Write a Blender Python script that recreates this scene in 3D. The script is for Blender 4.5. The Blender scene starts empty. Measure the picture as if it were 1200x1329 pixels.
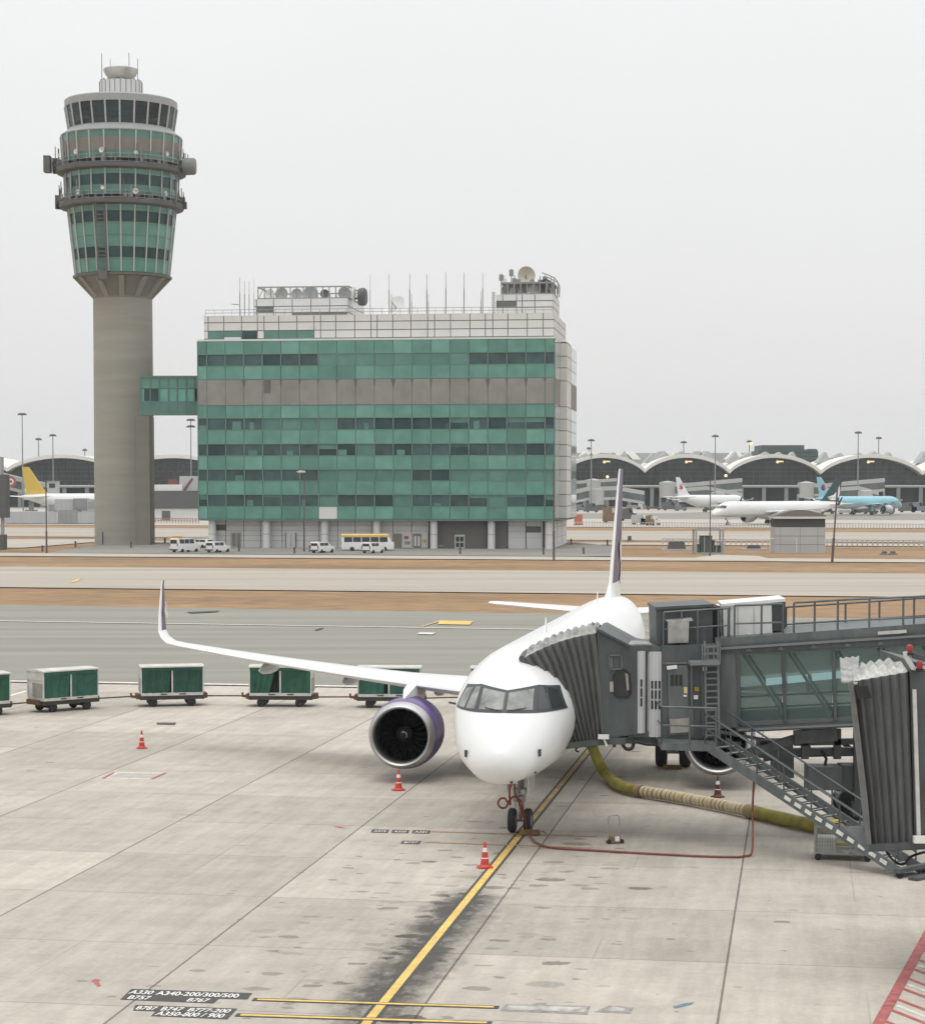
import bpy, bmesh, math, random
from mathutils import Vector as V, Matrix
random.seed(7)
C = bpy.context.scene.collection
R = math.radians
# ------------------------------------------------------------------ camera
F, YH, H, TP = 2793.0, 635.6, 10.75, 0.055          # focal (px of the 1200 wide photo), horizon row, eye height, tan(pitch)
SP, CP = math.sin(math.atan(TP)), math.cos(math.atan(TP))
PCY = YH + F * TP
sc = bpy.context.scene
cam = bpy.data.cameras.new('camera'); cam_o = bpy.data.objects.new('camera', cam); C.objects.link(cam_o)
cam_o.location = (0, 0, H); cam_o.rotation_euler = (math.pi / 2 - math.atan(TP), 0, 0)
cam.sensor_fit = 'HORIZONTAL'; cam.sensor_width = 36; cam.lens = 36 * F / 1200
cam.shift_y = (PCY - 664.5) / 1200; cam.clip_start = 1; cam.clip_end = 12000
sc.camera = cam_o

def gz(Y): return min(4.35, max(0.0, (Y - 130) * .005))     # the airfield rises gently away from the stand
def ray(px, py):
    a, b = (px - 600) / F, (PCY - py) / F
    return V((a, CP + b * SP, -SP + b * CP))
def A(px, py, Y):
    d = ray(px, py); t = Y / d.y
    return V((d.x * t, Y, H + d.z * t))
def G(px, py, dz=0.0):
    d = ray(px, py)
    t = H / -d.z if d.z < -1e-6 else 1e9
    if t * d.y > 130:
        k = .005
        t = (H + .65) / (k * d.y - d.z)
    return V((d.x * t, d.y * t, H + d.z * t + dz))

# ------------------------------------------------------------------ materials
MATS = {}
def lin(c):
    return tuple((x / 255 / 12.92 if x <= 10 else ((x / 255 + .055) / 1.055) ** 2.4) for x in c)
def mat(name, col, rough=.6, metal=0.0, var=.0, scale=1.0, bump=0.0, detail=6, var2=0.0, scale2=.1, stretch=None, spec=.5, emit=0.0, coord='Object'):
    """procedural principled material: colour mottled by two noises, with optional bump"""
    if name in MATS: return MATS[name]
    m = bpy.data.materials.new(name); m.use_nodes = True; MATS[name] = m
    nt = m.node_tree; N = nt.nodes; L = nt.links
    b = N['Principled BSDF']
    b.inputs['Roughness'].default_value = rough; b.inputs['Metallic'].default_value = metal
    b.inputs['Specular IOR Level'].default_value = spec
    b.inputs['Base Color'].default_value = (*col, 1)
    if emit:
        b.inputs['Emission Color'].default_value = (*col, 1); b.inputs['Emission Strength'].default_value = emit
    if var or bump or var2:
        tc = N.new('ShaderNodeTexCoord'); mp = N.new('ShaderNodeMapping'); L.new(tc.outputs[coord], mp.inputs[0])
        if stretch: mp.inputs['Scale'].default_value = stretch
        n = N.new('ShaderNodeTexNoise'); n.inputs['Scale'].default_value = scale; n.inputs['Detail'].default_value = detail
        L.new(mp.outputs[0], n.inputs['Vector'])
        mr = N.new('ShaderNodeMapRange'); L.new(n.outputs[0], mr.inputs[0])
        mr.inputs[1].default_value = .3; mr.inputs[2].default_value = .7
        mr.inputs[3].default_value = 1 - var; mr.inputs[4].default_value = 1 + var
        val = mr.outputs[0]
        if var2:
            n2 = N.new('ShaderNodeTexNoise'); n2.inputs['Scale'].default_value = scale2; n2.inputs['Detail'].default_value = 3
            L.new(mp.outputs[0], n2.inputs['Vector'])
            m2 = N.new('ShaderNodeMapRange'); L.new(n2.outputs[0], m2.inputs[0])
            m2.inputs[1].default_value = .3; m2.inputs[2].default_value = .7
            m2.inputs[3].default_value = 1 - var2; m2.inputs[4].default_value = 1 + var2
            mu = N.new('ShaderNodeMath'); mu.operation = 'MULTIPLY'; L.new(val, mu.inputs[0]); L.new(m2.outputs[0], mu.inputs[1]); val = mu.outputs[0]
        vm = N.new('ShaderNodeVectorMath'); vm.operation = 'SCALE'; vm.inputs[0].default_value = col
        L.new(val, vm.inputs['Scale']); L.new(vm.outputs[0], b.inputs['Base Color'])
        if bump:
            bp = N.new('ShaderNodeBump'); bp.inputs['Strength'].default_value = bump; bp.inputs['Distance'].default_value = .05
            L.new(n.outputs[0], bp.inputs['Height']); L.new(bp.outputs[0], b.inputs['Normal'])
    return m
def glassmat(name, tint, body, fac):
    """tinted pane one can partly see through"""
    m = bpy.data.materials.new(name); m.use_nodes = True; MATS[name] = m
    N = m.node_tree.nodes; L = m.node_tree.links; b = N['Principled BSDF']
    b.inputs['Base Color'].default_value = (*body, 1); b.inputs['Roughness'].default_value = .06
    t = N.new('ShaderNodeBsdfTransparent'); t.inputs[0].default_value = (*tint, 1)
    mx = N.new('ShaderNodeMixShader'); mx.inputs[0].default_value = fac
    L.new(b.outputs[0], mx.inputs[1]); L.new(t.outputs[0], mx.inputs[2]); L.new(mx.outputs[0], N['Material Output'].inputs[0])
    return m

# ------------------------------------------------------------------ mesh builder
class MB:
    def __init__(s): s.v = []; s.f = []; s.mi = []
    def add(s, vs, fs, mi=0):
        o = len(s.v); s.v += [V(v) for v in vs]
        for f in fs: s.f.append([o + i for i in f]); s.mi.append(mi)
        return s
    def box(s, x0, x1, y0, y1, z0, z1, mi=0, M=None):
        vs = [V((x, y, z)) for z in (z0, z1) for y in (y0, y1) for x in (x0, x1)]
        if M: vs = [M @ v for v in vs]
        return s.add(vs, [(0, 2, 3, 1), (4, 5, 7, 6), (0, 1, 5, 4), (2, 6, 7, 3), (0, 4, 6, 2), (1, 3, 7, 5)], mi)
    def bar(s, p, q, w, h=None, mi=0):
        p, q = V(p), V(q); d = q - p; l = d.length
        if l < 1e-6: return s
        h = h or w; d.normalize()
        up = V((0, 0, 1)) if abs(d.z) < .95 else V((0, 1, 0))
        x = d.cross(up).normalized(); z = x.cross(d)
        M = Matrix((x, d, z)).transposed().to_4x4(); M.translation = p
        return s.box(-w / 2, w / 2, 0, l, -h / 2, h / 2, mi, M)
    def path(s, pts, w, h=None, mi=0):
        for a, b in zip(pts, pts[1:]): s.bar(a, b, w, h, mi)
        return s
    def loft(s, rings, closed=True, cap=True, mi=0, mif=None):
        n = len(rings[0]); o = len(s.v)
        for r in rings: s.v += [V(p) for p in r]
        for i in range(len(rings) - 1):
            for j in range(n if closed else n - 1):
                k = (j + 1) % n
                s.f.append([o + i * n + j, o + i * n + k, o + (i + 1) * n + k, o + (i + 1) * n + j])
                s.mi.append(mif(i, j) if mif else mi)
        if cap and closed:
            s.f.append([o + j for j in range(n)][::-1]); s.mi.append(mif(0, 0) if mif else mi)
            s.f.append([o + (len(rings) - 1) * n + j for j in range(n)]); s.mi.append(mif(len(rings) - 2, 0) if mif else mi)
        return s
    def tube(s, pts, r, n=8, mi=0, radii=None):
        pts = [V(p) for p in pts]; rings = []; x = None
        for i, p in enumerate(pts):
            d = (pts[min(i + 1, len(pts) - 1)] - pts[max(i - 1, 0)]).normalized()
            if x is None:
                up = V((0, 0, 1)) if abs(d.z) < .9 else V((1, 0, 0)); x = d.cross(up).normalized()
            else: x = (x - d * x.dot(d)).normalized()
            y = d.cross(x); rr = radii[i] if radii else r
            rings.append([p + (x * math.cos(2 * math.pi * k / n) + y * math.sin(2 * math.pi * k / n)) * rr for k in range(n)])
        return s.loft(rings, mi=mi)
    def lathe(s, prof, n=24, o=(0, 0, 0), ax='z', mi=0, mif=None, a0=0, cap=False):
        o = V(o); rings = []
        for r, h in prof:
            ring = []
            for k in range(n):
                a = a0 + 2 * math.pi * k / n; c, d = r * math.cos(a), r * math.sin(a)
                ring.append(o + (V((c, d, h)) if ax == 'z' else V((h, c, d)) if ax == 'x' else V((c, h, d))))
            rings.append(ring)
        return s.loft(rings, cap=cap, mi=mi, mif=mif)
    def prism(s, poly, d, mi=0):
        """planar polygon (list of points) pushed along vector d"""
        p = [V(q) for q in poly]; d = V(d)
        return s.loft([p, [q + d for q in p]], mi=mi)
    def build(s, name, mats, parent=None, smooth=None, off=None, recalc=True):
        me = bpy.data.meshes.new(name)
        vs = [v - V(off) for v in s.v] if off is not None else s.v
        me.from_pydata([tuple(v) for v in vs], [], s.f)
        for m in (mats if isinstance(mats, (list, tuple)) else [mats]): me.materials.append(m)
        me.polygons.foreach_set('material_index', s.mi)
        if recalc:
            b = bmesh.new(); b.from_mesh(me); bmesh.ops.recalc_face_normals(b, faces=b.faces); b.to_mesh(me); b.free()
        if smooth:
            me.polygons.foreach_set('use_smooth', [True] * len(me.polygons)); me.set_sharp_from_angle(angle=R(smooth))
        me.update()
        o = bpy.data.objects.new(name, me); C.objects.link(o)
        if parent: o.parent = parent
        return o
def tag(o, label=None, cat=None, group=None, kind=None):
    for k, v in (('label', label), ('category', cat), ('group', group), ('kind', kind)):
        if v: o[k] = v
    return o
def thing(name, label, cat, loc=(0, 0, 0), rz=0.0, group=None):
    o = bpy.data.objects.new(name, None); C.objects.link(o); o.empty_display_size = .5
    o.location = loc; o.rotation_euler = (0, 0, rz)
    return tag(o, label, cat, group)
def copy_tree(o, parent=None):
    c = o.copy(); C.objects.link(c)
    if parent: c.parent = parent
    for ch in list(o.children): copy_tree(ch, c)
    return c
def smoothpath(pts, n=6):
    """Catmull-Rom through points"""
    pts = [V(p) for p in pts]; P = [pts[0]] + pts + [pts[-1]]; out = []
    for i in range(1, len(P) - 2):
        a, b, c, d = P[i - 1:i + 3]
        for k in range(n):
            t = k / n
            out.append(.5 * ((2 * b) + (c - a) * t + (2 * a - 5 * b + 4 * c - d) * t * t + (3 * b - a - 3 * c + d) * t ** 3))
    return out + [pts[-1]]
def interp(tab, x):
    for (a, *p), (b, *q) in zip(tab, tab[1:]):
        if x <= b:
            t = 0 if b == a else max(0, (x - a) / (b - a))
            return [u + (w - u) * t for u, w in zip(p, q)]
    return list(tab[-1][1:])
def smooth_tab(tab, x):
    """monotone-ish cubic interpolation of a table"""
    n = len(tab)
    if x <= tab[0][0]: return list(tab[0][1:])
    if x >= tab[-1][0]: return list(tab[-1][1:])
    i = next(k for k in range(n - 1) if tab[k + 1][0] >= x)
    x0, x1 = tab[i][0], tab[i + 1][0]; h = x1 - x0; t = (x - x0) / h; out = []
    for c in range(1, len(tab[0])):
        def sl(k):
            if k == 0: return (tab[1][c] - tab[0][c]) / (tab[1][0] - tab[0][0])
            if k == n - 1: return (tab[-1][c] - tab[-2][c]) / (tab[-1][0] - tab[-2][0])
            d0 = (tab[k][c] - tab[k - 1][c]) / (tab[k][0] - tab[k - 1][0]); d1 = (tab[k + 1][c] - tab[k][c]) / (tab[k + 1][0] - tab[k][0])
            return 0 if d0 * d1 <= 0 else 2 * d0 * d1 / (d0 + d1)
        m0, m1 = sl(i) * h, sl(i + 1) * h; a, b = tab[i][c], tab[i + 1][c]
        out.append(a * (2 * t ** 3 - 3 * t * t + 1) + m0 * (t ** 3 - 2 * t * t + t) + b * (-2 * t ** 3 + 3 * t * t) + m1 * (t ** 3 - t * t))
    return out
# ------------------------------------------------------------------ the ground
TH = R(8.93)                                              # heading of the stand's centre line
AX = V((math.sin(TH), math.cos(TH), 0)); SB = V((-math.cos(TH), math.sin(TH), 0))   # aft, starboard
m_grass = mat('dry_grass', (.265, .162, .080), .95, var=.30, scale=1.1, bump=.6, var2=.24, scale2=.07, stretch=(.35, 1, 1))
m_asph = mat('taxilane_asphalt', (.238, .227, .192), .9, var=.09, scale=2.2, var2=.14, scale2=.3, stretch=(.05, 1, 1))
m_taxi = mat('taxiway_concrete', (.37, .325, .272), .9, var=.09, scale=1.5, var2=.14, scale2=.16, stretch=(.05, 1, 1))
m_road = mat('service_road_concrete', (.43, .385, .33), .9, var=.06, scale=1, var2=.06, scale2=.1)
m_pad = mat('dark_tarmac', (.23, .215, .195), .9, var=.1, scale=1, var2=.15, scale2=.08, stretch=(.3, 1, 1))
m_farap = mat('far_apron_concrete', (.42, .385, .34), .9, var=.05, scale=.3, var2=.06, scale2=.03)
m_line_y = mat('yellow_line_paint', (.66, .44, .12), .7, var=.18, scale=5, var2=.12, scale2=.8)
m_line_w = mat('white_line_paint', (.72, .70, .66), .7, var=.1, scale=6)
m_black = mat('black_line_paint', (.06, .058, .055), .8, var=.25, scale=5)
m_worn = mat('worn_grey_paint', (.27, .26, .24), .85, var=.3, scale=5)
m_brownline = mat('faded_orange_paint', (.36, .24, .14), .8, var=.2, scale=5)
m_red_p = mat('red_paint', (.36, .105, .10), .8, var=.3, scale=5)
m_whitish = mat('worn_white_paint', (.60, .56, .51), .8, var=.2, scale=3)

def sheet(name, rows, m, kind='structure', off=0.0):
    """rows of world points -> one ground sheet"""
    b = MB(); b.loft([[p + V((0, 0, off)) for p in r] for r in rows], closed=False)
    o = b.build(name, m, recalc=False)
    if o.data.polygons[0].normal.z < 0: o.data.flip_normals()
    return tag(o, kind=kind)
xs = [-3500, -300, 300, 3500]
sheet('ground', [[V((x, y, z - .10)) for x in xs] for y, z in ((-80, 0), (130, 0), (1000, 4.35), (3600, 4.35))], m_grass)
def strip(name, t0, t1, b0, b1, m, x0=-700, x1=1900, off=0.0, nr=4):
    rows = []
    for i in range(nr + 1):
        k = i / nr
        rows.append([G(px, (t0 + (t1 - t0) * px / 1200) * (1 - k) + (b0 + (b1 - b0) * px / 1200) * k) for px in [x0 + (x1 - x0) * j / 10 for j in range(11)]])
    return sheet(name, rows, m, off=off)
WL = lambda x: 885 + .0155 * x                       # the white line between apron and taxilane
strip('taxilane', 785, 804, WL(0), WL(1200), m_asph, off=.0, nr=10)
strip('taxiway', 735, 744.5, 762, 775, m_taxi)
strip('service_road', 717.5, 726, 721.5, 730, m_road, off=.01)
strip('far_taxiway', 684.5, 691, 696, 704, m_taxi, nr=2)
strip('far_road', 701, 706, 703.5, 709, m_road, nr=1, off=.02)
strip('far_apron', 660, 660, 681, 685.5, m_farap, nr=3)
strip('far_taxilane_asphalt', 665.5, 666.5, 670, 675, m_asph, nr=1, off=.03)
strip('terminal_forecourt', 651, 651, 660, 660, m_pad, nr=1)
# dark tarmac around the tower and office building
def patch(name, pts, m, off, kind='structure'):
    b = MB(); p = [G(*q) + V((0, 0, off)) for q in pts]
    b.add(p, [list(range(len(p)))])
    o = b.build(name, m, recalc=False)
    if o.data.polygons[0].normal.z < 0: o.data.flip_normals()
    return tag(o, kind=kind)
patch('car_park_ground', [(60, 718), (130, 706.5), (330, 704), (740, 703.5), (792, 708.5), (794, 722), (740, 722.5), (300, 719)], m_pad, .02)
patch('car_park_ground', [(-200, 711), (30, 711), (130, 703), (130, 700), (-200, 700.5)], m_road, .025)
patch('service_road', [(880, 727), (1010, 728), (985, 722), (930, 720)], m_road, .03)

# --- apron: concrete slabs 6.1 m square, joints along and across the stand
o_c = G(533, 1329); o_t = G(0, 1300)
v_t = (o_t - o_c).dot(AX)
APO = o_c + AX * v_t                                    # a joint crossing
lead_u = (G(475, 1329) - APO).dot(-SB)
def apron_material():
    m = bpy.data.materials.new('apron_concrete'); m.use_nodes = True
    nt = m.node_tree; N = nt.nodes; L = nt.links; b = N['Principled BSDF']
    b.inputs['Roughness'].default_value = .85
    def node(t, **k):
        n = N.new(t)
        for a, v in k.items(): setattr(n, a, v)
        return n
    def math_(op, a, c=None, d=None, clamp=False):
        n = node('ShaderNodeMath', operation=op, use_clamp=clamp)
        for i, v in enumerate((a, c, d)):
            if v is None: continue
            if isinstance(v, (int, float)): n.inputs[i].default_value = v
            else: L.new(v, n.inputs[i])
        return n.outputs[0]
    def noise(scale, detail=5, stretch=None, off=(0, 0, 0), rough=.55):
        mp = node('ShaderNodeMapping'); L.new(tc.outputs['Object'], mp.inputs[0])
        if stretch: mp.inputs['Scale'].default_value = stretch
        mp.inputs['Location'].default_value = off
        n = node('ShaderNodeTexNoise'); n.inputs['Scale'].default_value = scale; n.inputs['Detail'].default_value = detail; n.inputs['Roughness'].default_value = rough
        L.new(mp.outputs[0], n.inputs['Vector']); return n.outputs[0]
    def ramp(x, a, c, lo=0.0, hi=1.0):
        n = node('ShaderNodeMapRange', interpolation_type='SMOOTHSTEP'); L.new(x, n.inputs[0])
        for i, v in enumerate((a, c, lo, hi)): n.inputs[1 + i].default_value = v
        return n.outputs[0]
    tc = node('ShaderNodeTexCoord'); sx = node('ShaderNodeSeparateXYZ'); L.new(tc.outputs['Object'], sx.inputs[0])
    S = 6.1
    u = math_('DIVIDE', sx.outputs[0], S); v = math_('DIVIDE', sx.outputs[1], S)
    fu = math_('FLOOR', u); fv = math_('FLOOR', v)
    cb = node('ShaderNodeCombineXYZ'); L.new(fu, cb.inputs[0]); L.new(fv, cb.inputs[1])
    wn = node('ShaderNodeTexWhiteNoise', noise_dimensions='2D'); L.new(cb.outputs[0], wn.inputs['Vector'])
    slab = ramp(wn.outputs[0], 0, 1, .87, 1.09)
    du = math_('ABSOLUTE', math_('SUBTRACT', math_('SUBTRACT', u, fu), .5)); dv = math_('ABSOLUTE', math_('SUBTRACT', math_('SUBTRACT', v, fv), .5))
    wob = math_('MULTIPLY', math_('SUBTRACT', noise(2.0, 2), .5), .004)
    ju = ramp(math_('ADD', du, wob), .4945, .4965); jv = ramp(math_('ADD', dv, wob), .4945, .497)
    # a fainter sawn joint down the middle of the slabs
    jm = math_('MULTIPLY', ramp(du, .0045, .0025), ramp(noise(.15, 2), .45, .6))
    jv = math_('MULTIPLY', jv, ramp(noise(.25, 2, off=(9, 2, 0)), .3, .6, .45, 1.0))
    joint = math_('ADD', math_('MULTIPLY', ju, .75), math_('ADD', math_('MULTIPLY', jv, .5), math_('MULTIPLY', jm, .25)), clamp=True)
    mott = ramp(noise(.5, 9, rough=.72), .3, .7, .90, 1.09)
    fine = ramp(noise(6, 6, rough=.7), .3, .7, .94, 1.06)
    streak = ramp(noise(2.2, 6, (1, .1, 1), (3, 1, 0), .65), .3, .7, .90, 1.07)
    streak2 = ramp(noise(1.1, 5, (.1, 1, 1), (7, 1, 0)), .3, .7, .97, 1.03)
    val = math_('MULTIPLY', math_('MULTIPLY', slab, mott), math_('MULTIPLY', fine, math_('MULTIPLY', streak, streak2)))
    # worn patches of dark tyre rubber and oil beside the lead-in line
    dist = math_('ABSOLUTE', math_('SUBTRACT', sx.outputs[0], lead_u - .05))
    yl = math_('SUBTRACT', sx.outputs[1], 0)
    along = math_('MULTIPLY', ramp(yl, 15.3, 12.8), ramp(yl, -9, 2))
    near = math_('MULTIPLY', ramp(dist, 2.0, .15), along)
    def vspots(scale, stretch, off, dens, size, bias, hard=.05):
        mp = node('ShaderNodeMapping'); L.new(tc.outputs['Object'], mp.inputs[0]); mp.inputs['Scale'].default_value = stretch; mp.inputs['Location'].default_value = off
        wv = node('ShaderNodeVectorMath', operation='ADD'); L.new(mp.outputs[0], wv.inputs[0])
        nz = node('ShaderNodeTexNoise'); nz.inputs['Scale'].default_value = 4; nz.inputs['Detail'].default_value = 4; L.new(mp.outputs[0], nz.inputs['Vector'])
        sc_ = node('ShaderNodeVectorMath', operation='SCALE'); L.new(nz.outputs['Color'], sc_.inputs[0]); sc_.inputs['Scale'].default_value = .30; L.new(sc_.outputs[0], wv.inputs[1])
        vo = node('ShaderNodeTexVoronoi'); vo.inputs['Scale'].default_value = scale; L.new(wv.outputs[0], vo.inputs['Vector'])
        cs = node('ShaderNodeSeparateColor'); L.new(vo.outputs['Color'], cs.inputs[0])
        rad = math_('MULTIPLY', math_('MAXIMUM', math_('SUBTRACT', math_('ADD', cs.outputs[0], bias), dens), 0), size)
        edge = math_('SUBTRACT', rad, vo.outputs['Distance'])
        return math_('MULTIPLY', ramp(edge, 0, hard), ramp(cs.outputs[1], 0, 1, .35, 1))
    # broken tyre rubber: darkest close to the line, breaking up into blotches outwards
    n1 = noise(2.0, 9, (1, .6, 1), (1, 4, 0), .85); n2 = noise(.8, 5, (1, .5, 1), (5, 7, 0), .6)
    rub = math_('MULTIPLY', ramp(math_('ADD', math_('ADD', math_('MULTIPLY', n1, .6), math_('MULTIPLY', n2, .4)), math_('MULTIPLY', near, .30)), .60, .86), math_('POWER', near, .6))
    tyre = math_('MULTIPLY', math_('MULTIPLY', ramp(dist, .9, .2), math_('MULTIPLY', ramp(yl, 26, 13), ramp(yl, -9, 2))), ramp(noise(1.6, 6, (1, .35, 1), (3, 9, 0), .7), .36, .62, .1, .55))
    zone = math_('MULTIPLY', ramp(dist, 8, .5), ramp(yl, 34, 12, .3, 1))
    sp1 = vspots(1.0, (.8, 1.25, 1), (2, 8, 0), .86, 1.5, math_('MULTIPLY', zone, .20), .03)
    sp2 = vspots(2.2, (.8, 1.2, 1), (7, 1, 0), .88, 1.8, math_('MULTIPLY', zone, .27), .03)
    sp3 = vspots(.35, (.7, 1.3, 1), (3, 3, 0), .90, 2.2, math_('MULTIPLY', zone, .04), .25)
    spots = math_('ADD', math_('ADD', math_('MULTIPLY', sp1, .6), math_('MULTIPLY', sp2, .5)), math_('MULTIPLY', sp3, .30), clamp=True)
    far_sp = math_('MULTIPLY', ramp(noise(.33, 6, (.35, .8, 1), (5, 3, 0), .65), .58, .74), .20)
    traffic = math_('MULTIPLY', math_('MULTIPLY', ramp(dist, 11, 2), ramp(noise(.4, 5, (1, .4, 1), (8, 2, 0)), .3, .6)), .10)
    dirt = math_('ADD', math_('ADD', math_('MULTIPLY', rub, .85), math_('MULTIPLY', tyre, .6)), math_('ADD', traffic, math_('ADD', spots, far_sp)), clamp=True)
    light = math_('MULTIPLY', ramp(noise(.35, 7, (1, .7, 1), (11, 5, 0), .7), .55, .75), .10)
    k = math_('MULTIPLY', math_('MULTIPLY', math_('ADD', val, light), math_('SUBTRACT', 1, math_('MULTIPLY', dirt, .82))), math_('SUBTRACT', 1, math_('MULTIPLY', joint, .82)))
    vm = node('ShaderNodeVectorMath', operation='SCALE'); vm.inputs[0].default_value = (.432, .388, .333); L.new(k, vm.inputs['Scale'])
    L.new(vm.outputs[0], b.inputs['Base Color'])
    bp = node('ShaderNodeBump'); bp.inputs['Strength'].default_value = .25; bp.inputs['Distance'].default_value = .02
    L.new(fine, bp.inputs['Height']); L.new(bp.outputs[0], b.inputs['Normal'])
    return m
Mi = Matrix.Translation(APO) @ Matrix.Rotation(-TH, 4, 'Z')
pts = [G(-700, WL(-700)), G(200, WL(200)), G(1000, WL(1000)), G(1900, WL(1900)), V((90, 20, 0)), V((60, -60, 0)), V((-60, -60, 0)), V((-90, 20, 0))]
b = MB(); b.add([Mi.inverted() @ V((p.x, p.y, 0.0)) for p in pts], [list(range(8))])
ap = b.build('apron', apron_material(), recalc=False); ap.matrix_world = Mi
if ap.data.polygons[0].normal.z < 0: ap.data.flip_normals()
tag(ap, kind='structure')

# --- painted lines
def gquad(name, pts, m, off): return patch(name, pts, m, off)
def gline(name, p, q, w, m, off):
    """painted line between two ground points, w metres wide"""
    d = (q - p).normalized(); n = V((-d.y, d.x, 0)) * w / 2; z = V((0, 0, off))
    b = MB(); b.add([p + n + z, q + n + z, q - n + z, p - n + z], [(0, 1, 2, 3)])
    o = b.build(name, m, recalc=False)
    if o.data.polygons[0].normal.z < 0: o.data.flip_normals()
    return tag(o, kind='structure')
la = G(475, 1329) - AX * 14; lb = la + AX * 75
lm = la + AX * (14 + 23.6)
m_line_o = mat('old_dirty_yellow_paint', (.40, .29, .13), .8, var=.3, scale=4, var2=.2, scale2=.7)
gline('lead_in_line_marking', la, lb, .37, m_black, .004); gline('lead_in_line_marking', la, lm, .20, m_line_y, .008); gline('lead_in_line_marking', lm, lb, .17, m_line_o, .008)
b = MB()
rows = [[G(px, WL(px) - .9) for px in range(-700, 1901, 100)], [G(px, WL(px) + .9) for px in range(-700, 1901, 100)]]
sheet('edge_line_marking', rows, m_whitish, off=.06)
rows = [[G(px, 806.5 + .016 * px - .3) for px in range(-300, 1500, 100)], [G(px, 806.5 + .016 * px + .35) for px in range(-300, 1500, 100)]]
sheet('taxi_centre_line_marking', rows, m_whitish, off=.05)
gquad('taxilane_marking', [(570, 806.2), (614, 807), (609, 811.8), (568, 811)], m_line_y, .06)
gquad('taxilane_marking', [(571, 806.4), (570, 807.6), (547, 814.6), (547, 813.8)], m_line_y, .07)
gquad('taxilane_marking', [(545, 821.5), (565, 822), (561, 824.5), (541, 824)], m_whitish, .06)
gquad('taxilane_marking', [(105, 750.5), (101, 755), (90, 757), (96, 754)], m_line_y, .05)
for q in ([(242, 795), (285, 793.2), (281, 795), (248, 796.8)], [(408, 818), (418, 815.5), (420, 816.2), (411, 819)]): gquad('rubber_streak_marking', q, m_black, .055)
gline('edge_marking', G(8, 904.5), G(34, 897), .2, m_line_w, .006)
# stop lines and designation panels
def bline(p, q, w=.34, m=m_line_y, wb=.62): gline('stop_line_marking', G(*p), G(*q), wb, m_black, .010); d = (G(*q) - G(*p)).normalized() * .1; gline('stop_line_marking', G(*p) + d, G(*q) - d, w, m, .014)
bline((328, 1297.8), (647, 1308.2), .13, m_line_y, .26); bline((306, 1318), (638, 1328.5), .13, m_line_y, .26)
for a, c in (((560, 1079.7), (775, 1086.2)), ((551, 1093.6), (770, 1101))): gline('faded_stop_line_marking', G(*a), G(*c), .16, m_brownline, .010)
gquad('designation_panel_marking', [(170.3, 1284), (327.4, 1289.5), (321, 1297.7), (284, 1297), (276.5, 1303), (156, 1298)], m_black, .006)
gquad('designation_panel_marking', [(175.8, 1304.7), (308, 1309.7), (295, 1323.7), (196, 1319.4), (201.8, 1313.3), (172.5, 1312.3)], m_black, .006)
for x0, x1, y in ((481, 503, 1079), (507.5, 529.5, 1079.5), (534, 557, 1080)):
    gquad('designation_panel_marking', [(x0 + 2, y - 2.2), (x1 + 2, y - 1.7), (x1, y + 2.5), (x0, y + 2)], m_black, .006)
gquad('designation_panel_marking', [(522, 1091.5), (547, 1092), (544, 1096), (519.5, 1095.5)], m_black, .006)
def textmesh(txt, off=.018):
    cu = bpy.data.curves.new('t', 'FONT'); cu.body = txt; cu.size = 1; cu.offset = off
    o = bpy.data.objects.new('t', cu); C.objects.link(o)
    dg = bpy.context.evaluated_depsgraph_get(); me = bpy.data.meshes.new_from_object(o.evaluated_get(dg))
    vs = [v.co.copy() for v in me.vertices]; fs = [list(p.vertices) for p in me.polygons]
    bpy.data.objects.remove(o); bpy.data.curves.remove(cu); bpy.data.meshes.remove(me)
    return vs, fs
def plane_text(name, txt, o, ex, ey, m, parent=None, lift=V((0, 0, 0))):
    """lettering filling the parallelogram o, o+ex, o+ey"""
    vs, fs = textmesh(txt); x0, x1 = min(v.x for v in vs), max(v.x for v in vs); y0, y1 = min(v.y for v in vs), max(v.y for v in vs)
    b = MB(); b.add([o + ex * ((v.x - x0) / (x1 - x0)) + ey * ((v.y - y0) / (y1 - y0)) + lift for v in vs], fs)
    return b.build(name, m, parent, recalc=False)
def gtext(txt, bl, br, tl, m=m_line_w):
    o = G(*bl); t = plane_text('lettering_marking', txt, o, G(*br) - o, G(*tl) - o, m, lift=V((0, 0, .012)))
    return tag(t, kind='structure')
gtext('A330', (165.8, 1290.6), (195.8, 1291.6), (172, 1286)); gtext('A340-200/300/500', (201.5, 1292.2), (308, 1296), (206, 1287.2))
gtext('B757', (164.5, 1297.6), (192.5, 1298.6), (170, 1293)); gtext('B767', (241, 1300.8), (268, 1301.8), (247, 1296.3))
gtext('B787', (175.5, 1311.2), (201, 1312.2), (180.5, 1306.6)); gtext('B747', (207.5, 1312.6), (235, 1313.6), (213, 1307.6)); gtext('B777-200', (242, 1313.8), (296, 1315.6), (248, 1309.3))
gtext('A350-800 / 900', (200, 1318.6), (288, 1322), (206.5, 1313.6))
for t, x in (('A319', 484), ('A320', 510.5), ('A321', 537)): gtext(t, (x, 1080.3 + (x - 484) * .02), (x + 16, 1080.7 + (x - 484) * .02), (x + 1.6, 1078 + (x - 484) * .02), m_whitish)
gtext('B737', (523.5, 1095), (541, 1095.3), (525.5, 1092.6), m_whitish)
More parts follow.
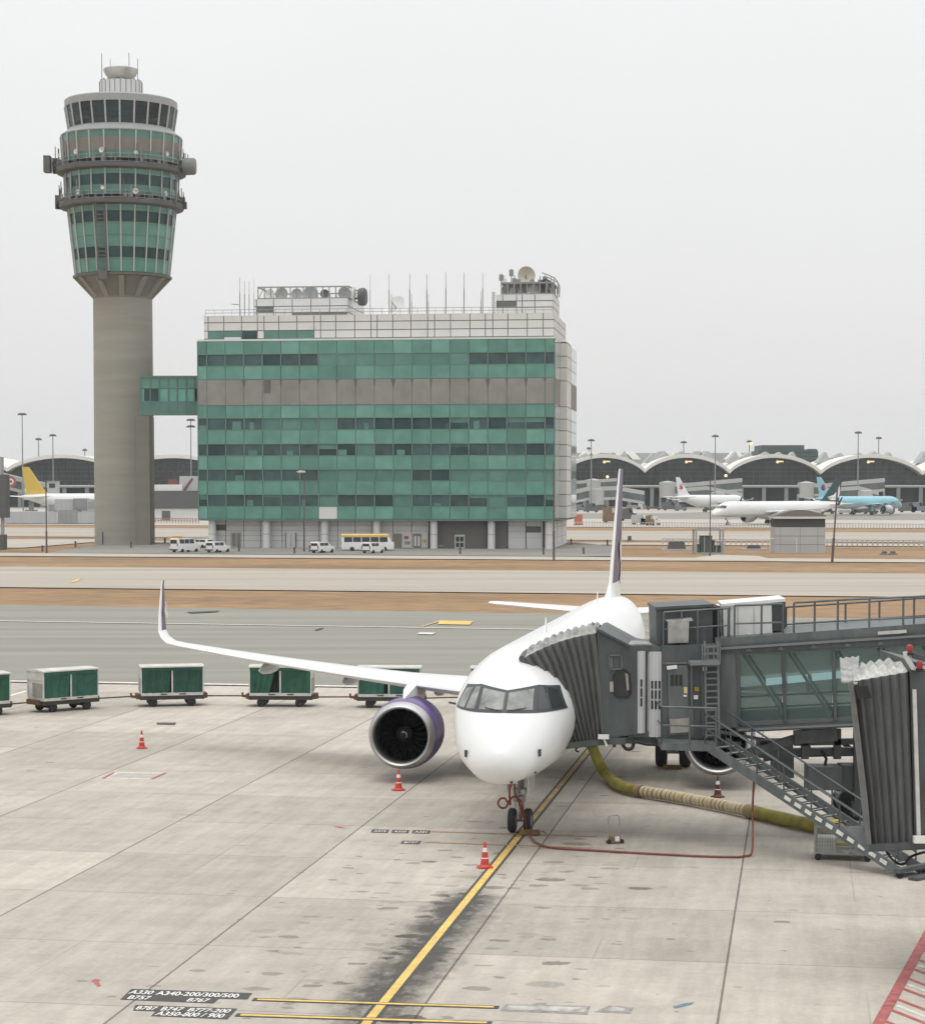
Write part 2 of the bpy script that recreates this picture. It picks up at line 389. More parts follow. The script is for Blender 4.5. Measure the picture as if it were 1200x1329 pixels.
# worn away stop markings at the right
for q in ([(655, 1304), (766, 1306.5), (762, 1317.5), (649, 1312.5)], [(790, 1306), (822, 1308), (818, 1316), (770, 1314)]): gquad('worn_panel_marking', q, m_worn, .006)
for q in ([(660, 1305.5), (762, 1308), (757, 1315), (654, 1311)], [(795, 1307.6), (812, 1309), (808, 1313.4), (782, 1312.6)]): gquad('worn_panel_marking', q, mat('worn_out_panel_paint', (.40, .38, .345), .85, var=.38, scale=3.5), .010)
gquad('paint_smear_marking', [(872, 1307), (888, 1302.6), (901, 1301), (897, 1304.5), (886, 1307), (876, 1309.5)], mat('blue_paint', (.11, .2, .26), .7, var=.2, scale=4), .006)
gquad('paint_smear_marking', [(118, 1273.5), (124, 1271), (131, 1272.6), (127.5, 1274.6), (131.5, 1280), (126.5, 1281.5), (123, 1277)], m_red_p, .006)
gquad('paint_smear_marking', [(432, 1072), (442, 1073), (448, 1075.4), (438, 1074.6)], m_red_p, .006)
gquad('pavement_lid', [(203, 938), (229, 938), (227, 941.5), (204, 941)], m_black, .006)
gquad('hydrant_marking', [(147, 1002.6), (217, 1003.6), (199, 1011.6), (132, 1010.4)], m_whitish, .005)
gquad('hydrant_marking', [(153, 1003.6), (211, 1004.4), (196, 1010.4), (140, 1009.4)], mat('patched_concrete', (.40, .37, .33), .9, var=.12, scale=3), .009)
gquad('hydrant_marking', [(147, 1002.6), (150, 1003), (137, 1010.6), (132, 1010.4)], m_red_p, .010); gquad('hydrant_marking', [(213, 1003.4), (217, 1003.6), (199, 1011.6), (195, 1011.4)], m_red_p, .010)
# red and white hatching of the bridge wheel zone
ra, rb = G(1203, 1214), G(1140, 1329); rd = (ra - rb).normalized()
gline('hatch_marking', rb - rd * 8, ra + rd * 20, .24, m_red_p, .008)
hx = (G(1203, 1260) - G(1150, 1241)).normalized()
for k in range(-5, 16):
    p = rb + rd * (k * 1.0 + .35)
    gline('hatch_marking', p + hx * .15, p + hx * 9, .13, m_red_p, .006)
    if k % 2: gline('hatch_marking', p + rd * .5 + hx * .25, p + rd * .5 + hx * 9, .12, m_whitish, .006)
# ------------------------------------------------------------------ airliners (local axes: x aft from the nose, y starboard, z up)
m_white = mat('white_aircraft_paint', (.73, .73, .722), .28, var=.02, scale=.6)
m_greyp = mat('grey_aircraft_paint', (.50, .51, .52), .4, var=.05, scale=.8)
m_metal = mat('polished_lip_metal', (.50, .495, .48), .46, 1.0, var=.05, scale=3)
m_dark = mat('black_rubber', (.022, .022, .024), .75, var=.2, scale=6)
m_gear = mat('gear_grey_paint', (.36, .36, .36), .5, .3, var=.2, scale=8)
m_fan = mat('titanium_fan_blade', (.05, .052, .056), .2, .9)
m_duct = mat('dark_inlet_duct', (.016, .016, .018), .7)
m_hot = mat('exhaust_metal', (.16, .14, .12), .4, .9, var=.2, scale=5)
m_aub = mat('aubergine_paint', (.075, .045, .095), .35, var=.06, scale=1)
m_purple = mat('purple_paint', (.065, .032, .15), .33, var=.08, scale=1.2)
m_wframe = mat('windscreen_frame_paint', (.045, .05, .053), .5)
m_wglass = mat('cockpit_glass', (.21, .22, .205), .06, var=.45, scale=2.0, detail=3)  # pale mottled colour stands in for reflections on the panes
m_wdark = mat('dark_cockpit_glass', (.035, .04, .042), .06)
FUS = [  # x, top, bottom, half width
    (0, 2.86, 2.74, .05), (.06, 3.06, 2.53, .30), (.2, 3.24, 2.34, .55), (.5, 3.52, 2.12, .88), (1.0, 3.93, 2.14, 1.18), (1.5, 4.28, 2.08, 1.40), (2.0, 4.66, 2.05, 1.56),
    (2.5, 4.98, 2.03, 1.68), (3.0, 5.24, 2.01, 1.77), (4.0, 5.58, 1.98, 1.90), (5.0, 5.76, 1.94, 1.96), (6.5, 5.86, 1.935, 1.975), (8.0, 5.87, 1.93, 1.975), (29, 5.87, 1.82, 1.975),
    (31, 5.87, 1.86, 1.96), (33, 5.87, 2.1, 1.90), (35, 5.87, 2.55, 1.76), (37, 5.85, 3.08, 1.54), (39, 5.80, 3.64, 1.24), (41, 5.70, 4.16, .88), (43, 5.52, 4.62, .5), (44.2, 5.36, 4.9, .28), (44.5, 5.28, 4.98, .2)]
def fus_at(x):
    t, b_, w_ = smooth_tab(FUS, x)
    k = .51 if x > 4 else .51 - .10 * (1 - x / 4) ** 2           # height of the widest point
    return t, b_, w_, b_ + (t - b_) * k
def fus_pt(x, a):
    t, b_, w_, zc = fus_at(x); s = math.sin(a)
    return V((x, w_ * math.cos(a), zc + s * ((t - zc) if s > 0 else (zc - b_))))
def fus_hit(y, z, grow=0.0):
    """x where the line (y, z) along the body meets the nose skin"""
    lo, hi = 0.0, 8.0
    def g(x):
        t, b_, w_, zc = fus_at(x); h = (t - zc) if z > zc else (zc - b_)
        return (y / (w_ + grow)) ** 2 + ((z - zc) / (h + grow)) ** 2 - 1
    if g(hi) > 0: return hi
    for _ in range(40):
        md = (lo + hi) / 2
        if g(md) > 0: lo = md
        else: hi = md
    return hi
def nose_patch(b, quad, n, out, sgn, mi=0):
    """a patch of the nose skin bounded by four (y, z) corners, raised a few mm"""
    p00, p10, p11, p01 = quad; o = len(b.v)
    for i in range(n + 1):
        for j in range(n + 1):
            u, v = i / n, j / n
            y = (p00[0] * (1 - u) + p10[0] * u) * (1 - v) + (p01[0] * (1 - u) + p11[0] * u) * v
            z = (p00[1] * (1 - u) + p10[1] * u) * (1 - v) + (p01[1] * (1 - u) + p11[1] * u) * v
            x = fus_hit(y, z); t, b_, w_, zc = fus_at(x)
            h = (t - zc) if z > zc else (zc - b_)
            e = .02; nx = -((y / fus_at(x + e)[2]) ** 2 - (y / w_) ** 2) / e
            nrm = V((-abs(.9 - y * .35), 2 * y / w_ ** 2, 2 * (z - zc) / h ** 2)).normalized()
            p = V((x, y, z)) + nrm * out
            b.v.append(V((p.x, p.y * sgn, p.z)))
    for i in range(n):
        for j in range(n):
            b.f.append([o + i * (n + 1) + j, o + (i + 1) * (n + 1) + j, o + (i + 1) * (n + 1) + j + 1, o + i * (n + 1) + j + 1]); b.mi.append(mi)
def airfoil(t, n=14):
    """closed outline (x 0..1, z) of a wing section of relative thickness t"""
    xs_ = [(1 - math.cos(math.pi * i / n)) / 2 for i in range(n + 1)]
    f = lambda x: 5 * t * (.2969 * math.sqrt(x) - .126 * x - .3516 * x * x + .2843 * x ** 3 - .1036 * x ** 4)
    return [(x, f(x)) for x in xs_[::-1]] + [(x, -f(x) * .75) for x in xs_[1:-1]]
def wing_mesh(b, secs, sgn, white_le=0, vertical=False):
    """secs: (x_le, span position, z, chord, thickness[, tilt]) lofted; tilt turns the section from flat to upright"""
    rings = []
    for s in secs:
        x, y, z, c, t = s[:5]; tilt = s[5] if len(s) > 5 else 0
        r = []
        for u, h in airfoil(t):
            hh = h * c
            r.append(V((x + u * c, sgn * (y - hh * math.sin(tilt)), z + hh * math.cos(tilt))) if not vertical else V((x + u * c, y + hh, z)))
        rings.append(r)
    n = len(rings[0])
    mif = (lambda i, j: 1 if min(abs(j - 14), abs(j + 1 - 14)) > white_le and (i > 2 or not vertical) else 0) if white_le > 0 else (lambda i, j: 1) if white_le < 0 else None
    b.loft(rings, mif=mif)
def make_airliner(name, label, loc, aftdir, liv, short=0.0, detail=True, group=None):
    root = thing(name, label, 'airliner', loc, math.atan2(aftdir.y, aftdir.x), group)
    X = lambda x: x - short if x > 12 else x
    nseg = 40 if detail else 18
    # body
    b = MB(); xsn = [0, .03, .06, .12, .2, .35, .5, .75, 1, 1.25, 1.5, 1.75, 2, 2.25, 2.5, 2.75, 3, 3.5, 4, 4.5, 5, 5.75, 6.5, 8, 12, 20, 29, 30, 31, 32, 33, 34, 35, 36, 37, 38, 39, 40, 41, 42, 43, 43.7, 44.2, 44.5]
    b.loft([[V((X(x), p.y, p.z)) for p in (fus_pt(x, 2 * math.pi * k / nseg) for k in range(nseg))] for x in xsn], mif=(lambda i, j: 0) if not liv.get('belly') else (lambda i, j: 1 if (nseg * .56 < j < nseg * .94) else 0))
    b.build('fuselage', [liv['body'], liv.get('belly', liv['body'])], root, 60)
    # belly fairing
    b = MB(); rg = []
    for x, w_, bt, tp in ((15.5, .6, 1.75, 2.3), (17, 1.7, 1.5, 2.7), (19, 2.15, 1.35, 2.9), (23, 2.15, 1.35, 2.9), (25, 1.7, 1.5, 2.6), (27, .6, 1.75, 2.2)):
        rg.append([V((X(x), w_ * math.cos(2 * math.pi * k / 16), (bt + tp) / 2 + (tp - bt) / 2 * math.sin(2 * math.pi * k / 16))) for k in range(16)])
    b.loft(rg); b.build('belly_fairing', liv.get('belly', liv['body']), root, 60)
    # cockpit windows
    b = MB()
    for sg in (1, -1):
        nose_patch(b, ((0, 4.15), (.92, 4.13), (.86, 4.88), (0, 4.75)), 8, .010, sg)
        nose_patch(b, ((.92, 4.13), (1.70, 4.15), (1.42, 4.81), (.86, 4.88)), 8, .010, sg)
    b.build('windscreen_frame', m_wframe, root, 60)
    for sg in (1, -1):
        for q, mt in ((((.055, 4.23), (.80, 4.21), (.76, 4.78), (.055, 4.68)), m_wglass), (((.93, 4.20), (1.26, 4.20), (1.06, 4.79), (.88, 4.81)), m_wglass if sg > 0 else m_wdark), (((1.32, 4.20), (1.62, 4.21), (1.38, 4.71), (1.12, 4.78)), m_wglass if sg > 0 else m_wdark)):
            b = MB(); nose_patch(b, q, 5, .018, sg); b.build('cockpit_window', mt, root, 60)
    # wings
    for sg in (1, -1):
        b = MB()
        sec = []
        for i in range(13):
            y = 1.2 + (16.6 - 1.2) * i / 12
            xle = 15.95 + (y - 1.98) * .52; c = (22.45 - xle) if y < 6.4 else (22.45 + (y - 6.4) * .268 - xle)
            z = 3.02 + .70 * (y / 17) + .62 * (y / 17) ** 2 + (.08 if y > 3 else 0)
            sec.append((X(xle), y, z, c, .145 - .045 * y / 17))
        x0, y0, z0, c0 = sec[-1][0], 16.6, sec[-1][2], sec[-1][3]
        sec += [(x0 + .28, 17.1, z0 + .08, c0 - .2, .10, .3), (x0 + .58, 17.42, z0 + .27, c0 - .4, .10, .8), (x0 + .82, 17.6, z0 + .52, c0 - .52, .10, 1.2)]
        wing_mesh(b, sec, sg); wg = b.build('wing', liv['body'] if detail else m_greyp, root, 40)
        if not liv.get('nowl'):
            b = MB()
            xw, zw, cw = x0 + .82, z0 + .52, c0 - .52
            wing_mesh(b, [(xw, 17.6, zw, cw, .10, 1.25), (xw + .45, 17.72, zw + .6, cw - .2, .09, 1.4), (xw + .95, 17.82, zw + 1.25, cw - .42, .085, 1.42), (xw + 1.4, 17.9, zw + 1.85, cw - .68, .08, 1.42), (xw + 1.62, 17.92, zw + 2.05, .32, .08, 1.42)], sg, white_le=4 if detail else (-1 if liv.get('winglet') else 0))
            wl = b.build('winglet', [liv['body'], liv.get('winglet', liv['body'])], wg, 40)
            if liv.get('winglet') and detail:
                b = MB(); o = V((xw + .98, (17.66) * sg, zw + .62)); 
                for q in ([(0, 0), (.18, .18), (.26, .42), (.1, .62), (.12, .36), (-.02, .2)], [(.12, .02), (.42, -.2), (.44, .02), (.28, .2)]):
                    b.add([o + V((u, -.05 * sg, v)) for u, v in q], [list(range(len(q)))])
                b.build('emblem', liv['body'], wl)
        for yf in (5.2, 9.0, 12.6):
            xf = 22.2 if yf < 6.4 else 22.45 + (yf - 6.4) * .268; zf = 2.9 + .70 * yf / 17 + .62 * (yf / 17) ** 2
            b = MB(); rg = []
            for t, rr in ((-2.6, .04), (-1.9, .2), (-.9, .27), (.2, .24), (.9, .1), (1.1, .03)):
                rg.append([V((X(xf + t), sg * (yf + rr * .6 * math.cos(2 * math.pi * k / 10)), zf - .1 + rr * math.sin(2 * math.pi * k / 10) - .1)) for k in range(10)])
            b.loft(rg); b.build('flap_fairing', m_greyp if detail else liv['body'], wg, 60)
        # engine
        ex, ey, ez = X(15.35), 5.75 * sg, 1.76
        en = bpy.data.objects.new('engine', None); C.objects.link(en); en.parent = root; en.location = (ex, ey, ez)
        ns = 40 if detail else 18
        b = MB(); b.lathe([(1.245, .42), (1.29, .8), (1.325, 1.3), (1.30, 2.1), (1.16, 2.9), (.98, 3.45), (.93, 3.45), (.9, 2.9)], ns, ax='x')
        b.build('cowl', liv['cowl'], en, 40)
        if detail and liv.get('cowl2'):
            b = MB(); b.lathe([(1.238, .40), (1.252, .42), (1.30, .8), (1.318, 1.0), (1.30, 1.02)], ns, ax='x', mif=lambda i, j: 0); b.build('cowl_front', liv['cowl2'], en, 40)
        b = MB(); b.lathe([(1.245, .42), (1.20, .2), (1.14, .07), (1.08, .0), (1.03, .03), (.99, .14), (.98, .38)], ns, ax='x'); b.build('inlet_lip', m_metal, en, 60)
        b = MB(); b.lathe([(.98, .38), (.985, .7), (1.0, 1.15), (.3, 1.2), (.0, 1.22)], ns, ax='x'); b.build('inlet_duct', m_duct, en, 40)
        b = MB(); nb = 20 if detail else 12
        for k in range(nb):
            a = 2 * math.pi * k / nb; vs = []
            for i in range(6):
                r = .3 + (.965 - .3) * i / 5; tw = R(30 + 30 * i / 5); cw_ = .16 + .12 * i / 5; sw = .10 * math.sin(math.pi * i / 5)
                e = V((0, -math.sin(a), math.cos(a))); rad = V((0, math.cos(a), math.sin(a)))
                c_ = rad * r + e * sw + V((.86, 0, 0)); d_ = V((math.cos(tw), 0, 0)) + e * math.sin(tw)
                vs += [c_ - d_ * cw_ / 2, c_ + d_ * cw_ / 2]
            b.add(vs, [(2 * i, 2 * i + 1, 2 * i + 3, 2 * i + 2) for i in range(5)])
        b.build('fan', m_fan, en, 60, recalc=False)
        b = MB(); b.lathe([(.0, .48), (.09, .54), (.19, .68), (.27, .84), (.31, 1.0)], 20, ax='x'); sp = b.build('spinner', m_duct, en, 60)
        if detail:
            b = MB(); pts_ = []
            for i in range(10):
                a = 1.2 + i * .34; r = .10 + .006 * i; pts_.append(V((.535 + .013 * i - .004, r * math.cos(a), r * math.sin(a))))
            b.tube(pts_, .013, 5); b.build('spiral_mark', m_white, sp)
        b = MB(); b.lathe([(.60, 3.2), (.58, 3.7), (.45, 4.25), (.3, 4.3)], 20, ax='x'); b.lathe([(.3, 4.2), (.12, 4.75), (.0, 4.8)], 14, ax='x'); b.build('exhaust_nozzle', m_hot, en, 50)
        b = MB(); rg = []
        for x, zb, zt, hw in ((.75, 1.26, 1.34, .03), (1.6, 1.28, 1.66, .17), (2.8, 1.1, 1.86, .2), (4.2, 1.0, 1.72, .17), (5.4, 1.3, 1.6, .04)):
            rg.append([V((x, -hw, zb)), V((x, -hw, zt - hw * .6)), V((x, 0, zt)), V((x, hw, zt - hw * .6)), V((x, hw, zb))])
        b.loft(rg); b.build('pylon', liv['body'], en, 40)
    # tail
    def upright(secs, nm, mats, wl=0):
        b = MB(); wing_mesh(b, secs, 1, wl, True); return b.build(nm, mats, root, 50)
    fin = upright([(X(34.6), 0, 5.45, 8.2, .10), (X(35.5), 0, 5.75, 7.3, .092), (X(36.3), 0, 6.0, 6.5, .078), (X(37.0), 0, 6.45, 5.85, .064), (X(37.55), 0, 7.0, 5.4, .06), (X(41.6), 0, 11.45, 2.42, .07), (X(41.95), 0, 11.76, 2.1, .06)], 'tail_fin', [liv['body'], liv['fin']], liv.get('fin_le', 3))
    for pts_, mt in liv.get('emblem', []):
        for sg in (1, -1):
            b = MB()
            def th_(x, z):
                c = 7.3 + (2.42 - 5.4) / 4.45 * 0; xle = 37.55 + (z - 7.0) * .91; c = 5.4 + (z - 7.0) * (2.42 - 5.4) / 4.45
                u = min(.98, max(.05, (x - xle) / c)); t = .064
                return 5 * t * (.2969 * math.sqrt(u) - .126 * u - .3516 * u * u + .2843 * u ** 3 - .1036 * u ** 4) * c + .025
            b.add([V((X(x), sg * th_(x, z), z)) for x, z in pts_], [list(range(len(pts_)))])
            b.build('emblem', mt, fin)
    for sg in (1, -1):
        b = MB(); wing_mesh(b, [(X(38.2 + .5 * (y - .5)), y, 4.95 + .055 * y, 4.1 - .41 * (y - .5), .10) for y in (.3, 2, 4, 5.8)] + [(X(41.1), 6.22, 5.3, 1.45, .08)], sg); b.build('stabilizer', liv['body'], root, 40)
    # landing gear
    ng = bpy.data.objects.new('nose_gear', None); C.objects.link(ng); ng.parent = root; ng.location = (5.07, 0, 0)
    b = MB(); b.tube([(-.05, 0, 1.95), (0, 0, 1.0)], .10, 10); b.tube([(0, 0, 1.05), (0, 0, .36)], .065, 10); b.bar((-.9, 0, 1.9), (0, 0, 1.15), .08); b.bar((0, -.28, .38), (0, .28, .38), .08)
    b.path([(-.1, 0, .95), (-.32, 0, .68), (-.08, 0, .42)], .06, .12); b.box(-.22, .06, -.2, .2, 1.22, 1.42); b.tube([(-.2, -.2, 1.1), (-.2, .2, 1.1)], .09, 8); b.box(-.14, .1, -.14, .14, .98, 1.06)
    b.tube([(-.1, .14, 1.8), (-.18, .17, 1.3), (-.12, .13, .8)], .02, 5); b.tube([(-.12, -.12, 1.8), (-.2, -.16, 1.3), (-.1, -.12, .7)], .02, 5)
    b.build('strut', m_gear, ng, 40)
    for s_ in (1, -1):
        b = MB(); b.bar((-.22, .12 * s_, 1.33), (-.30, .12 * s_, 1.33), .13); b.build('taxi_light', m_greyp, ng)
        b = MB(); b.box(-.7, .9, .34 * s_ - .015, .34 * s_ + .015, 1.35, 1.84); b.build('gear_door', liv['body'], ng)
    def wheel(par, x, y, r, w_, nm='wheel'):
        b = MB(); b.lathe([(r * .55, -w_ / 2), (r * .88, -w_ / 2), (r, -w_ * .3), (r, w_ * .3), (r * .88, w_ / 2), (r * .55, w_ / 2)], 24, o=(x, y, r), ax='y'); b.lathe([(.0, -w_ * .3), (r * .56, -w_ * .42), (r * .56, w_ * .42), (.0, w_ * .3)], 20, o=(x, y, r), ax='y', mi=1)
        return b.build(nm, [m_dark, m_greyp], par, 40)
    for s_ in (1, -1): wheel(ng, 0, .25 * s_, .385, .23)
    for sg in (1, -1):
        mg = bpy.data.objects.new('main_gear', None); C.objects.link(mg); mg.parent = root; mg.location = (X(21.98), 3.8 * sg, 0)
        b = MB(); b.tube([(0, 0, 3.0), (0, 0, 1.1)], .16, 10); b.tube([(0, 0, 1.2), (0, 0, .55)], .11, 10); b.bar((0, -sg * 1.8, 2.4), (0, 0, 1.5), .12); b.bar((0, -.55, .58), (0, .55, .58), .14); b.path([(.2, 0, 1.2), (.45, 0, .9), (.1, 0, .6)], .08, .16); b.build('strut', m_gear, mg, 40)
        b = MB(); b.box(-.6, .6, sg * .32 - .02, sg * .32 + .02, 1.1, 2.9); b.build('gear_door', liv['body'], mg)
        for s_ in (1, -1): wheel(mg, 0, .46 * s_, .58, .42)
    if detail:
        if 0: b = MB(); b.tube([V((1.12, p.y * 1.001, p.z)) for p in (fus_pt(1.12, 2 * math.pi * k / 60) for k in range(61))], .005, 5); b.build('radome_seam', m_greyp, root, 60)
        for sg in (1, -1):
            b = MB(); q = [(.10, 4.19), (.30, 4.22), (.62, 4.27)]; b.tube([V((fus_hit(y, z) - .05, y * sg, z + .02)) for y, z in q], .012, 5); b.build('wiper', m_dark, root, 60)
        for x, z in ((11.5, 5.86), (30.5, 5.86)):
            b = MB(); b.add([V((x, -.02, z)), V((x + .42, -.02, z)), V((x + .5, -.01, z + .5)), V((x + .36, -.01, z + .5)), V((x, .02, z)), V((x + .42, .02, z)), V((x + .5, .01, z + .5)), V((x + .36, .01, z + .5))], [(0, 1, 2, 3), (4, 5, 6, 7), (0, 1, 5, 4), (1, 2, 6, 5), (2, 3, 7, 6), (3, 0, 4, 7)])
            b.build('blade_antenna', liv['body'], root)
        for y, z in ((-1.12, 3.05), (1.05, 3.0), (-.35, 2.22), (-.95, 2.42), (.95, 2.4)):
            x = fus_hit(abs(y), z); b = MB(); b.box(x - .10, x + .05, y - .035, y + .035, z - (.10 if z > 2.9 else .02), z + (.10 if z > 2.9 else .02)); b.build('air_data_probe', m_wframe, root)
        b = MB()
        p0 = [fus_pt(4.6, 2 * math.pi * k / 60) for k in range(60)]
        for y0 in (2.1,):
            b.tube([(4.7, y0 - .18, 4.05), (4.55, y0 + .08, 4.12)], .035, 6)
        b.build('pitot_tube', m_wframe, root)
    return root
hk_emblem = [
    ([(40.2, 8.0), (40.9, 7.3), (41.6, 7.4), (42.2, 8.2), (42.6, 9.3), (41.8, 8.5), (41.2, 8.1), (40.7, 8.4)], m_white),
    ([(40.2, 6.5), (42.0, 6.2), (42.5, 6.6), (42.55, 7.8), (42.0, 7.2), (41.2, 6.8)], m_white)]
MAINLIV = dict(body=m_white, fin=m_aub, cowl=m_purple, cowl2=mat('sky_reflection_purple', (.125, .08, .225), .3, var=.05, scale=1), winglet=m_aub, emblem=hk_emblem, fin_le=1)  # cowl front coloured paler to stand in for sky reflection
nose = V((1.81, 67.08, 0)) - AX * 5.07
plane0 = make_airliner('airliner', 'white airliner with purple engines and dark tail fin docked nose on at the jet bridge', nose, AX, MAINLIV)
# ------------------------------------------------------------------ things on the stand
def Pz(px, py, z):
    d = ray(px, py); t = (H - z) / -d.z
    return V((d.x * t, d.y * t, z))
m_cone = mat('red_cone_plastic', (.50, .045, .03), .5, var=.1, scale=9)
m_cone2 = mat('shade_dark_cone_plastic', (.10, .03, .025), .6, var=.2, scale=9)  # red plastic darkened in colour for a cone standing in shadow
m_refl = mat('white_reflective_band', (.72, .70, .68), .5, var=.06, scale=9)
def cone(px, py, label, m, tilt=0, h=.76):
    t = thing('traffic_cone', label, 'traffic cone', G(px, py), tilt, 'traffic cones on the stand')
    b = MB(); r = lambda z: .145 * (1 - z / h) + .028 * z / h
    b.lathe([(.19, .03), (.165, .07), (r(.1), .1)] + [(r(z), z) for z in (.16, .27, .30, .40, .46, .55, .58, .66, h - .02)] + [(.012, h)], 20, mif=lambda i, j: 1 if i in (4, 7, 8) else 0)
    b.build('body', [m, m_refl], t, 40)
    b = MB(); p = [(.22, .12), (.12, .22), (-.12, .22), (-.22, .12), (-.22, -.12), (-.12, -.22), (.12, -.22), (.22, -.12)]
    b.prism([(x, y, 0.005) for x, y in p], (0, 0, .035)); b.build('base', m, t)
    return t
cone(184, 971.5, 'red and white traffic cone standing alone on open concrete beyond the painted square', m_cone, .3)
cone(517, 1026, 'red and white traffic cone standing below the purple engine', m_cone, .6)
cone(629, 1126.5, 'red and white traffic cone beside the yellow line ahead of the nose wheels', m_cone, .15)
cone(931, 1035, 'traffic cone coloured dark for the shade under the airliner engine behind the jet bridge', m_cone2, .8)
# chocks
m_chock = mat('dirty_yellow_wood', (.16, .095, .03), .85, var=.35, scale=8)
def chock(p, rz, l, label):
    t = thing('wheel_chock', label, 'wheel chock', p, rz, 'wheel chocks')
    b = MB(); b.prism([(-.13, -l / 2, .02), (.13, -l / 2, .02), (.08, -l / 2, .17), (-.05, -l / 2, .17)], (0, l, 0)); b.build('block', m_chock, t)
    b = MB(); b.tube([(.0, -l / 2 - .02, .12), (.0, -l / 2 - .12, .14), (.04, -l / 2 - .2, .04)], .012, 5); b.build('rope', m_dark, t)
chock(G(687, 1083.5) + V((0, -.1, 0)), math.pi / 2 - TH, .62, 'brown wooden chock in front of the nose wheels')
mgp = nose + AX * 21.98 - SB * 3.8
chock(mgp - AX * .85, math.pi / 2 - TH, .7, 'brown wooden chock in front of the main landing wheels')
# little stand with a loop handle
t = thing('handle_stand', 'small metal stand with tall loop handle on the concrete near the nose wheels', 'handle stand', G(797, 1094.5), .2)
b = MB(); b.box(-.24, .24, -.15, .15, .02, .07); b.box(-.17, .02, -.10, .1, .07, .23); b.box(.05, .18, -.09, .09, .07, .2); b.build('base', mat('dirty_brass', (.23, .16, .09), .6, .3, var=.3, scale=9), t)
b = MB(); b.box(-.02, .12, -.17, -.11, .08, .22); b.build('label_plate', m_refl, t)
b = MB(); b.tube(smoothpath([(-.17, .06, .06), (-.17, .06, .5), (-.17, .06, .74), (-.12, .06, .83), (0, .06, .85), (.12, .06, .83), (.17, .06, .74), (.17, .06, .5), (.17, .06, .06)], 4), .022, 6); b.build('handle', m_gear, t, 60)
b = MB()
for sx_ in (-.2, .2): b = MB(); b.lathe([(.0, -.03), (.07, -.03), (.07, .03), (.0, .03)], 12, o=(sx_, -.13, .07), ax='y'); b.build('caster', m_dark, t, 40)
# conditioned-air hose
m_hose = mat('yellow_green_hose_fabric', (.24, .21, .035), .75, var=.25, scale=3, bump=.6, var2=.12, scale2=.6)
m_rib = mat('cream_ribbed_hose', (.50, .42, .28), .7, var=.12, scale=4)
m_rib2 = mat('brown_hose_rib', (.27, .19, .10), .7, var=.15, scale=4)
hp = [V((4.35, 79.4, 1.95)), V((4.66, 79.2, 1.6)), A(776, 988, 78.9)] + [Pz(x, y, .24) for x, y in ((788, 1007), (804, 1019.5), (830, 1026.5), (868, 1032.5), (925, 1043), (975, 1053.5), (1030, 1066), (1084, 1077.5))]
hs_ = smoothpath(hp, 8)
ho_ = thing('air_hose', 'thick yellow air hose with ribbed cream middle lying from airliner belly to mesh trolley', 'air hose', (hp[5].x, hp[5].y, 0))
off = ho_.location.copy()
i1 = 8 * 5; i2 = 8 * 8
rnd = random.Random(3)
def flexed(pts, r): return [r * (1 + .05 * math.sin(i * 1.3) * rnd.random()) for i in range(len(pts))]
b = MB(); s_ = hs_[:i1 + 1]; b.tube(s_, .22, 14, radii=flexed(s_, .195)); b.build('hose_section', m_hose, ho_, 60, off)
b = MB(); s_ = hs_[i2:]; b.tube(s_, .23, 14, radii=flexed(s_, .21)); b.build('hose_section', m_hose, ho_, 60, off)
mid = smoothpath(hs_[i1:i2 + 1:4], 24)
L_ = 0; rings = []; dense = []
for a, c in zip(mid, mid[1:]):
    n_ = max(1, int((c - a).length / .035)); dense += [a.lerp(c, k / n_) for k in range(n_)]
dense.append(mid[-1]); acc = 0; rad = []
for i, p in enumerate(dense):
    acc += (p - dense[i - 1]).length if i else 0
    rad.append(.185 + .018 * math.cos(acc / .22 * 2 * math.pi))
b = MB(); nb0 = len(b.f); b.tube(dense, .2, 12, radii=rad)
for k in range(len(b.f)): b.mi[k] = 1 if rad[min(k // 12, len(rad) - 1)] < .178 else 0
b.build('ribbed_hose_section', [m_rib, m_rib2], ho_, 60, off)
b = MB()
for i in (i1, i2):
    b = MB(); b.tube([hs_[i - 1].lerp(hs_[i], .2), hs_[i].lerp(hs_[i + 1] if i + 1 < len(hs_) else hs_[i], .8)], .225, 14); b.build('strap', m_rib2, ho_, 60, off)
# ground power cable
m_cable = mat('red_brown_cable_rubber', (.20, .055, .04), .6, var=.15, scale=5)
pl = nose + AX * 3.6 + V((0, 0, 1.97)) + SB * .12
cp = [pl + V((0, 0, -.18)), pl + V((-.02, -.05, -.6)), pl + V((.0, -.12, -.85))]
lc = pl + V((-.22, -.15, -.80))
loop = [lc + V((.155 * math.cos(a), 0.02 * a, .16 * math.sin(a))) for a in [0, -1, -2, -3, -4, -5, -6]]
rest = [pl + V((.10, -.1, -.62)), pl + V((.34, -.05, -.78)), pl + V((.42, .1, -1.2)), A(684, 1078, 66.6)] + [Pz(x, y, .045) for x, y in ((692, 1091), (704, 1097.5), (722, 1101), (780, 1104.5), (850, 1108.5), (910, 1111.5), (958, 1112.6))]
cpts = smoothpath(cp + loop + rest, 6)
e0 = Pz(970, 1111, .05); e1 = Pz(975.5, 1106, .12)
up = [e0, e1, V((e1.x + .06, e1.y + .3, .7)), A(976.5, 1050, e1.y + .9), A(978, 1004, e1.y + 1.2)]
cab_ = thing('power_cable', 'red power cable hanging from the airliner nose and running across the concrete', 'power cable', (pl.x, pl.y, 0))
b = MB(); b.tube(cpts + smoothpath(up, 6)[1:], .034, 8); b.build('cable', m_cable, cab_, 60, cab_.location)
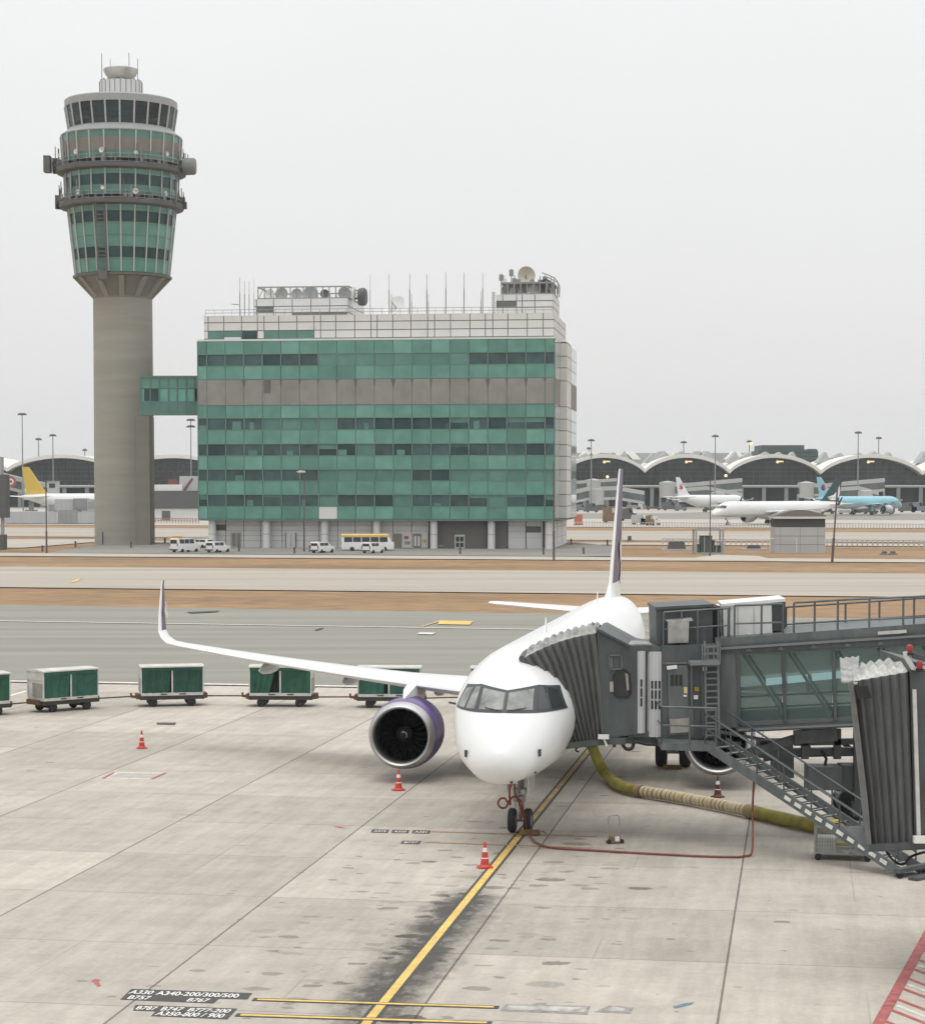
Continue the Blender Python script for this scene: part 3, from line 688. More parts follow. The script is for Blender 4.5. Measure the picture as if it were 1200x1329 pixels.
b = MB(); b.tube(smoothpath([pl + V((.14, 0, -.15)), pl + V((.15, -.03, -.5)), pl + V((.30, .0, -.9)), pl + V((.38, .1, -1.3))], 5), .035, 8); b.build('cable', m_cable, cab_, 60, cab_.location)
b = MB(); b.box(pl.x - .14, pl.x + .22, pl.y - .12, pl.y + .12, pl.z - .22, pl.z + .06); b.build('plug', m_refl, cab_, None, cab_.location)
# ------------------------------------------------------------------ baggage carts
m_curt = mat('dark_green_curtain', (.012, .075, .045), .7, var=.25, scale=2.5, bump=.5)
m_curts = [m_curt, mat('faded_green_curtain', (.02, .09, .06), .75, var=.3, scale=2, bump=.5), mat('deep_green_curtain', (.010, .06, .04), .7, var=.25, scale=3, bump=.5)]
m_cartw = mat('grey_white_cart_panel', (.50, .50, .47), .6, var=.15, scale=3)
m_roofw = mat('dusty_white_roof', (.52, .51, .47), .7, var=.16, scale=2)
m_chas = mat('dirty_black_chassis', (.04, .037, .033), .8, var=.3, scale=5)
m_rust = mat('rusty_brown_metal', (.13, .07, .04), .85, var=.35, scale=6)
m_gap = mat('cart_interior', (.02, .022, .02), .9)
CL, CW = 3.05, 1.5
def cart(px, py, rz, label, towto=None, open_=.0, seed=0):
    rn = random.Random(seed); t = thing('baggage_cart', label, 'baggage cart', G(px, py), rz, 'towed train of baggage carts')
    h, w_ = CL / 2, CW / 2; cu = m_curts[seed % 3]
    b = MB(); b.box(-h - .06, h + .06, -w_, w_, .36, .56); b.box(-h - .22, -h - .06, -.5, .5, .38, .62, 1); b.box(h + .06, h + .24, -.5, .5, .38, .62, 1); b.box(-1.15, -.75, -w_ * .8, w_ * .8, .2, .36); b.box(.75, 1.15, -w_ * .8, w_ * .8, .2, .36); b.build('chassis', [m_chas, m_rust], t)
    b = MB(); b.box(-h, h, -w_ - .01, w_ + .01, .56, .70); 
    for x in (-.42, .5): b.box(x - .16, x + .16, -w_ - .02, -w_ + .05, .60, .66, 1)
    b.build('sill', [m_cartw, m_chas], t)
    b = MB()
    for x in (-h, h):
        for y in (-w_, w_ - .07): b = MB(); b.box(x - .03, x + .03, y, y + .07, .7, 1.98); b.build('post', m_cartw, t)
    for y in (-w_ + .02, w_ - .02): b = MB(); b.box(-.04, .04, y - .03, y + .03, .7, 1.95); b.build('post', m_cartw, t)
    b = MB(); b.prism([(-h - .06, -w_ - .05, 1.96), (-h - .06, w_ + .05, 1.96), (-h - .06, w_ + .05, 2.02), (-h - .06, 0, 2.08), (-h - .06, -w_ - .05, 2.02)], (CL + .12, 0, 0)); b.build('roof', m_roofw, t)
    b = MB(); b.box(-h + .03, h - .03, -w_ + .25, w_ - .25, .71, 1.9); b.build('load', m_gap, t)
    for sx_ in (-1, 1):
        b = MB(); b.box(sx_ * (h - .02) - .015, sx_ * (h - .02) + .015, -w_ + .07, w_ - .07, .7, 1.55, 0); b.box(sx_ * h - .02, sx_ * h + .02, -w_ + .07, w_ - .07, 1.55, 1.95, 1); b.box(sx_ * (h + .01) - .02, sx_ * (h + .01) + .02, -w_ + .15, w_ - .5, .75, 1.4, 2); b.build('end_panel', [m_cartw, m_roofw, mat('dull_panel', (.27, .25, .22), .8, var=.25, scale=3)], t)
    for sy in (-1, 1):
        for k in (0, 1):
            x0, x1 = (-h + .04, -.10 + open_ * rn.uniform(-.5, .1)) if k == 0 else (.07, h - .04)
            b = MB(); n = 26; rows = []
            for i in range(9):
                z = 1.95 - 1.24 * i / 8; row = []
                for j in range(n + 1):
                    u = j / n; pull = (.30 * open_ * (i / 8) * u if k == 0 else 0)
                    x = x0 + (x1 - x0) * u - pull
                    y = -w_ + .035 * math.sin(u * 21 + seed + k) * (.3 + .7 * i / 8) + .02 * math.sin(u * 47 + i * .6) + .05 * math.sin(i / 8 * math.pi) * math.sin(u * math.pi)
                    row.append(V((x, sy * (-y if False else 1) * y if sy > 0 else -y, z)))
                rows.append(row)
            b.loft(rows, closed=False); b.build('curtain', cu, t, 60, recalc=False)
        b = MB(); b.box(-h + .03, h - .03, sy * (w_ + .015) - .015, sy * (w_ + .015) + .015, 1.80, 1.955); b.build('valance', cu, t)
    for x in (-.95, .95):
        for y in (-w_ + .14, w_ - .14): wheel_b = MB().lathe([(.0, -.09), (.15, -.09), (.225, -.06), (.225, .06), (.15, .09), (.0, .09)], 16, o=(x, y, .225), ax='y'); wheel_b.build('wheel', m_dark, t, 40)
    if towto is not None:
        M = Matrix.Rotation(-rz, 4, 'Z'); q = M @ (towto - G(px, py)); s0 = V((-h - .2, 0, .46)); e = V((q.x, q.y, .44))
        m_ = s0.lerp(e, .45) + V((0, 0, -.02))
        b = MB(); b.bar(s0, s0 + V((-.22, 0, .02)), .12); b.bar(s0 + V((-.2, 0, .03)), e, .065, .065); b.bar(s0 + V((-.25, 0, -.02)), s0 + V((-.25, 0, .2)), .09); b.bar(e + V((0, 0, -.08)), e + V((0, 0, .12)), .10); b.build('tow_bar', m_rust, t)
    return t
cs = [(-34, 929, R(38), 'green baggage cart cut off by the photo edge at the head of the train', 0), (82, 921.5, R(42), 'green baggage cart turned to show its white end panel', .1), (222, 915.5, R(13), 'green baggage cart below the airliner winglet', .25),
      (366, 916, R(-2), 'green baggage cart with one curtain hitched aside beneath the wing', .9), (506, 917.5, R(-2), 'green baggage cart half hidden behind wing and purple engine', .2), (652, 918, R(-2), 'green baggage cart hidden behind the airliner nose with only its tow bar showing', .1)]
prev = None
for i, (px, py, rz, lb_, op) in enumerate(cs):
    tt = cart(px, py, rz, lb_, prev, op, i)
    prev = tt.location + Matrix.Rotation(rz, 4, 'Z') @ V((CL / 2 + .24, 0, 0))
# ------------------------------------------------------------------ mesh trolley that takes the hose
m_galv = mat('galvanised_mesh', (.33, .34, .33), .5, .4, var=.15, scale=5)
tr = thing('mesh_trolley', 'wheeled wire mesh trolley with yellow hose coiled inside at foot of the stairs', 'mesh trolley', G(1094, 1114), R(-12))
h, w_, zt = .80, .5, .98
b = MB()
for x in (-h, h):
    for y in (-w_, w_): b.bar((x, y, .2), (x, y, zt), .05)
for z in (.22, zt):
    for y in (-w_, w_): b.bar((-h, y, z), (h, y, z), .05)
    for x in (-h, h): b.bar((x, -w_, z), (x, w_, z), .05)
b.bar((.22, -w_, .2), (.22, -w_, zt), .05); b.bar((h, -w_, zt), (h + .35, -w_, .3), .04); b.bar((h, w_, zt), (h + .35, w_, .3), .04)
b.box(-h, h, -w_, w_, .17, .20); b.build('frame', m_galv, tr)
b = MB()
for i in range(1, 22):
    x = -h + 2 * h * i / 22
    for y in (-w_, w_): b.bar((x, y, .24), (x, y, zt), .012)
for i in range(1, 12):
    y = -w_ + 2 * w_ * i / 12
    for x in (-h, h): b.bar((x, y, .24), (x, y, zt), .012)
for i in range(1, 7):
    z = .22 + (zt - .22) * i / 7
    for y in (-w_, w_): b.bar((-h, y, z), (h, y, z), .012)
    for x in (-h, h): b.bar((x, -w_, z), (x, w_, z), .012)
b.build('mesh_lattice', m_galv, tr)
b = MB(); pts_ = [(.15 + .42 * math.cos(a) * (1 - .02 * i), -.05 + .36 * math.sin(a), .28 + .02 * i) for i, a in ((k, k * .5) for k in range(44))]
b.tube(pts_[:22], .05, 7); b.build('hose_coil', mat('yellow_hose_plastic', (.48, .38, .03), .5, var=.1, scale=5), tr, 60)
b = MB(); b.box(-h + .04, -.2, -w_ + .06, w_ - .06, .2, .62); b.build('inner_box', m_cartw, tr)
for x in (-h + .1, h - .1):
    for y in (-w_, w_): b = MB(); b.lathe([(.0, -.03), (.10, -.03), (.10, .03), (.0, .03)], 14, o=(x, y, .10), ax='y'); b.build('caster', m_dark, tr, 40)
# ------------------------------------------------------------------ jet bridge docked at the airliner
m_br = mat('jet_bridge_grey_paint', (.062, .074, .075), .5, var=.2, scale=4, var2=.16, scale2=.5, stretch=(1, 1, .3))
m_br2 = mat('jet_bridge_mid_grey_paint', (.10, .115, .116), .5, var=.2, scale=4, var2=.14, scale2=.5, stretch=(1, 1, .3))
m_bel = mat('bellows_canvas', (.118, .122, .118), .85, var=.16, scale=5, bump=.3, var2=.14, scale2=.8, stretch=(1, 1, .25))
m_belr = mat('dusty_bellows_roof', (.30, .295, .28), .9, var=.4, scale=2.2, bump=.3)
m_curtn = mat('grey_roller_curtain', (.46, .465, .47), .6, var=.06, scale=2, stretch=(1, 1, .3))
m_steelw = mat('white_ac_cabinet', (.68, .68, .66), .5, var=.06, scale=1.5)
m_panel = mat('beige_notice_panel', (.33, .30, .26), .7, var=.2, scale=3)
m_pane = glassmat('tunnel_glass', (.84, .90, .89), (.12, .165, .16), .66)
m_win = mat('dark_window_glass', (.02, .024, .024), .08)
m_redl = mat('red_beacon_glass', (.28, .02, .02), .3)
m_reflection = mat('blue_white_reflection_glow', (.55, .75, .80), .5, emit=1.1)
m_warn = mat('worn_yellow_paint', (.42, .33, .04), .7, var=.3, scale=6)
m_lad = mat('ladder_grey', (.16, .175, .175), .5)
m_nosing = mat('white_tread_edge', (.66, .66, .62), .6, var=.15, scale=6)
m_floor = mat('bridge_floor', (.10, .11, .11), .8, var=.1, scale=2)
YN = 65.4                                                # near side wall of the bridge head
jb = thing('jet_bridge', 'dark grey jet bridge with bellows canopy pressed against the white airliner', 'jet bridge', (14.6, 67.5, 0))
JO = jb.location.copy()
def part(b, name, m, parent=None, smooth=None): return b.build(name, m, parent or jb, smooth, JO)
DEP = V((.45, 3.55, 0))
def bellows(rear, front, dep, nf, roof_arch, amp, jo, par, mats, near=0.0):
    """canopy of pleats: polylines up the near wall, over the roof and down the far wall, pleated along its length"""
    b = MB(); rings = []; N_ = nf * 2; npt = len(rear); na = 4
    for i in range(N_ + 1):
        t = i / N_; o = amp if i % 2 else -amp * .2
        pn = [r.lerp(f, t) for r, f in zip(rear, front)]
        bul = near * math.sin(math.pi * t)
        for q in range(npt): pn[q] = pn[q] + V((0, 0, roof_arch * 4 * t * (1 - t) * (q / (npt - 1)) ** 2))
        ring = [p + V((0, -o - bul, 0)) for p in pn]
        top = pn[-1]
        for k in range(1, na): ring.append(top + dep * (k / na) + V((0, 0, o * .7 + .14 * math.sin(math.pi * k / na))))
        ring += [p + dep + V((0, o, 0)) for p in pn[::-1]]
        rings.append(ring)
    b.loft(rings, closed=False, cap=False, mif=lambda i, j: 1 if npt - 1 <= j < npt - 1 + na else 0)
    o = b.build('bellows_canopy', mats, par, None, jo)
    sm = o.modifiers.new('thick', 'SOLIDIFY'); sm.thickness = .03
    return o
rear = [A(x, y, YN) for x, y in ((784, 957), (782, 925), (779, 885), (776, 848), (773, 822))]
front = [A(x, y, Y) for x, y, Y in ((736, 966, YN + .1), (722, 932, YN + .2), (708, 901, YN + .2), (692, 872, YN + .25), (677, 855, YN + .3))]
bellows(rear, front, DEP, 10, .13, .14, JO, jb, [m_bel, m_belr])
b = MB()   # padded bumper along the front lip and the floor lip under it
b.tube([front[-1].lerp(front[-1] + DEP, k / 4) + V((0, 0, .1 * math.sin(math.pi * k / 4))) for k in range(5)], .10, 8); b.tube(smoothpath(front, 4), .07, 8); part(b, 'bumper', m_bel, None, 60)
f0, f1 = A(733, 968, YN - .05), A(790, 962, YN - .05)
b = MB(); b.bar(f0, f1, .16, .18); b.bar(f1, A(812, 962, YN - .05), .16, .2); b.bar(f0 + DEP, f1 + DEP, .16, .18); b.prism([f0 + V((0, .1, 0)), f1 + V((0, .1, 0)), f1 + DEP, f0 + DEP], (0, 0, -.12)); part(b, 'threshold', m_br)
# cab with sloping roof
def slab(pts, Y, dep, nm, m, par=None):
    b = MB(); b.prism([A(x, y, Y) for x, y in pts], dep); return part(b, nm, m, par)
cabw = slab([(774, 818), (779, 817), (818, 838), (826, 840), (827, 953), (784, 959), (781, 925), (777, 860)], YN, DEP, 'cab', m_br)
b = MB(); b.prism([A(x, y, YN - .12) for x, y in ((777, 816.5), (818, 837.5), (818, 840.5), (777, 820))], (0, 3.7, 0)); part(b, 'cab_roof', m_br)
b = MB(); b.prism([A(x, y, YN - .03) for x, y in ((801, 872), (812, 871), (816, 876), (817.5, 900), (814, 904), (802, 904), (798, 900), (797, 877))], (0, .06, 0)); fr = part(b, 'cab_window', m_win)
b = MB(); b.path([A(x, y, YN - .04) for x, y in ((801, 871), (812, 870), (816.6, 875), (818.2, 900), (814.5, 905), (802, 905), (797.4, 901), (796.3, 877), (801, 871))], .05); part(b, 'window_frame', m_duct, fr)
b = MB(); b.prism([A(x, y, YN - .05) for x, y in ((791, 885), (797, 885), (797.5, 898), (791, 898))], (0, .08, 0)); b.prism([A(x, y, YN - .05) for x, y in ((811, 873), (815, 876), (816, 895), (813.5, 897))], (0, .01, 0)); part(b, 'notice', m_panel)
b = MB(); b.path([A(x, y, YN - .03) for x, y in ((790, 851), (806, 850), (807, 868), (791, 869), (790, 851))], .05); b.bar(A(793, 853, YN - .03), A(794, 867, YN - .03), .06); part(b, 'access_hatch', m_br2)
b = MB(); b.box(*[c for p in (A(776, 961, YN - .25), A(789, 956, YN - .15)) for c in ()], 0, 0, 0, 0, 0, 0) if False else None
lp = A(782.5, 957, YN - .25); b.box(lp.x - .16, lp.x + .17, lp.y - .1, lp.y + .1, lp.z - .05, lp.z + .08); b.bar(lp, lp + V((.12, 0, -.28)), .06); part(b, 'flood_lamp', m_steelw)
# rotunda: two roller curtains between cab and cabin
def curtain(px, r_px, y0, y1, Y, slits):
    c0, c1 = A(px, y1, Y), A(px, y0, Y); r = r_px / F * Y
    b = MB(); n = 40; rings = []
    for z in (c0.z, c1.z): rings.append([V((c0.x + r * math.cos(2 * math.pi * k / n) * (1 if k % 2 else .965), c0.y + r * 1.4 * math.sin(2 * math.pi * k / n) * (1 if k % 2 else .965), z)) for k in range(n)])
    b.loft(rings); o = part(b, 'roller_curtain', m_curtn)
    b = MB()
    for dx in slits:
        for (u, v) in ((.34, .43), (.45, .55), (.57, .67)):
            x = c0.x + dx * r; yy = c0.y - r * 1.4 * math.sqrt(1 - dx * dx) - .015; zz = c1.z - (c1.z - c0.z) * v; b.box(x - .03, x + .03, yy, yy + .05, zz, zz + (c1.z - c0.z) * (v - u))
    if slits: part(b, 'slit_vent', m_duct, o)
curtain(831, 6, 845, 951, YN + .12, (0.0,)); curtain(850, 12.5, 845, 955, YN + .32, (-.45, -.1, .3))
b = MB()
for y0, y1 in ((838, 846), (950, 957)): b.prism([A(x, y, YN + .05) for x, y in ((815, y0), (866, y0 + (2 if y0 < 900 else -1)), (866, y1), (815, y1))], (0, 3.3, 0))
b.bar(A(838.5, 846, YN + .2), A(838.5, 952, YN + .2), .07); part(b, 'rotunda_frame', m_br)
b = MB(); b.prism([A(x, y, YN + 2.6) for x, y in ((822, 842), (866, 844), (866, 955), (822, 955))], (0, .06, 0)); part(b, 'rotunda_back', m_duct)
b = MB(); b.prism([A(x, y, YN + .1) for x, y in ((815, 836), (846, 836.5), (846, 838), (815, 838))], (0, 1.6, 0)); part(b, 'rotunda_roof', m_belr)
b = MB(); b.prism([A(x, y, YN + .2) for x, y in ((786, 957), (934, 955), (934, 967), (786, 965))], (0, 3.2, 0)); part(b, 'floor_beam', m_br)
b = MB(); b.tube(smoothpath([A(x, y, YN) for x, y in ((770, 964), (750, 970), (747, 974), (751, 976))], 5), .03, 6); b.tube(smoothpath([A(x, y, YN) for x, y in ((806, 964), (812, 972), (820, 971), (824, 963), (840, 966), (862, 966))], 5), .06, 6); part(b, 'service_cable', m_dark, None, 60)
b = MB()
for x in (762, 770, 797): b.bar(A(x, 962, YN + .1), A(x, 970, YN + .1), .1)
part(b, 'bracket', m_br)
# cabin with service door
YC = YN - .05
cabin = slab([(859, 838), (932, 836), (933, 957), (860, 962)], YC, (0, 3.3, 0), 'cabin', m_br)
door = slab([(866, 864), (892, 863.5), (893.5, 953), (868, 955)], YC - .05, (0, .08, 0), 'service_door', m_br2)
b = MB()
for x in (872, 877.5, 883):
    b.prism([A(u, v, YC - .07) for u, v in ((x - 2, 876), (x + 2, 876), (x + 2, 890), (x - 2, 890))], (0, .04, 0))
part(b, 'door_window', m_win, door)
b = MB(); b.bar(A(886.5, 903, YC - .1), A(891, 903.3, YC - .1), .05); part(b, 'handle', m_refl, door)
b = MB(); b.prism([A(u, v, YC - .08) for u, v in ((887, 892), (891.5, 892), (891.8, 900), (887.2, 900))], (0, .04, 0)); part(b, 'notice', mat('pale_yellow_notice', (.62, .52, .22), .6), door)
b = MB(); b.prism([A(u, v, YC - .09) for u, v in ((869, 934), (894.5, 932), (895.5, 950), (870, 952))], (0, .05, 0)); part(b, 'kick_plate', m_panel, door)
b = MB(); b.bar(A(865, 867, YC - .12), A(878, 865.5, YC - .12), .14, .10); part(b, 'door_lamp', m_steelw)
b = MB()
for u, v, m_ in ((903.5, 894.5, 0), (902.5, 905, 1), (914, 868, 1)): p = A(u, v, YC - .04); b.box(p.x - .06, p.x + .07, p.y - .03, p.y + .05, p.z - .06, p.z + .06, m_)
part(b, 'control_box', [m_warn, m_refl])
b = MB(); b.bar(A(897, 862, YC - .03), A(898, 956, YC - .03), .06); b.bar(A(911, 861, YC - .03), A(912, 955, YC - .03), .05); b.bar(A(860, 861, YC - .03), A(932, 860, YC - .03), .05); part(b, 'panel_seam', m_br2)
# rooftop machinery
b = MB(); b.prism([A(x, y, YC + .4) for x, y in ((851, 790), (924, 786), (925, 838), (852, 840))], (0, 2.6, 0)); b.prism([A(x, y, YC + .3) for x, y in ((850, 788), (926, 784), (926, 787.5), (850, 791.5))], (0, 2.8, 0)); part(b, 'machine_cabinet', m_br)
b = MB(); b.prism([A(x, y, YC + .1) for x, y in ((864, 806), (898, 803), (899, 806), (868, 809))], (0, .6, .05)); b.prism([A(x, y, YC + .05) for x, y in ((867, 809), (894, 807), (893, 834), (867, 835))], (0, .3, 0)); part(b, 'cabinet_cover', [m_belr])
b.mi = [1] * len(b.mi)
# roof deck and tunnel
YT = YN + .1
def T(px, py, dy=0): return A(px, py, YT + dy - (px - 930) * .006)
TD = V((.25, 3.3, 0))
def tprism(pts, nm, m, dy=0, dep=None, par=None):
    b = MB(); b.prism([T(x, y, dy) for x, y in pts], dep or TD); return part(b, nm, m, par)
tprism([(930, 838), (1330, 812), (1330, 829), (930, 848)], 'roof_beam', m_br, -.08, V((.25, 3.5, 0)))
tprism([(928, 829), (1330, 800), (1330, 812), (928, 838)], 'roof_deck', m_br2, 0)
tprism([(955, 944), (1330, 926), (1330, 934), (955, 951)], 'floor_girder', m_br, -.06)
tprism([(930, 938), (1330, 921), (1330, 926), (930, 944)], 'floor_slab', m_floor, .03)
tprism([(931, 845), (957, 844), (959, 944), (933, 946)], 'end_frame', m_br2, -.02)
seams = [957, 1016, 1081, 1143, 1205, 1270, 1330]
def top_y(x): return 847.5 + (x - 957) * (829 - 847.5) / 373
def bot_y(x): return 939 + (x - 957) * (921.5 - 939) / 373
for a, c in zip(seams, seams[1:]):
    for dy in (.05, 3.2):
        b = MB(); b.prism([T(a + 1, top_y(a), dy), T(c - 1, top_y(c), dy), T(c - 1, bot_y(c), dy), T(a + 1, bot_y(a), dy)], (0, .03, 0)); part(b, 'glass_pane', m_pane)
b = MB()
for x in seams:
    for dy in (-.02, 3.2): b.bar(T(x, top_y(x) - 1, dy), T(x + 2.5, bot_y(x) + 1, dy), .10)
for dy in (-.02, 3.2): b.bar(T(957, top_y(957), dy), T(1330, top_y(1330), dy), .09)
part(b, 'mullion_frame', m_br)
b = MB(); o_ = [x for x in range(965, 1300, 58)]
for x in o_:
    b.bar(T(x, top_y(x) + 3, .45), T(x + 55, bot_y(x + 55) - 4, .45), .09); b.bar(T(x + 6, top_y(x) + 3, 2.9), T(x + 61, bot_y(x + 61) - 4, 2.9), .09)
part(b, 'brace_lattice', mat('pale_green_brace', (.26, .31, .29), .6, var=.1, scale=3))
b = MB()
for dy in (.6, 2.9): b.bar(T(957, 905, dy), T(1330, 885, dy), .06); b.bar(T(957, 920, dy), T(1330, 901, dy), .05)
part(b, 'inner_handrail', m_br2)
for x0, x1 in ((994, 1017), (1022, 1048), (1054, 1080), (1084, 1106), (1112, 1136)):
    b = MB(); ya = 884 - (x0 - 994) * .10; b.prism([T(x0, ya - 3, 2.4), T(x1, ya - 3 - (x1 - x0) * .10, 2.4), T(x1, ya + 6 - (x1 - x0) * .10, 2.4), T(x0, ya + 6, 2.4)], (0, .08, 0)); part(b, 'reflection_bar', m_reflection)  # glowing bars stand in for bright reflections in the tunnel glass
for k, x in enumerate((972, 1013, 1056, 1100, 1143)):
    b = MB(); b.prism([T(x - 4, top_y(x) - 1, -.14), T(x + 4, top_y(x) - 1.3, -.14), T(x + 1.5, top_y(x) - 5, -.14), T(x - 1.5, top_y(x) - 5, -.14)], (0, .1, 0)); part(b, 'bracket', m_br2)
b = MB(); b.bar(T(935, 842, -.12), T(1330, 817, -.12), .07); b.bar(T(958, 947.5, -.1), T(1330, 930.5, -.1), .06); part(b, 'panel_seam', m_lad)
for x in (1139, 1146): 
    b = MB(); b.bar(T(x, 822 - (x - 1139) * .1, -.15), T(x + 30, 820 - (x - 1139) * .1, -.15), .09); part(b, 'conduit', m_cartw)
# roof rails
def rail(pts, nm='guard_rail', r=.035, posts=True, m=m_br2, hz_=None, par=None):
    """pts: rail line; posts drop hz_ metres"""
    b = MB(); b.tube(pts, r, 6); b.tube([p - V((0, 0, hz_ * .5)) for p in pts], r * .8, 6)
    for p in pts: b.tube([p, p - V((0, 0, hz_))], r, 6)
    return part(b, nm, m, par, 60)
rail([T(x, 786 - (x - 945) * .03, .15) for x in (953, 988, 1016)], hz_=1.12); rail([T(x, y, .15) for x, y in ((1030, 782.5), (1057, 781), (1087, 779), (1128, 777), (1172, 775), (1186, 774.5), (1240, 771), (1300, 768))], hz_=1.25)
rail([T(x, y, 2.9) for x, y in ((1020, 788), (1097, 783), (1141, 780), (1215, 775), (1300, 770))], hz_=1.1)
rail([A(x, y, YC + .2) for x, y in ((861, 795), (884, 793), (905, 792), (932, 790), (945, 789.5))], hz_=1.05)
rail([A(946, 789.5, YC + .3), A(947, 790, YC + 2.6)], hz_=1.05)
# rooftop air conditioner
b = MB(); b.prism([T(x, y, .75) for x, y in ((938, 786), (1001, 781), (1002, 822), (939, 826))], (.12, 2.0, 0)); b.prism([T(x, y, .7) for x, y in ((936, 784), (1019, 777), (1019, 781), (936, 787.5))], (.12, 2.1, 0)); ac = part(b, 'air_conditioner', m_steelw)
b = MB(); b.prism([T(x, y, .75) for x, y in ((1000, 781), (1019, 779.5), (1019, 816), (1001, 820))], (.12, 2.0, 0)); part(b, 'grille', mat('dark_grille', (.05, .055, .055), .7, var=.2, scale=12), ac)
b = MB()
for x in (957, 978): b.bar(T(x, 785, .73), T(x + .6, 824, .73), .03)
for x in (944, 968, 995): b.bar(T(x, 824, .8), T(x + 10, 828, .8), .25, .12)
part(b, 'panel_seam', m_cartw, ac)
b = MB(); b.prism([T(x, y, .9) for x, y in ((921, 788), (934, 787), (935, 830), (922, 832))], (0, 1.6, 0)); part(b, 'control_cabinet', m_duct)
b = MB(); b.prism([T(x, y, .9) for x, y in ((909, 786), (920, 785), (920, 806), (909, 806))], (0, 1.6, 0)); part(b, 'control_cabinet', m_steelw)
# ladder up to the roof
m_lad = mat('ladder_grey', (.16, .175, .175), .5)
b = MB()
for x in (914, 931): b.bar(A(x, 832, YC - .25), A(x + 2, 958, YC - .25), .06)
for i in range(15): b.bar(A(914.3, 840 + i * 8.2, YC - .25), A(931.3, 839.4 + i * 8.2, YC - .25), .045)
for i in range(3):
    for x in (911, 934): b.bar(A(x, 838 + i * 11, YC - .25), A(x, 838 + i * 11, YC - .75), .03)
    b.bar(A(911, 838 + i * 11, YC - .75), A(934, 838 + i * 11, YC - .75), .03)
for x in (911, 918, 926, 934): b.bar(A(x, 836, YC - .75), A(x, 862, YC - .75), .03)
b.prism([A(x, y, YC - .8) for x, y in ((896, 860), (934, 858), (934, 863), (896, 864))], (0, .8, 0))
part(b, 'ladder', m_lad)
# service platform and stairs to the ground
PL0, PL1 = A(858, 965, YC - 1.25), A(931, 967, YC - 1.25)
b = MB(); b.prism([PL0, PL1, PL1 + V((0, 0, -.2)), PL0 + V((0, 0, -.2))], (0, 1.3, 0)); part(b, 'platform', m_br2)
zr = 1.1
for a, c in ((PL0, PL1), (PL0, PL0 + V((0, 1.25, 0)))):
    rail([a.lerp(c, t) + V((0, 0, zr)) for t in ((0, .5, .97) if a is PL0 and c is PL1 else (0, 1))], hz_=zr)
ft = G(1183, 1137); st = V((PL1.x, PL1.y + .55, PL1.z - .02))
dst = ft - st; side = V((-dst.y, dst.x, 0)).normalized() * .48
stair = bpy.data.objects.new('stairs', None); C.objects.link(stair); stair.parent = jb; stair.location = st - JO
def spart(b, nm, m, sm=None): return b.build(nm, m, stair, sm, st)
for sg in (1, -1):
    b = MB(); b.bar(st + side * sg, ft + side * sg + V((0, 0, .12)), .07, .28); spart(b, 'stringer', m_br2)
    b = MB(); up_ = V((0, 0, .95)); pts_ = [st.lerp(ft, t) + side * sg * 1.02 for t in (0, .14, .28, .42, .56, .70, .84, .97)]
    b.tube([p + up_ for p in pts_], .03, 6); b.tube([p + up_ * .52 for p in pts_], .025, 6)
    for p in pts_: b.tube([p, p + up_], .025, 6)
    spart(b, 'handrail', m_br, 60)
nst = 20
for i in range(nst):
    p = st.lerp(ft, (i + .7) / (nst + .4)); d_ = V((dst.x, dst.y, 0)).normalized()
    b = MB(); b.prism([p - side * .93 - d_ * .13, p + side * .93 - d_ * .13, p + side * .93 + d_ * .13, p - side * .93 + d_ * .13], (0, 0, .04)); 
    b.prism([p - side * .93 + d_ * .10 + V((0, 0, .041)), p + side * .93 + d_ * .10 + V((0, 0, .041)), p + side * .93 + d_ * .135 + V((0, 0, .041)), p - side * .93 + d_ * .135 + V((0, 0, .041))], (0, 0, .006), 1)
    spart(b, 'tread', [m_br, m_nosing])
# white bars stand in for bright ground seen through the stair gaps
for sg in (1, -1):
    b = MB()
    for i in range(8, 18):
        t0_, t1_ = (i + .12) / 19, (i + .72) / 19; b.bar(st.lerp(ft, t0_) + side * sg * 1.085 + V((0, 0, .12 * t0_ + .02)), st.lerp(ft, t1_) + side * sg * 1.085 + V((0, 0, .12 * t1_ + .02)), .02, .11)
    spart(b, 'ground_gap_bar', m_nosing)
b = MB(); p = st.lerp(ft, .62); b.bar(p - side * .5 + V((0, 0, .06)), p + side * .5 + V((0, 0, .06)), .28, .03); spart(b, 'warning_plate', m_warn)
b = MB(); b.bar(ft - side * 1.5 + V((0, 0, .22)), ft + side * 1.5 + V((0, 0, .22)), .2, .12); b.bar(ft + dst.normalized() * .5 - side * 1.3 + V((0, 0, .24)), ft + dst.normalized() * .5 + side * 1.3 + V((0, 0, .24)), .3, .08); spart(b, 'foot_frame', m_br)
for sg in (1, -1):
    b = MB(); b.lathe([(.0, -.04), (.11, -.04), (.11, .04), (.0, .04)], 14, o=ft + side * sg * 1.2 + V((0, 0, .11)), ax='y'); spart(b, 'caster', m_dark, 40)
b = MB(); b.bar(A(935, 950, YC - .6), A(990, 960, YC + .5), .1); b.bar(PL1 + V((-.2, .6, -.1)), A(960, 965, YT), .12); part(b, 'stair_bracket', m_br)
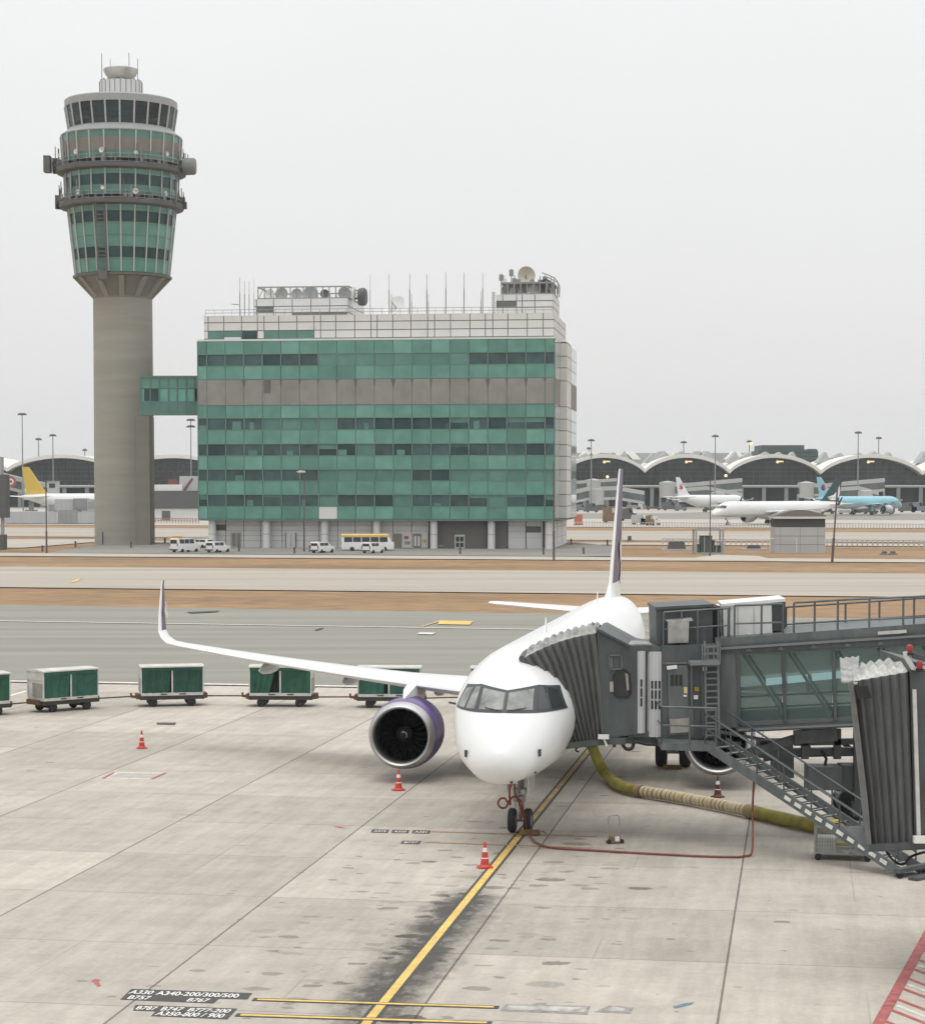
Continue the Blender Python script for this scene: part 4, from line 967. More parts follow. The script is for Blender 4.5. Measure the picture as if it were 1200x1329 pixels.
# under-carriage below the tunnel
YU = YT + .9
def ubox(x0, x1, y0, y1, nm, m=m_br, dy=0, dd=1.0): b = MB(); b.prism([A(x0, y0, YU + dy), A(x1, y0, YU + dy), A(x1, y1, YU + dy), A(x0, y1, YU + dy)], (0, dd, 0)); return part(b, nm, m)
for x in (1044, 1086, 1112):
    b = MB(); b.bar(A(x, 946, YU), A(x, 1060 if x > 1100 else 985, YU), .22); part(b, 'lift_column', m_br)
    b = MB(); b.bar(A(x, 946, YU + 1.9), A(x, 1060 if x > 1100 else 985, YU + 1.9), .22); part(b, 'lift_column', m_br)
b = MB(); b.bar(A(1030, 964, YU), A(1125, 962, YU), .22, .18); b.bar(A(1028, 976, YU + .2), A(1128, 974, YU + .2), .28, .22); b.bar(A(1075, 952, YU + 1), A(1110, 976, YU + 1), .14); b.bar(A(1040, 980, YU + .3), A(1060, 948, YU + .3), .12); b.bar(A(1028, 978, YU + 1.9), A(1128, 976, YU + 1.9), .28, .22); part(b, 'cross_beam', m_br)
b = MB(); b.bar(A(1030, 957, YU - .1), A(1085, 953, YU - .1), .25, .4); b.bar(A(970, 978, YU), A(1045, 955, YU), .26); b.bar(A(990, 985, YU + .6), A(1052, 972, YU + .6), .18); part(b, 'hydraulic_cylinder', m_br2)
ubox(985, 1029, 962, 984, 'cable_drum_box', m_br, .1, .8); ubox(1049, 1092, 996, 1026, 'pump_unit', m_br2, -.1, .9); ubox(1092, 1118, 994, 1028, 'pump_unit', m_br, 0, .8); ubox(1004, 1030, 983, 1010, 'cable_drum_box', m_br, .3, .8)
b = MB(); b.tube([A(1070, 994, YU), A(1072, 985, YU), A(1066, 975, YU)], .05, 6); b.tube([A(1100, 1026, YU), A(1108, 1040, YU), A(1112, 1050, YU)], .06, 6); part(b, 'service_cable', m_dark, None, 60)
bog = G(1148, 1062)
b = MB(); b.box(bog.x - 1.6, bog.x + 1.6, bog.y - .5, bog.y + .5, .5, .85); b.bar((bog.x - .4, bog.y, .8), A(1112, 1050, YU + .9), .4); b.bar((bog.x, bog.y, .8), A(1160, 940, YU + .9), .5); part(b, 'bogie', m_br)
for x in (-1.1, 1.1):
    for dy in (-.45, .45): b = MB(); b.lathe([(.0, -.16), (.3, -.17), (.55, -.12), (.55, .12), (.3, .17), (.0, .16)], 22, o=(bog.x + x, bog.y + dy, .55), ax='y'); part(b, 'wheel', m_dark, None, 40)
b = MB(); b.tube([V((17.8, 66.0, 0.0)), V((17.8, 66.0, 3.4))], .55, 14); part(b, 'rotunda_column', m_br2, None, 60)
# ------------------------------------------------------------------ the second bridge, drawn back in the foreground
Y2 = 46.0
jb2 = thing('jet_bridge', 'nearer parked jet bridge at the right edge with dusty white pleated roof', 'jet bridge', (14.5, 47.5, 0)); JO2 = jb2.location.copy()
def part2(b, name, m, par=None, sm=None): return b.build(name, m, par or jb2, sm, JO2)
D2 = V((.44, 3.2, 0))
rear = [A(x, y, Y2) for x, y in ((1186, 1097), (1184, 1040), (1182, 980), (1180, 920), (1178, 872))]
front = [A(x, y, Y2 + .25) for x, y in ((1131, 1101), (1126, 1040), (1119, 980), (1113, 930), (1107, 884))]
bellows(rear, front, D2, 6, .0, .11, JO2, jb2, [m_bel, mat('dusty_white_bellows_roof', (.40, .395, .375), .9, var=.35, scale=3, bump=.4)], .0)
for pts, nm, m in (([(1107, 884), (1113, 930), (1119, 980), (1126, 1040), (1131, 1101), (1125, 1102), (1119, 1040), (1112, 980), (1107, 930), (1101, 886)], 'bumper', mat('grey_bumper_pad', (.135, .135, .128), .8, var=.2, scale=3, bump=.4)),
                   ([(1109, 891), (1126, 890), (1131, 906), (1113, 907)], 'rubber_flap', m_duct)):
    b = MB(); b.prism([A(x, y, Y2 - .12 if nm != 'bumper' else Y2 - .05) for x, y in pts], (.55, 3.4, 0) if nm == 'bumper' else (0, .05, 0)); part2(b, nm, m)
b = MB(); rr = []
for k in range(7):
    u = k / 6; rr.append([A(1090 + 24 * u + 0, 853 - 2 * u + (2 if k % 2 else 0), Y2 + 2.9), A(1092 + 20 * u, 884 + 3 * u + (1.5 if k % 2 else 0), Y2 - .02)])
b.loft(rr, closed=False, cap=False); o = part2(b, 'torn_roof_flap', m_belr); o.modifiers.new('thick', 'SOLIDIFY').thickness = .03
b = MB(); b.bar(A(1126, 1101, Y2 - .1), A(1200, 1096, Y2 - .1), .16, .14); b.prism([A(1126, 1103, Y2), A(1260, 1097, Y2), A(1260, 1100, Y2), A(1126, 1106, Y2)], (0, 3.2, 0)); part2(b, 'threshold', m_br)
b = MB(); p = A(1190, 1091, Y2 - .3); b.box(p.x - .08, p.x + .7, p.y - .1, p.y + .1, p.z - .05, p.z + .09); part2(b, 'bumper_rail', m_steelw)
b = MB(); b.prism([A(x, y, Y2 - .06) for x, y in ((1180, 858), (1330, 895), (1340, 1093), (1187, 1097))], (0, 3.3, 0)); cab2 = part2(b, 'cab', m_br)
b = MB(); b.bar(A(1186, 895, Y2 - .12), A(1192, 1092, Y2 - .12), .08, .08); b.bar(A(1174, 850, Y2 - .1), A(1185, 868, Y2 - .1), .10); b.bar(A(1172, 849, Y2 - .1), A(1182, 848, Y2 - .1), .09); b.bar(A(1184, 868, Y2 - .1), A(1200, 866, Y2 - .1), .07); part2(b, 'edge_trim', m_cartw)
b = MB(); b.bar(A(1182, 850, Y2 + .1), A(1330, 895, Y2 + .1), .3, .12); part2(b, 'cab_roof', m_br)
for px, py in ((1180, 847), (1193, 868)):
    p = A(px, py, Y2 - .1 if px < 1185 else Y2 - .2); b = MB(); b.lathe([(.06, 0), (.065, .04), (.065, .14), (.04, .17), (.0, .172)], 16, o=p); bc = part2(b, 'beacon', m_redl, None, 60)
    b = MB(); b.lathe([(.08, -.06), (.08, .0), (.0, .0)], 14, o=p); part2(b, 'beacon_base', m_duct, bc, 40)
b = MB(); b.prism([A(x, y, Y2 + .3) for x, y in ((1330, 850), (1700, 850), (1700, 1080), (1330, 1080))], (0, 3, 0)); part2(b, 'tunnel', m_br2)
b = MB(); b.tube([V((14.5, 47.5, 0)), V((14.5, 47.5, 3.6))], .4, 14); part2(b, 'drive_column', m_br, None, 60)
b = MB(); b.tube(smoothpath([A(x, y, Y2 + .5) for x, y in ((1150, 1106), (1160, 1118), (1172, 1122), (1182, 1112), (1200, 1106))], 5), .03, 6); part2(b, 'service_cable', m_dark, None, 60)
# ------------------------------------------------------------------ control tower
YTW = 377.0
m_conc = mat('tower_concrete', (.32, .305, .262), .9, var=.07, scale=1.1, bump=.2, var2=.06, scale2=.25, stretch=(.10, .10, 1))
m_concd = mat('tower_concrete_shadow_line', (.272, .256, .216), .9, var=.1, scale=.6)
m_sp = mat('teal_spandrel_glass', (.105, .262, .212), .16, var=.16, scale=.35, detail=2)
m_sp2 = mat('dull_teal_glass', (.085, .20, .165), .2, var=.12, scale=.35, detail=2)
m_dkg = mat('dark_green_glass', (.020, .056, .054), .10, var=.35, scale=.3, detail=2, spec=.3)
m_mul = mat('pale_mullion', (.42, .44, .41), .5, var=.05, scale=1)
m_mulg = mat('green_mullion', (.10, .19, .155), .5)
m_taupe = mat('taupe_panel', (.235, .21, .19), .8, var=.08, scale=.4, var2=.07, scale2=.1)
m_rim = mat('grey_metal_rim', (.31, .32, .315), .5, var=.06, scale=.5)
m_deck = mat('brown_grey_deck', (.115, .115, .105), .7, var=.15, scale=.6)
m_cabg = glassmat('cab_glass', (.42, .50, .52), (.025, .045, .05), .30)
m_antw = mat('white_dish_plastic', (.66, .66, .64), .5, var=.04, scale=2)
m_antg = mat('grey_antenna_metal', (.26, .265, .26), .6, .2, var=.1, scale=2)
m_inside = mat('dim_interior', (.06, .065, .065), .9)
m_tile = mat('white_facade_tile', (.62, .615, .60), .55, var=.04, scale=.5, var2=.04, scale2=.08)
m_joint = mat('dark_tile_joint', (.13, .125, .12), .8)
tb = A(162, 706, YTW)
tw = thing('control_tower', 'tall round concrete control tower with teal glass top and radar on its roof', 'control tower', (tb.x, YTW, gz(YTW)))
TZ = lambda y, px=158: A(px, y, YTW - (3.5 if y <= 110 else 8.0 if y < 356 else 7 if y < 365 else 5)).z - gz(YTW)
PX = YTW / F                                            # metres per photo pixel here
rr_ = lambda p: p * PX
NF = 24; A0 = math.pi / NF
b = MB(); b.lathe([(rr_(38.6), -.3), (rr_(38.4), TZ(600)), (rr_(38), TZ(500)), (rr_(37.8), TZ(383))], 64, cap=True); b.build('shaft', m_conc, tw, 40)
b = MB(); b.box(rr_(20), rr_(37.6), rr_(-33), rr_(10), -.2, TZ(540)); b.box(rr_(19.2), rr_(20), rr_(-33.4), rr_(-20), -.2, TZ(540), 1); b.build('lift_shaft', [mat('lift_shaft_concrete', (.245, .232, .197), .9, var=.07, scale=1.1, bump=.2, stretch=(.1, .1, 1)), m_concd], tw)  # dark strip paints the shadow line, darker box colour the side's shading
fy = -rr_(38.9)
b = MB(); b.box(rr_(-30), rr_(-24), rr_(-33), rr_(-27.5), 0, 2.3); b.build('door', m_rim, tw)
# flared head of the shaft with brackets
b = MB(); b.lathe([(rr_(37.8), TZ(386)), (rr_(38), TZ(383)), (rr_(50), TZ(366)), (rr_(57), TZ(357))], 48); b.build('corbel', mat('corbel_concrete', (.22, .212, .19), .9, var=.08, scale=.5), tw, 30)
for k in range(12):
    a = 2 * math.pi * k / 12 + .13; c, s = math.cos(a), math.sin(a); b = MB(); t = V((-s, c, 0)) * .45
    p = [V((c * r, s * r, z)) for r, z in ((rr_(38), TZ(384.5)), (rr_(61.5), TZ(357.5)), (rr_(55), TZ(357.5)), (rr_(37), TZ(372)))]
    b.prism([q - t for q in p], t * 2); b.build('bracket', m_conc, tw)
b = MB(); b.lathe([(rr_(57), TZ(357)), (rr_(63), TZ(356.5)), (rr_(63.5), TZ(353.5)), (rr_(59), TZ(352))], 48); b.build('rim', mat('bronze_rim', (.15, .14, .115), .5, .2), tw, 30)
def band(y0, r0, y1, r1, name, m, parent=None):
    """24-sided ring between two photo rows"""
    b = MB(); b.lathe([(rr_(r1), TZ(y1)), (rr_(r0), TZ(y0))], NF, a0=A0); return b.build(name, m, parent or tw)
def glazing(rows, mull_m, nm, mw=.22, out=.1):
    """rows: (y, r) list; windows are separate panes between mullions"""
    (ya, ra_), (yb, rb_) = rows[0], rows[-1]
    b = MB()
    for k in range(NF):
        a = 2 * math.pi * k / NF + A0; c, s = math.cos(a), math.sin(a)
        b.bar(V((c * (rr_(ra_) + out), s * (rr_(ra_) + out), TZ(ya))), V((c * (rr_(rb_) + out), s * (rr_(rb_) + out), TZ(yb))), mw)
    return b.build(nm, mull_m, tw)
R1 = lambda y: 59.5 + (351.5 - y) * (69 - 59.5) / 92
storey = [(259.5, 273, m_sp, 'spandrel_band'), (273, 288, m_dkg, 'window_band'), (288, 304, m_sp, 'spandrel_band'), (304, 319, m_sp, 'spandrel_band'), (319, 334, m_dkg, 'window_band'), (334, 351.5, m_sp, 'spandrel_band')]
for y0, y1, m, nm in storey: band(y0, R1(y0) - (.5 if m is m_dkg else 0), y1, R1(y1) - (.5 if m is m_dkg else 0), nm, m)
glazing([(259.5, R1(259.5)), (351.5, 59.5)], m_mul, 'mullion_frame')
b = MB()
for y in (273, 288, 304, 319, 334): b.lathe([(rr_(R1(y)) + .02, TZ(y) - .07), (rr_(R1(y)) + .09, TZ(y) - .07), (rr_(R1(y)) + .09, TZ(y) + .07), (rr_(R1(y)) + .02, TZ(y) + .07)], NF, a0=A0)
b.build('transom_frame', m_mulg, tw)
# service mast down the front
b = MB(); cx = rr_(-19 + 2)
for dx in (-.75, .75): b.bar((cx + dx, -rr_(R1(253)) - .5, TZ(253)), (cx + dx + .3, -rr_(59.5) - .55, TZ(364)), .22)
for i in range(22):
    t = i / 21; z = TZ(253) + (TZ(364) - TZ(253)) * t; yy = -rr_(R1(253)) - .5 + (rr_(R1(253)) - rr_(59.5) - .05) * t; b.bar((cx - .75 + .3 * t, yy, z), (cx + .75 + .3 * t, yy, z), .16)
b.box(cx - .7 + .3, cx + .7 + .3, -rr_(59.5) - .9, -rr_(59.5) - .3, TZ(364), TZ(352)); b.build('service_ladder', m_deck, tw)
def balcony(y0, y1, r, rin, nm='balcony'):
    b = MB(); b.lathe([(rr_(rin), TZ(y1 + 2)), (rr_(r - 1), TZ(y1)), (rr_(r), TZ(y1 - 3)), (rr_(r), TZ(y1 - 5)), (rr_(rin), TZ(y1 - 5))], 48); o = b.build(nm, m_deck, tw, 30)
    b = MB(); n = 48
    for q in (0, .5, 1.0): 
        z = TZ(y1 - 5) + .15 + q * (TZ(y0) - TZ(y1 - 5)); b.tube([(rr_(r - .6) * math.cos(2 * math.pi * k / n), rr_(r - .6) * math.sin(2 * math.pi * k / n), z) for k in range(n + 1)], .05, 5)
    for k in range(n): c, s = rr_(r - .6) * math.cos(2 * math.pi * k / n), rr_(r - .6) * math.sin(2 * math.pi * k / n); b.bar((c, s, TZ(y1 - 5)), (c, s, TZ(y0) + .15), .07)
    b.build('guard_rail', m_antg, o)
    return o
bal1 = balcony(250, 264, 79.5, 67); bal2 = balcony(203, 218, 83, 70)
# upper storeys
R2 = lambda y: 71.5 + (250 - y) * 1.0 / 38
for y0, y1, m, nm in ((213, 226, m_sp, 'spandrel_band'), (226, 240, m_dkg, 'window_band'), (240, 252, m_sp2, 'spandrel_band')): band(y0, R2(y0) - (.5 if m is m_dkg else 0), y1, R2(y1) - (.5 if m is m_dkg else 0), nm, m)
glazing([(213, R2(213)), (253, R2(253))], m_mul, 'mullion_frame')
R3 = lambda y: 76.5 - (y - 170) * .06
for y0, y1, m, nm in ((169.5, 179, m_sp2, 'spandrel_band'), (179, 196, mat('tower_taupe_panel', (.20, .175, .155), .75, var=.1, scale=.3), 'cladding_band'), (196, 206, m_sp2, 'spandrel_band')): band(y0, R3(y0), y1, R3(y1), nm, m)
glazing([(169.5, R3(169.5)), (206, R3(206))], m_mul, 'mullion_frame')
b = MB(); b.lathe([(rr_(77), TZ(170)), (rr_(77.3), TZ(168.5)), (rr_(72), TZ(164.5)), (rr_(67.5), TZ(161)), (rr_(67.5), TZ(159.5)), (rr_(60), TZ(159.5))], 48); b.build('skirt_roof', m_rim, tw, 25)
# the cab: outward leaning glass with a room inside
b = MB(); b.lathe([(rr_(66.3), TZ(160)), (rr_(70.8), TZ(131))], NF, a0=A0); b.build('cab_glazing', m_cabg, tw)
glazing([(130, 71), (160, 66.5)], m_mul, 'mullion_frame', .26, .06)
b = MB(); b.lathe([(0, TZ(131)), (rr_(45), TZ(131)), (rr_(30), TZ(134)), (0, TZ(134))], 24); b.lathe([(rr_(14), TZ(160)), (rr_(14), TZ(131))], 16); b.build('cab_core', m_inside, tw, 30)
b = MB(); b.lathe([(rr_(56), TZ(159)), (rr_(57), TZ(152)), (rr_(62), TZ(152)), (rr_(63), TZ(159))], 16, a0=.2); b.build('console', mat('console_grey', (.35, .36, .36), .6, var=.3, scale=.3), tw, 20)
b = MB(); b.lathe([(0, TZ(159.5)), (rr_(67), TZ(159.5))], 32); b.build('cab_floor', m_inside, tw)
b = MB(); b.lathe([(rr_(69), TZ(131)), (rr_(71.5), TZ(131)), (rr_(71.8), TZ(122)), (rr_(70), TZ(120.5)), (rr_(30), TZ(118.5)), (0, TZ(118.4))], 48); b.build('roof', m_rim, tw, 25)
b = MB(); b.lathe([(rr_(27), TZ(120)), (rr_(27), TZ(101.5)), (rr_(24), TZ(101)), (0, TZ(101))], 24, a0=A0); b.build('roof_drum', m_tile, tw, 25)
b = MB()
for k in range(24):
    a = 2 * math.pi * k / 24 + A0; b.bar((rr_(27.1) * math.cos(a), rr_(27.1) * math.sin(a), TZ(119)), (rr_(27.1) * math.cos(a), rr_(27.1) * math.sin(a), TZ(101.5)), .12)
for k in range(18): a = k * .349; b.bar((rr_(25) * math.cos(a), rr_(25) * math.sin(a), TZ(101)), (rr_(25) * math.cos(a), rr_(25) * math.sin(a), TZ(99.3)), .35)
b.build('seam_trim', m_antg, tw)
b = MB(); b.lathe([(rr_(6), TZ(101)), (rr_(6), TZ(98)), (rr_(13), TZ(97)), (rr_(19), TZ(93)), (rr_(22), TZ(87)), (rr_(22), TZ(84.5)), (rr_(18), TZ(82.5)), (0, TZ(82))], 32); o = b.build('radar_dome', mat('weathered_radar_white', (.48, .475, .46), .6, var=.25, scale=.5), tw, 30)
b = MB(); b.lathe([(rr_(10), TZ(101)), (rr_(12), TZ(96.8)), (rr_(16), TZ(94.8)), (rr_(13), TZ(94.6))], 24); b.build('radar_base', m_deck, o, 30)
for dx, yt, w_ in ((-24, 64, .14), (-13, 71, .10), (11, 63, .14), (22, 71, .12)):
    b = MB(); b.tube([(rr_(dx), rr_(-2), TZ(101)), (rr_(dx), rr_(-2), TZ(yt))], w_ / 2, 6); b.build('whip_antenna', m_antg, tw, 60)
# aerials and small dishes on the balconies
rn = random.Random(11)
def dish(par, p, r, face, m=m_antw, nm='satellite_dish', stand=None, sub=True):
    d = face.normalized(); up = V((0, 0, 1)); x = d.cross(up).normalized(); y = x.cross(d)
    b = MB(); rings = []
    for k in range(6):
        t = k / 5; rad = r * (1 - t); dep = -.35 * r * (1 - (1 - t) ** 2)
        rings.append([p + d * dep + (x * math.cos(2 * math.pi * j / 18) + y * math.sin(2 * math.pi * j / 18)) * max(rad, .01) for j in range(18)])
    b.loft(rings[::-1], cap=False); rings2 = [[q - d * .06 for q in rg] for rg in rings]; b.loft(rings2, cap=False); b.loft([rings[0], rings2[0]], cap=False)
    o = b.build(nm, m, par, 40)
    if stand is not None:
        b = MB(); b.bar(p - d * .36 * r, stand, r * .16); b.bar(p - d * .3 * r, p + d * .45 * r, r * .05); b.build('dish_mount', m_antg, o)
    return o
for bo, y, r in ((bal2, 212, 80), (bal1, 258, 77)):
    for k in range(22):
        a = math.pi * (1.02 + .96 * rn.random()) ; p = V((rr_(r) * math.cos(a), rr_(r) * math.sin(a), TZ(y)))
        h = rn.uniform(1.2, 3.6)
        b = MB(); b.tube([p, p + V((0, 0, h))], .07, 5); b.box(p.x - .2, p.x + .2, p.y - .2, p.y + .2, p.z + .2, p.z + rn.uniform(.5, 1.3)); b.build('aerial', m_deck if k % 3 else m_antg, bo)
    for a in (1.12, 1.3, 1.45, 1.62, 1.8):
        p = V((rr_(r + 1) * math.cos(math.pi * a), rr_(r + 1) * math.sin(math.pi * a), TZ(y - (13 if bo is bal2 else 10) + rn.uniform(-3, 3)))); dish(bo, p, rn.uniform(.32, .52), V((p.x, p.y, 0)) + V((rn.uniform(-4, 4), 0, 0)), stand=p + V((0, .4, -1.8)))
for sx_, bo, y, r in ((-1, bal2, 205, 85), (1, bal2, 206, 85), (-1, bal1, 252, 82), (1, bal1, 252, 80)):
    for k in range(5):
        p = V((sx_ * rr_(r - k * 2.2), rn.uniform(-6, 2), TZ(y + 12))); b = MB(); b.box(p.x - .45, p.x + .45, -.5, .5, TZ(y + 11), TZ(y + 11) + rn.uniform(.8, 2.6)); b.tube([p, p + V((0, 0, rn.uniform(2, 4.8)))], .08, 5); b.build('antenna_cabinet', m_deck, bo)
p = V((rr_(90), -3, TZ(210))); b = MB(); b.lathe([(0, -1.1), (1.3, -1.1), (1.45, -.8), (1.45, .8), (1.2, 1.1), (0, 1.1)], 18, o=p, ax='x'); b.bar(p, p - V((2.6, -1, 0)), .6); b.build('drum_antenna', mat('dull_drum_grey', (.17, .17, .165), .6, var=.1, scale=1), bal2, 40)
b = MB(); p = V((-rr_(92), -2, TZ(203))); b.box(p.x - .6, p.x + .5, -3, -1, p.z - 1.8, p.z + 1.0); b.bar(p, p + V((2, 1, -.8)), .5); b.build('panel_antenna', m_deck, bal2)
# ------------------------------------------------------------------ glazed footbridge between tower and offices
YB = 362.0
fbp = A(218, 538, YB)
fb = thing('footbridge', 'teal glazed footbridge joining the round tower to the office building', 'footbridge', (fbp.x, YB, gz(YB)))
Z0 = gz(YB); bz = lambda y: A(218, y, YB).z - Z0; bx = lambda px: A(px, 513, YB).x - fbp.x
b = MB(); b.box(bx(181), bx(258), 0, 4.5, bz(538), bz(521)); b.build('floor_deck', m_sp2, fb)
b = MB(); b.box(bx(181), bx(258), -.1, 4.6, bz(490), bz(487.5)); b.build('roof', m_mulg, fb)
b = MB(); b.box(bx(181), bx(258), .1, 4.4, bz(504), bz(490)); b.build('spandrel_band', m_sp, fb)
b = MB(); b.box(bx(181), bx(258), .8, 3.8, bz(521), bz(504)); b.build('inner_wall', m_inside, fb)
for i, (x0, x1) in enumerate(((183, 187), (187.5, 194), (194.5, 206), (207, 218), (219, 229), (230, 241), (242, 252))):
    b = MB(); b.box(bx(x0), bx(x1), .15, .3, bz(520.5), bz(504.5)); b.build('window', m_dkg if i in (1, 2) else mat('bright_teal_glass', (.13, .34, .28), .15, var=.15, scale=.5), fb)  # most panes in a brighter teal
b = MB()
for x in (183, 195, 206.5, 218.5, 229.5, 241.5, 252): b.box(bx(x) - .10, bx(x) + .10, -.05, .3, bz(537), bz(490.2))
b.box(bx(181), bx(258), -.08, .2, bz(538.5), bz(537)); b.box(bx(181), bx(258), -.03, .2, bz(521.6), bz(520.4)); b.build('mullion_frame', m_mulg, fb)
# ------------------------------------------------------------------ teal office building (local axes: x along the front, y away, z up)
PHI = R(7.0); OL, OD = 58.9, 34.0
rc = G(719, 713); ca, sa = math.cos(PHI), math.sin(PHI)
lc_ = V((rc.x - ca * OL, rc.y + sa * OL, 0)); lc_.z = gz(rc.y)
ob = thing('office_building', 'large teal glass office building with white tiled roof storeys beside the control tower', 'office building', lc_, -PHI)
YO = rc.y + 2.0; OZ = lambda y: A(600, y, YO).z - lc_.z
def OXt(px, dep=0.0):
    """local x on a plane dep metres behind the front for a photo column"""
    k = (px - 600) / F
    # lc + x*(ca,-sa) + dep*(sa,ca): X = k*Y
    return (k * (lc_.y + dep * ca) - lc_.x - dep * sa) / (ca + k * sa)
ypos = dict(top=440, w1a=457.5, w1b=473, s1=490.5, t0=525, w2a=541.5, w2b=557, w3a=575.5, w3b=591, w4a=609, w4b=624, w5a=642, w5b=657.5, bot=674)
zz = {k: OZ(v) for k, v in ypos.items()}
nb_ = 18; half = (OL / (nb_ + 1)) / 2; bw = (OL - 2 * half) / nb_
edges = [0, half] + [half + bw * (i + 1) for i in range(nb_)] + [OL]
b = MB(); b.box(.12, OL - .12, .5, OD - .5, zz['bot'], zz['top'] - .1); b.build('core_wall', m_inside, ob)
b = MB(); b.box(-.05, OL + .05, -.05, OD, zz['top'] - .02, zz['top'] + .28); b.build('cornice', m_tile, ob)
b = MB(); b.box(-.03, OL + .03, -.03, 3.2, zz['bot'] - .25, zz['bot'] - .02); b.build('soffit_edge', m_mulg, ob)
rn = random.Random(5)
def cladding(z0, z1, mats_, name, pick=None, gap=.05):
    b = MB()
    for i in range(len(edges) - 1):
        b.box(edges[i] + gap, edges[i + 1] - gap, .0, .2, z0 + .05, z1 - .05, pick(i) if pick else 0)
    b.box(0.02, OL - .02, .14, .5, z0, z1, len(mats_))
    return b.build(name, list(mats_) + [m_mulg], ob)
spm = [m_sp, mat('teal_spandrel_glass_light', (.135, .315, .26), .16, var=.12, scale=.4, detail=2), mat('teal_spandrel_glass_deep', (.085, .215, .175), .16, var=.12, scale=.4, detail=2)]
for a, c in (('w1a', 'top'), ('s1', 'w1b'), ('w2a', 't0'), ('w3a', 'w2b'), ('w4a', 'w3b'), ('w5a', 'w4b')):
    cladding(zz[a], zz[c], spm, 'spandrel_band', lambda i: rn.choice((0, 0, 0, 1, 2)))
cladding(zz['bot'], zz['w5b'], spm + [m_tile], 'spandrel_band', lambda i: 3 if i == 7 else rn.choice((0, 0, 1, 2)))
# taupe louvre storey, with dirt runs below its top joints
b = MB()
for i in range(len(edges) - 1): b.box(edges[i] + .03, edges[i + 1] - .03, -.02, .2, zz['t0'] + .1, zz['s1'] - .1)
b.box(0.02, OL - .02, .1, .5, zz['t0'], zz['s1'], 1)
b.build('louvre_band', [mat('taupe_louvre', (.245, .237, .220), .8, var=.10, scale=.6, var2=.12, scale2=.12, stretch=(1, 1, 1)), m_deck], ob)
for i in range(2, len(edges) - 1):
    if i > 4 or i == 3:
        w_ = rn.uniform(.15, .4); l = rn.uniform(.6, 1.8); b = MB(); x = edges[i]; b.prism([(x - w_, -.03, zz['s1'] - .12), (x + w_, -.03, zz['s1'] - .12), (x + .05, -.03, zz['s1'] - .12 - l), (x - .05, -.03, zz['s1'] - .12 - l)], (0, .005, 0)); b.build('stain', m_deck, ob)
b = MB(); b.box(edges[4] + .2, edges[4] + 1.4, -.04, .02, zz['s1'] - 2.3, zz['s1'] - .15); b.build('access_panel', m_deck, ob)
# windows: each pane its own, some with blinds down
blind = [mat('window_blind_down', (.072, .19, .158), .15, var=.12, scale=.5), mat('window_blind_down_bright', (.095, .225, .188), .15, var=.12, scale=.5)]
dk = [m_dkg, mat('dark_green_glass_warm', (.028, .064, .062), .10, var=.4, scale=.5), mat('dark_green_glass_mid', (.036, .09, .085), .10, var=.3, scale=.6)]
m_pmul = mat('pale_green_mullion', (.16, .25, .215), .5)
plan = {('w1b', 'w1a'): set(range(7, 15)), ('w2b', 'w2a'): {4, 5, 6, 7}, ('w3b', 'w3a'): {9}, ('w4b', 'w4a'): {7, 8, 9, 10, 11, 14, 15, 16, 17, 18, 19}, ('w5b', 'w5a'): {7, 11, 16}}
for (a, c), bl in plan.items():
    z0, z1 = zz[a], zz[c]
    for i in range(len(edges) - 1):
        x0, x1 = edges[i] + .12, edges[i + 1] - .12
        b = MB(); b.box(x0, x1, .18 if i not in bl or a != 'w1b' else .05, .3, z0 + .05, z1 - .05)
        m = rn.choice(blind) if i in bl else rn.choice(dk)
        w_ = b.build('window', m, ob)
        if i < len(edges) - 2: b = MB(); b.box(edges[i + 1] - .07, edges[i + 1] + .07, -.02, .3, z0, z1); b.build('mullion', m_pmul, w_)
        if i not in bl and a != 'w1b' and rn.random() < .55:
            b = MB(); 
            if rn.random() < .5: b.box(x0, x1, .16, .18, z1 - .05 - rn.uniform(.3, 1.1), z1 - .05)
            else: l = rn.uniform(.5, 1.6); s0 = rn.uniform(x0, x1 - l); b.box(s0, s0 + l, .16, .18, z0 + .05, z0 + rn.uniform(.5, 1.4))
            b.build('blind', rn.choice(blind + [dk[2]]), w_)
b = MB()
for k in zz:
    if k not in ('top', 'bot'): b.box(0.0, OL, -.03, .16, zz[k] - .06, zz[k] + .06)
for x in (0.0, OL): b.box(x - .1, x + .1, -.04, .3, zz['bot'], zz['top'])
b.build('transom_frame', m_mulg, ob)
# --- right side: glass coloured pale to hold its reflections, a white tiled pier standing out
SIDE = [('bot', 'w5b', 0), ('w5b', 'w5a', 1), ('w5a', 'w4b', 0), ('w4b', 'w4a', 1), ('w4a', 'w3b', 0), ('w3b', 'w3a', 1), ('w3a', 'w2b', 0), ('w2b', 'w2a', 1), ('w2a', 't0', 0), ('t0', 's1', 2), ('s1', 'w1b', 0), ('w1b', 'w1a', 1), ('w1a', 'top', 0)]
m_sg = mat('pale_side_glass', (.42, .47, .45), .1, var=.1, scale=.3); m_sg2 = mat('pale_side_window', (.30, .35, .345), .06, var=.4, scale=.5)
for y0, y1, dx in ((.2, 11.5, 0), (21, OD, 1.2)):
    for a, c, k in SIDE:
        b = MB(); n = max(1, round((y1 - y0) / 5.6)); 
        for j in range(n): b.box(OL - .3, OL + dx, y0 + (y1 - y0) * j / n + .12, y0 + (y1 - y0) * (j + 1) / n - .12, zz[a] + .06, zz[c] - .06)
        b.build(('spandrel_band', 'window_band', 'louvre_band')[k], (m_sg, m_sg2, m_taupe)[k], ob)
    b = MB(); b.box(OL - .4, OL + dx - .06, y0, y1, zz['bot'], zz['top']); b.build('side_backing', m_mul, ob)
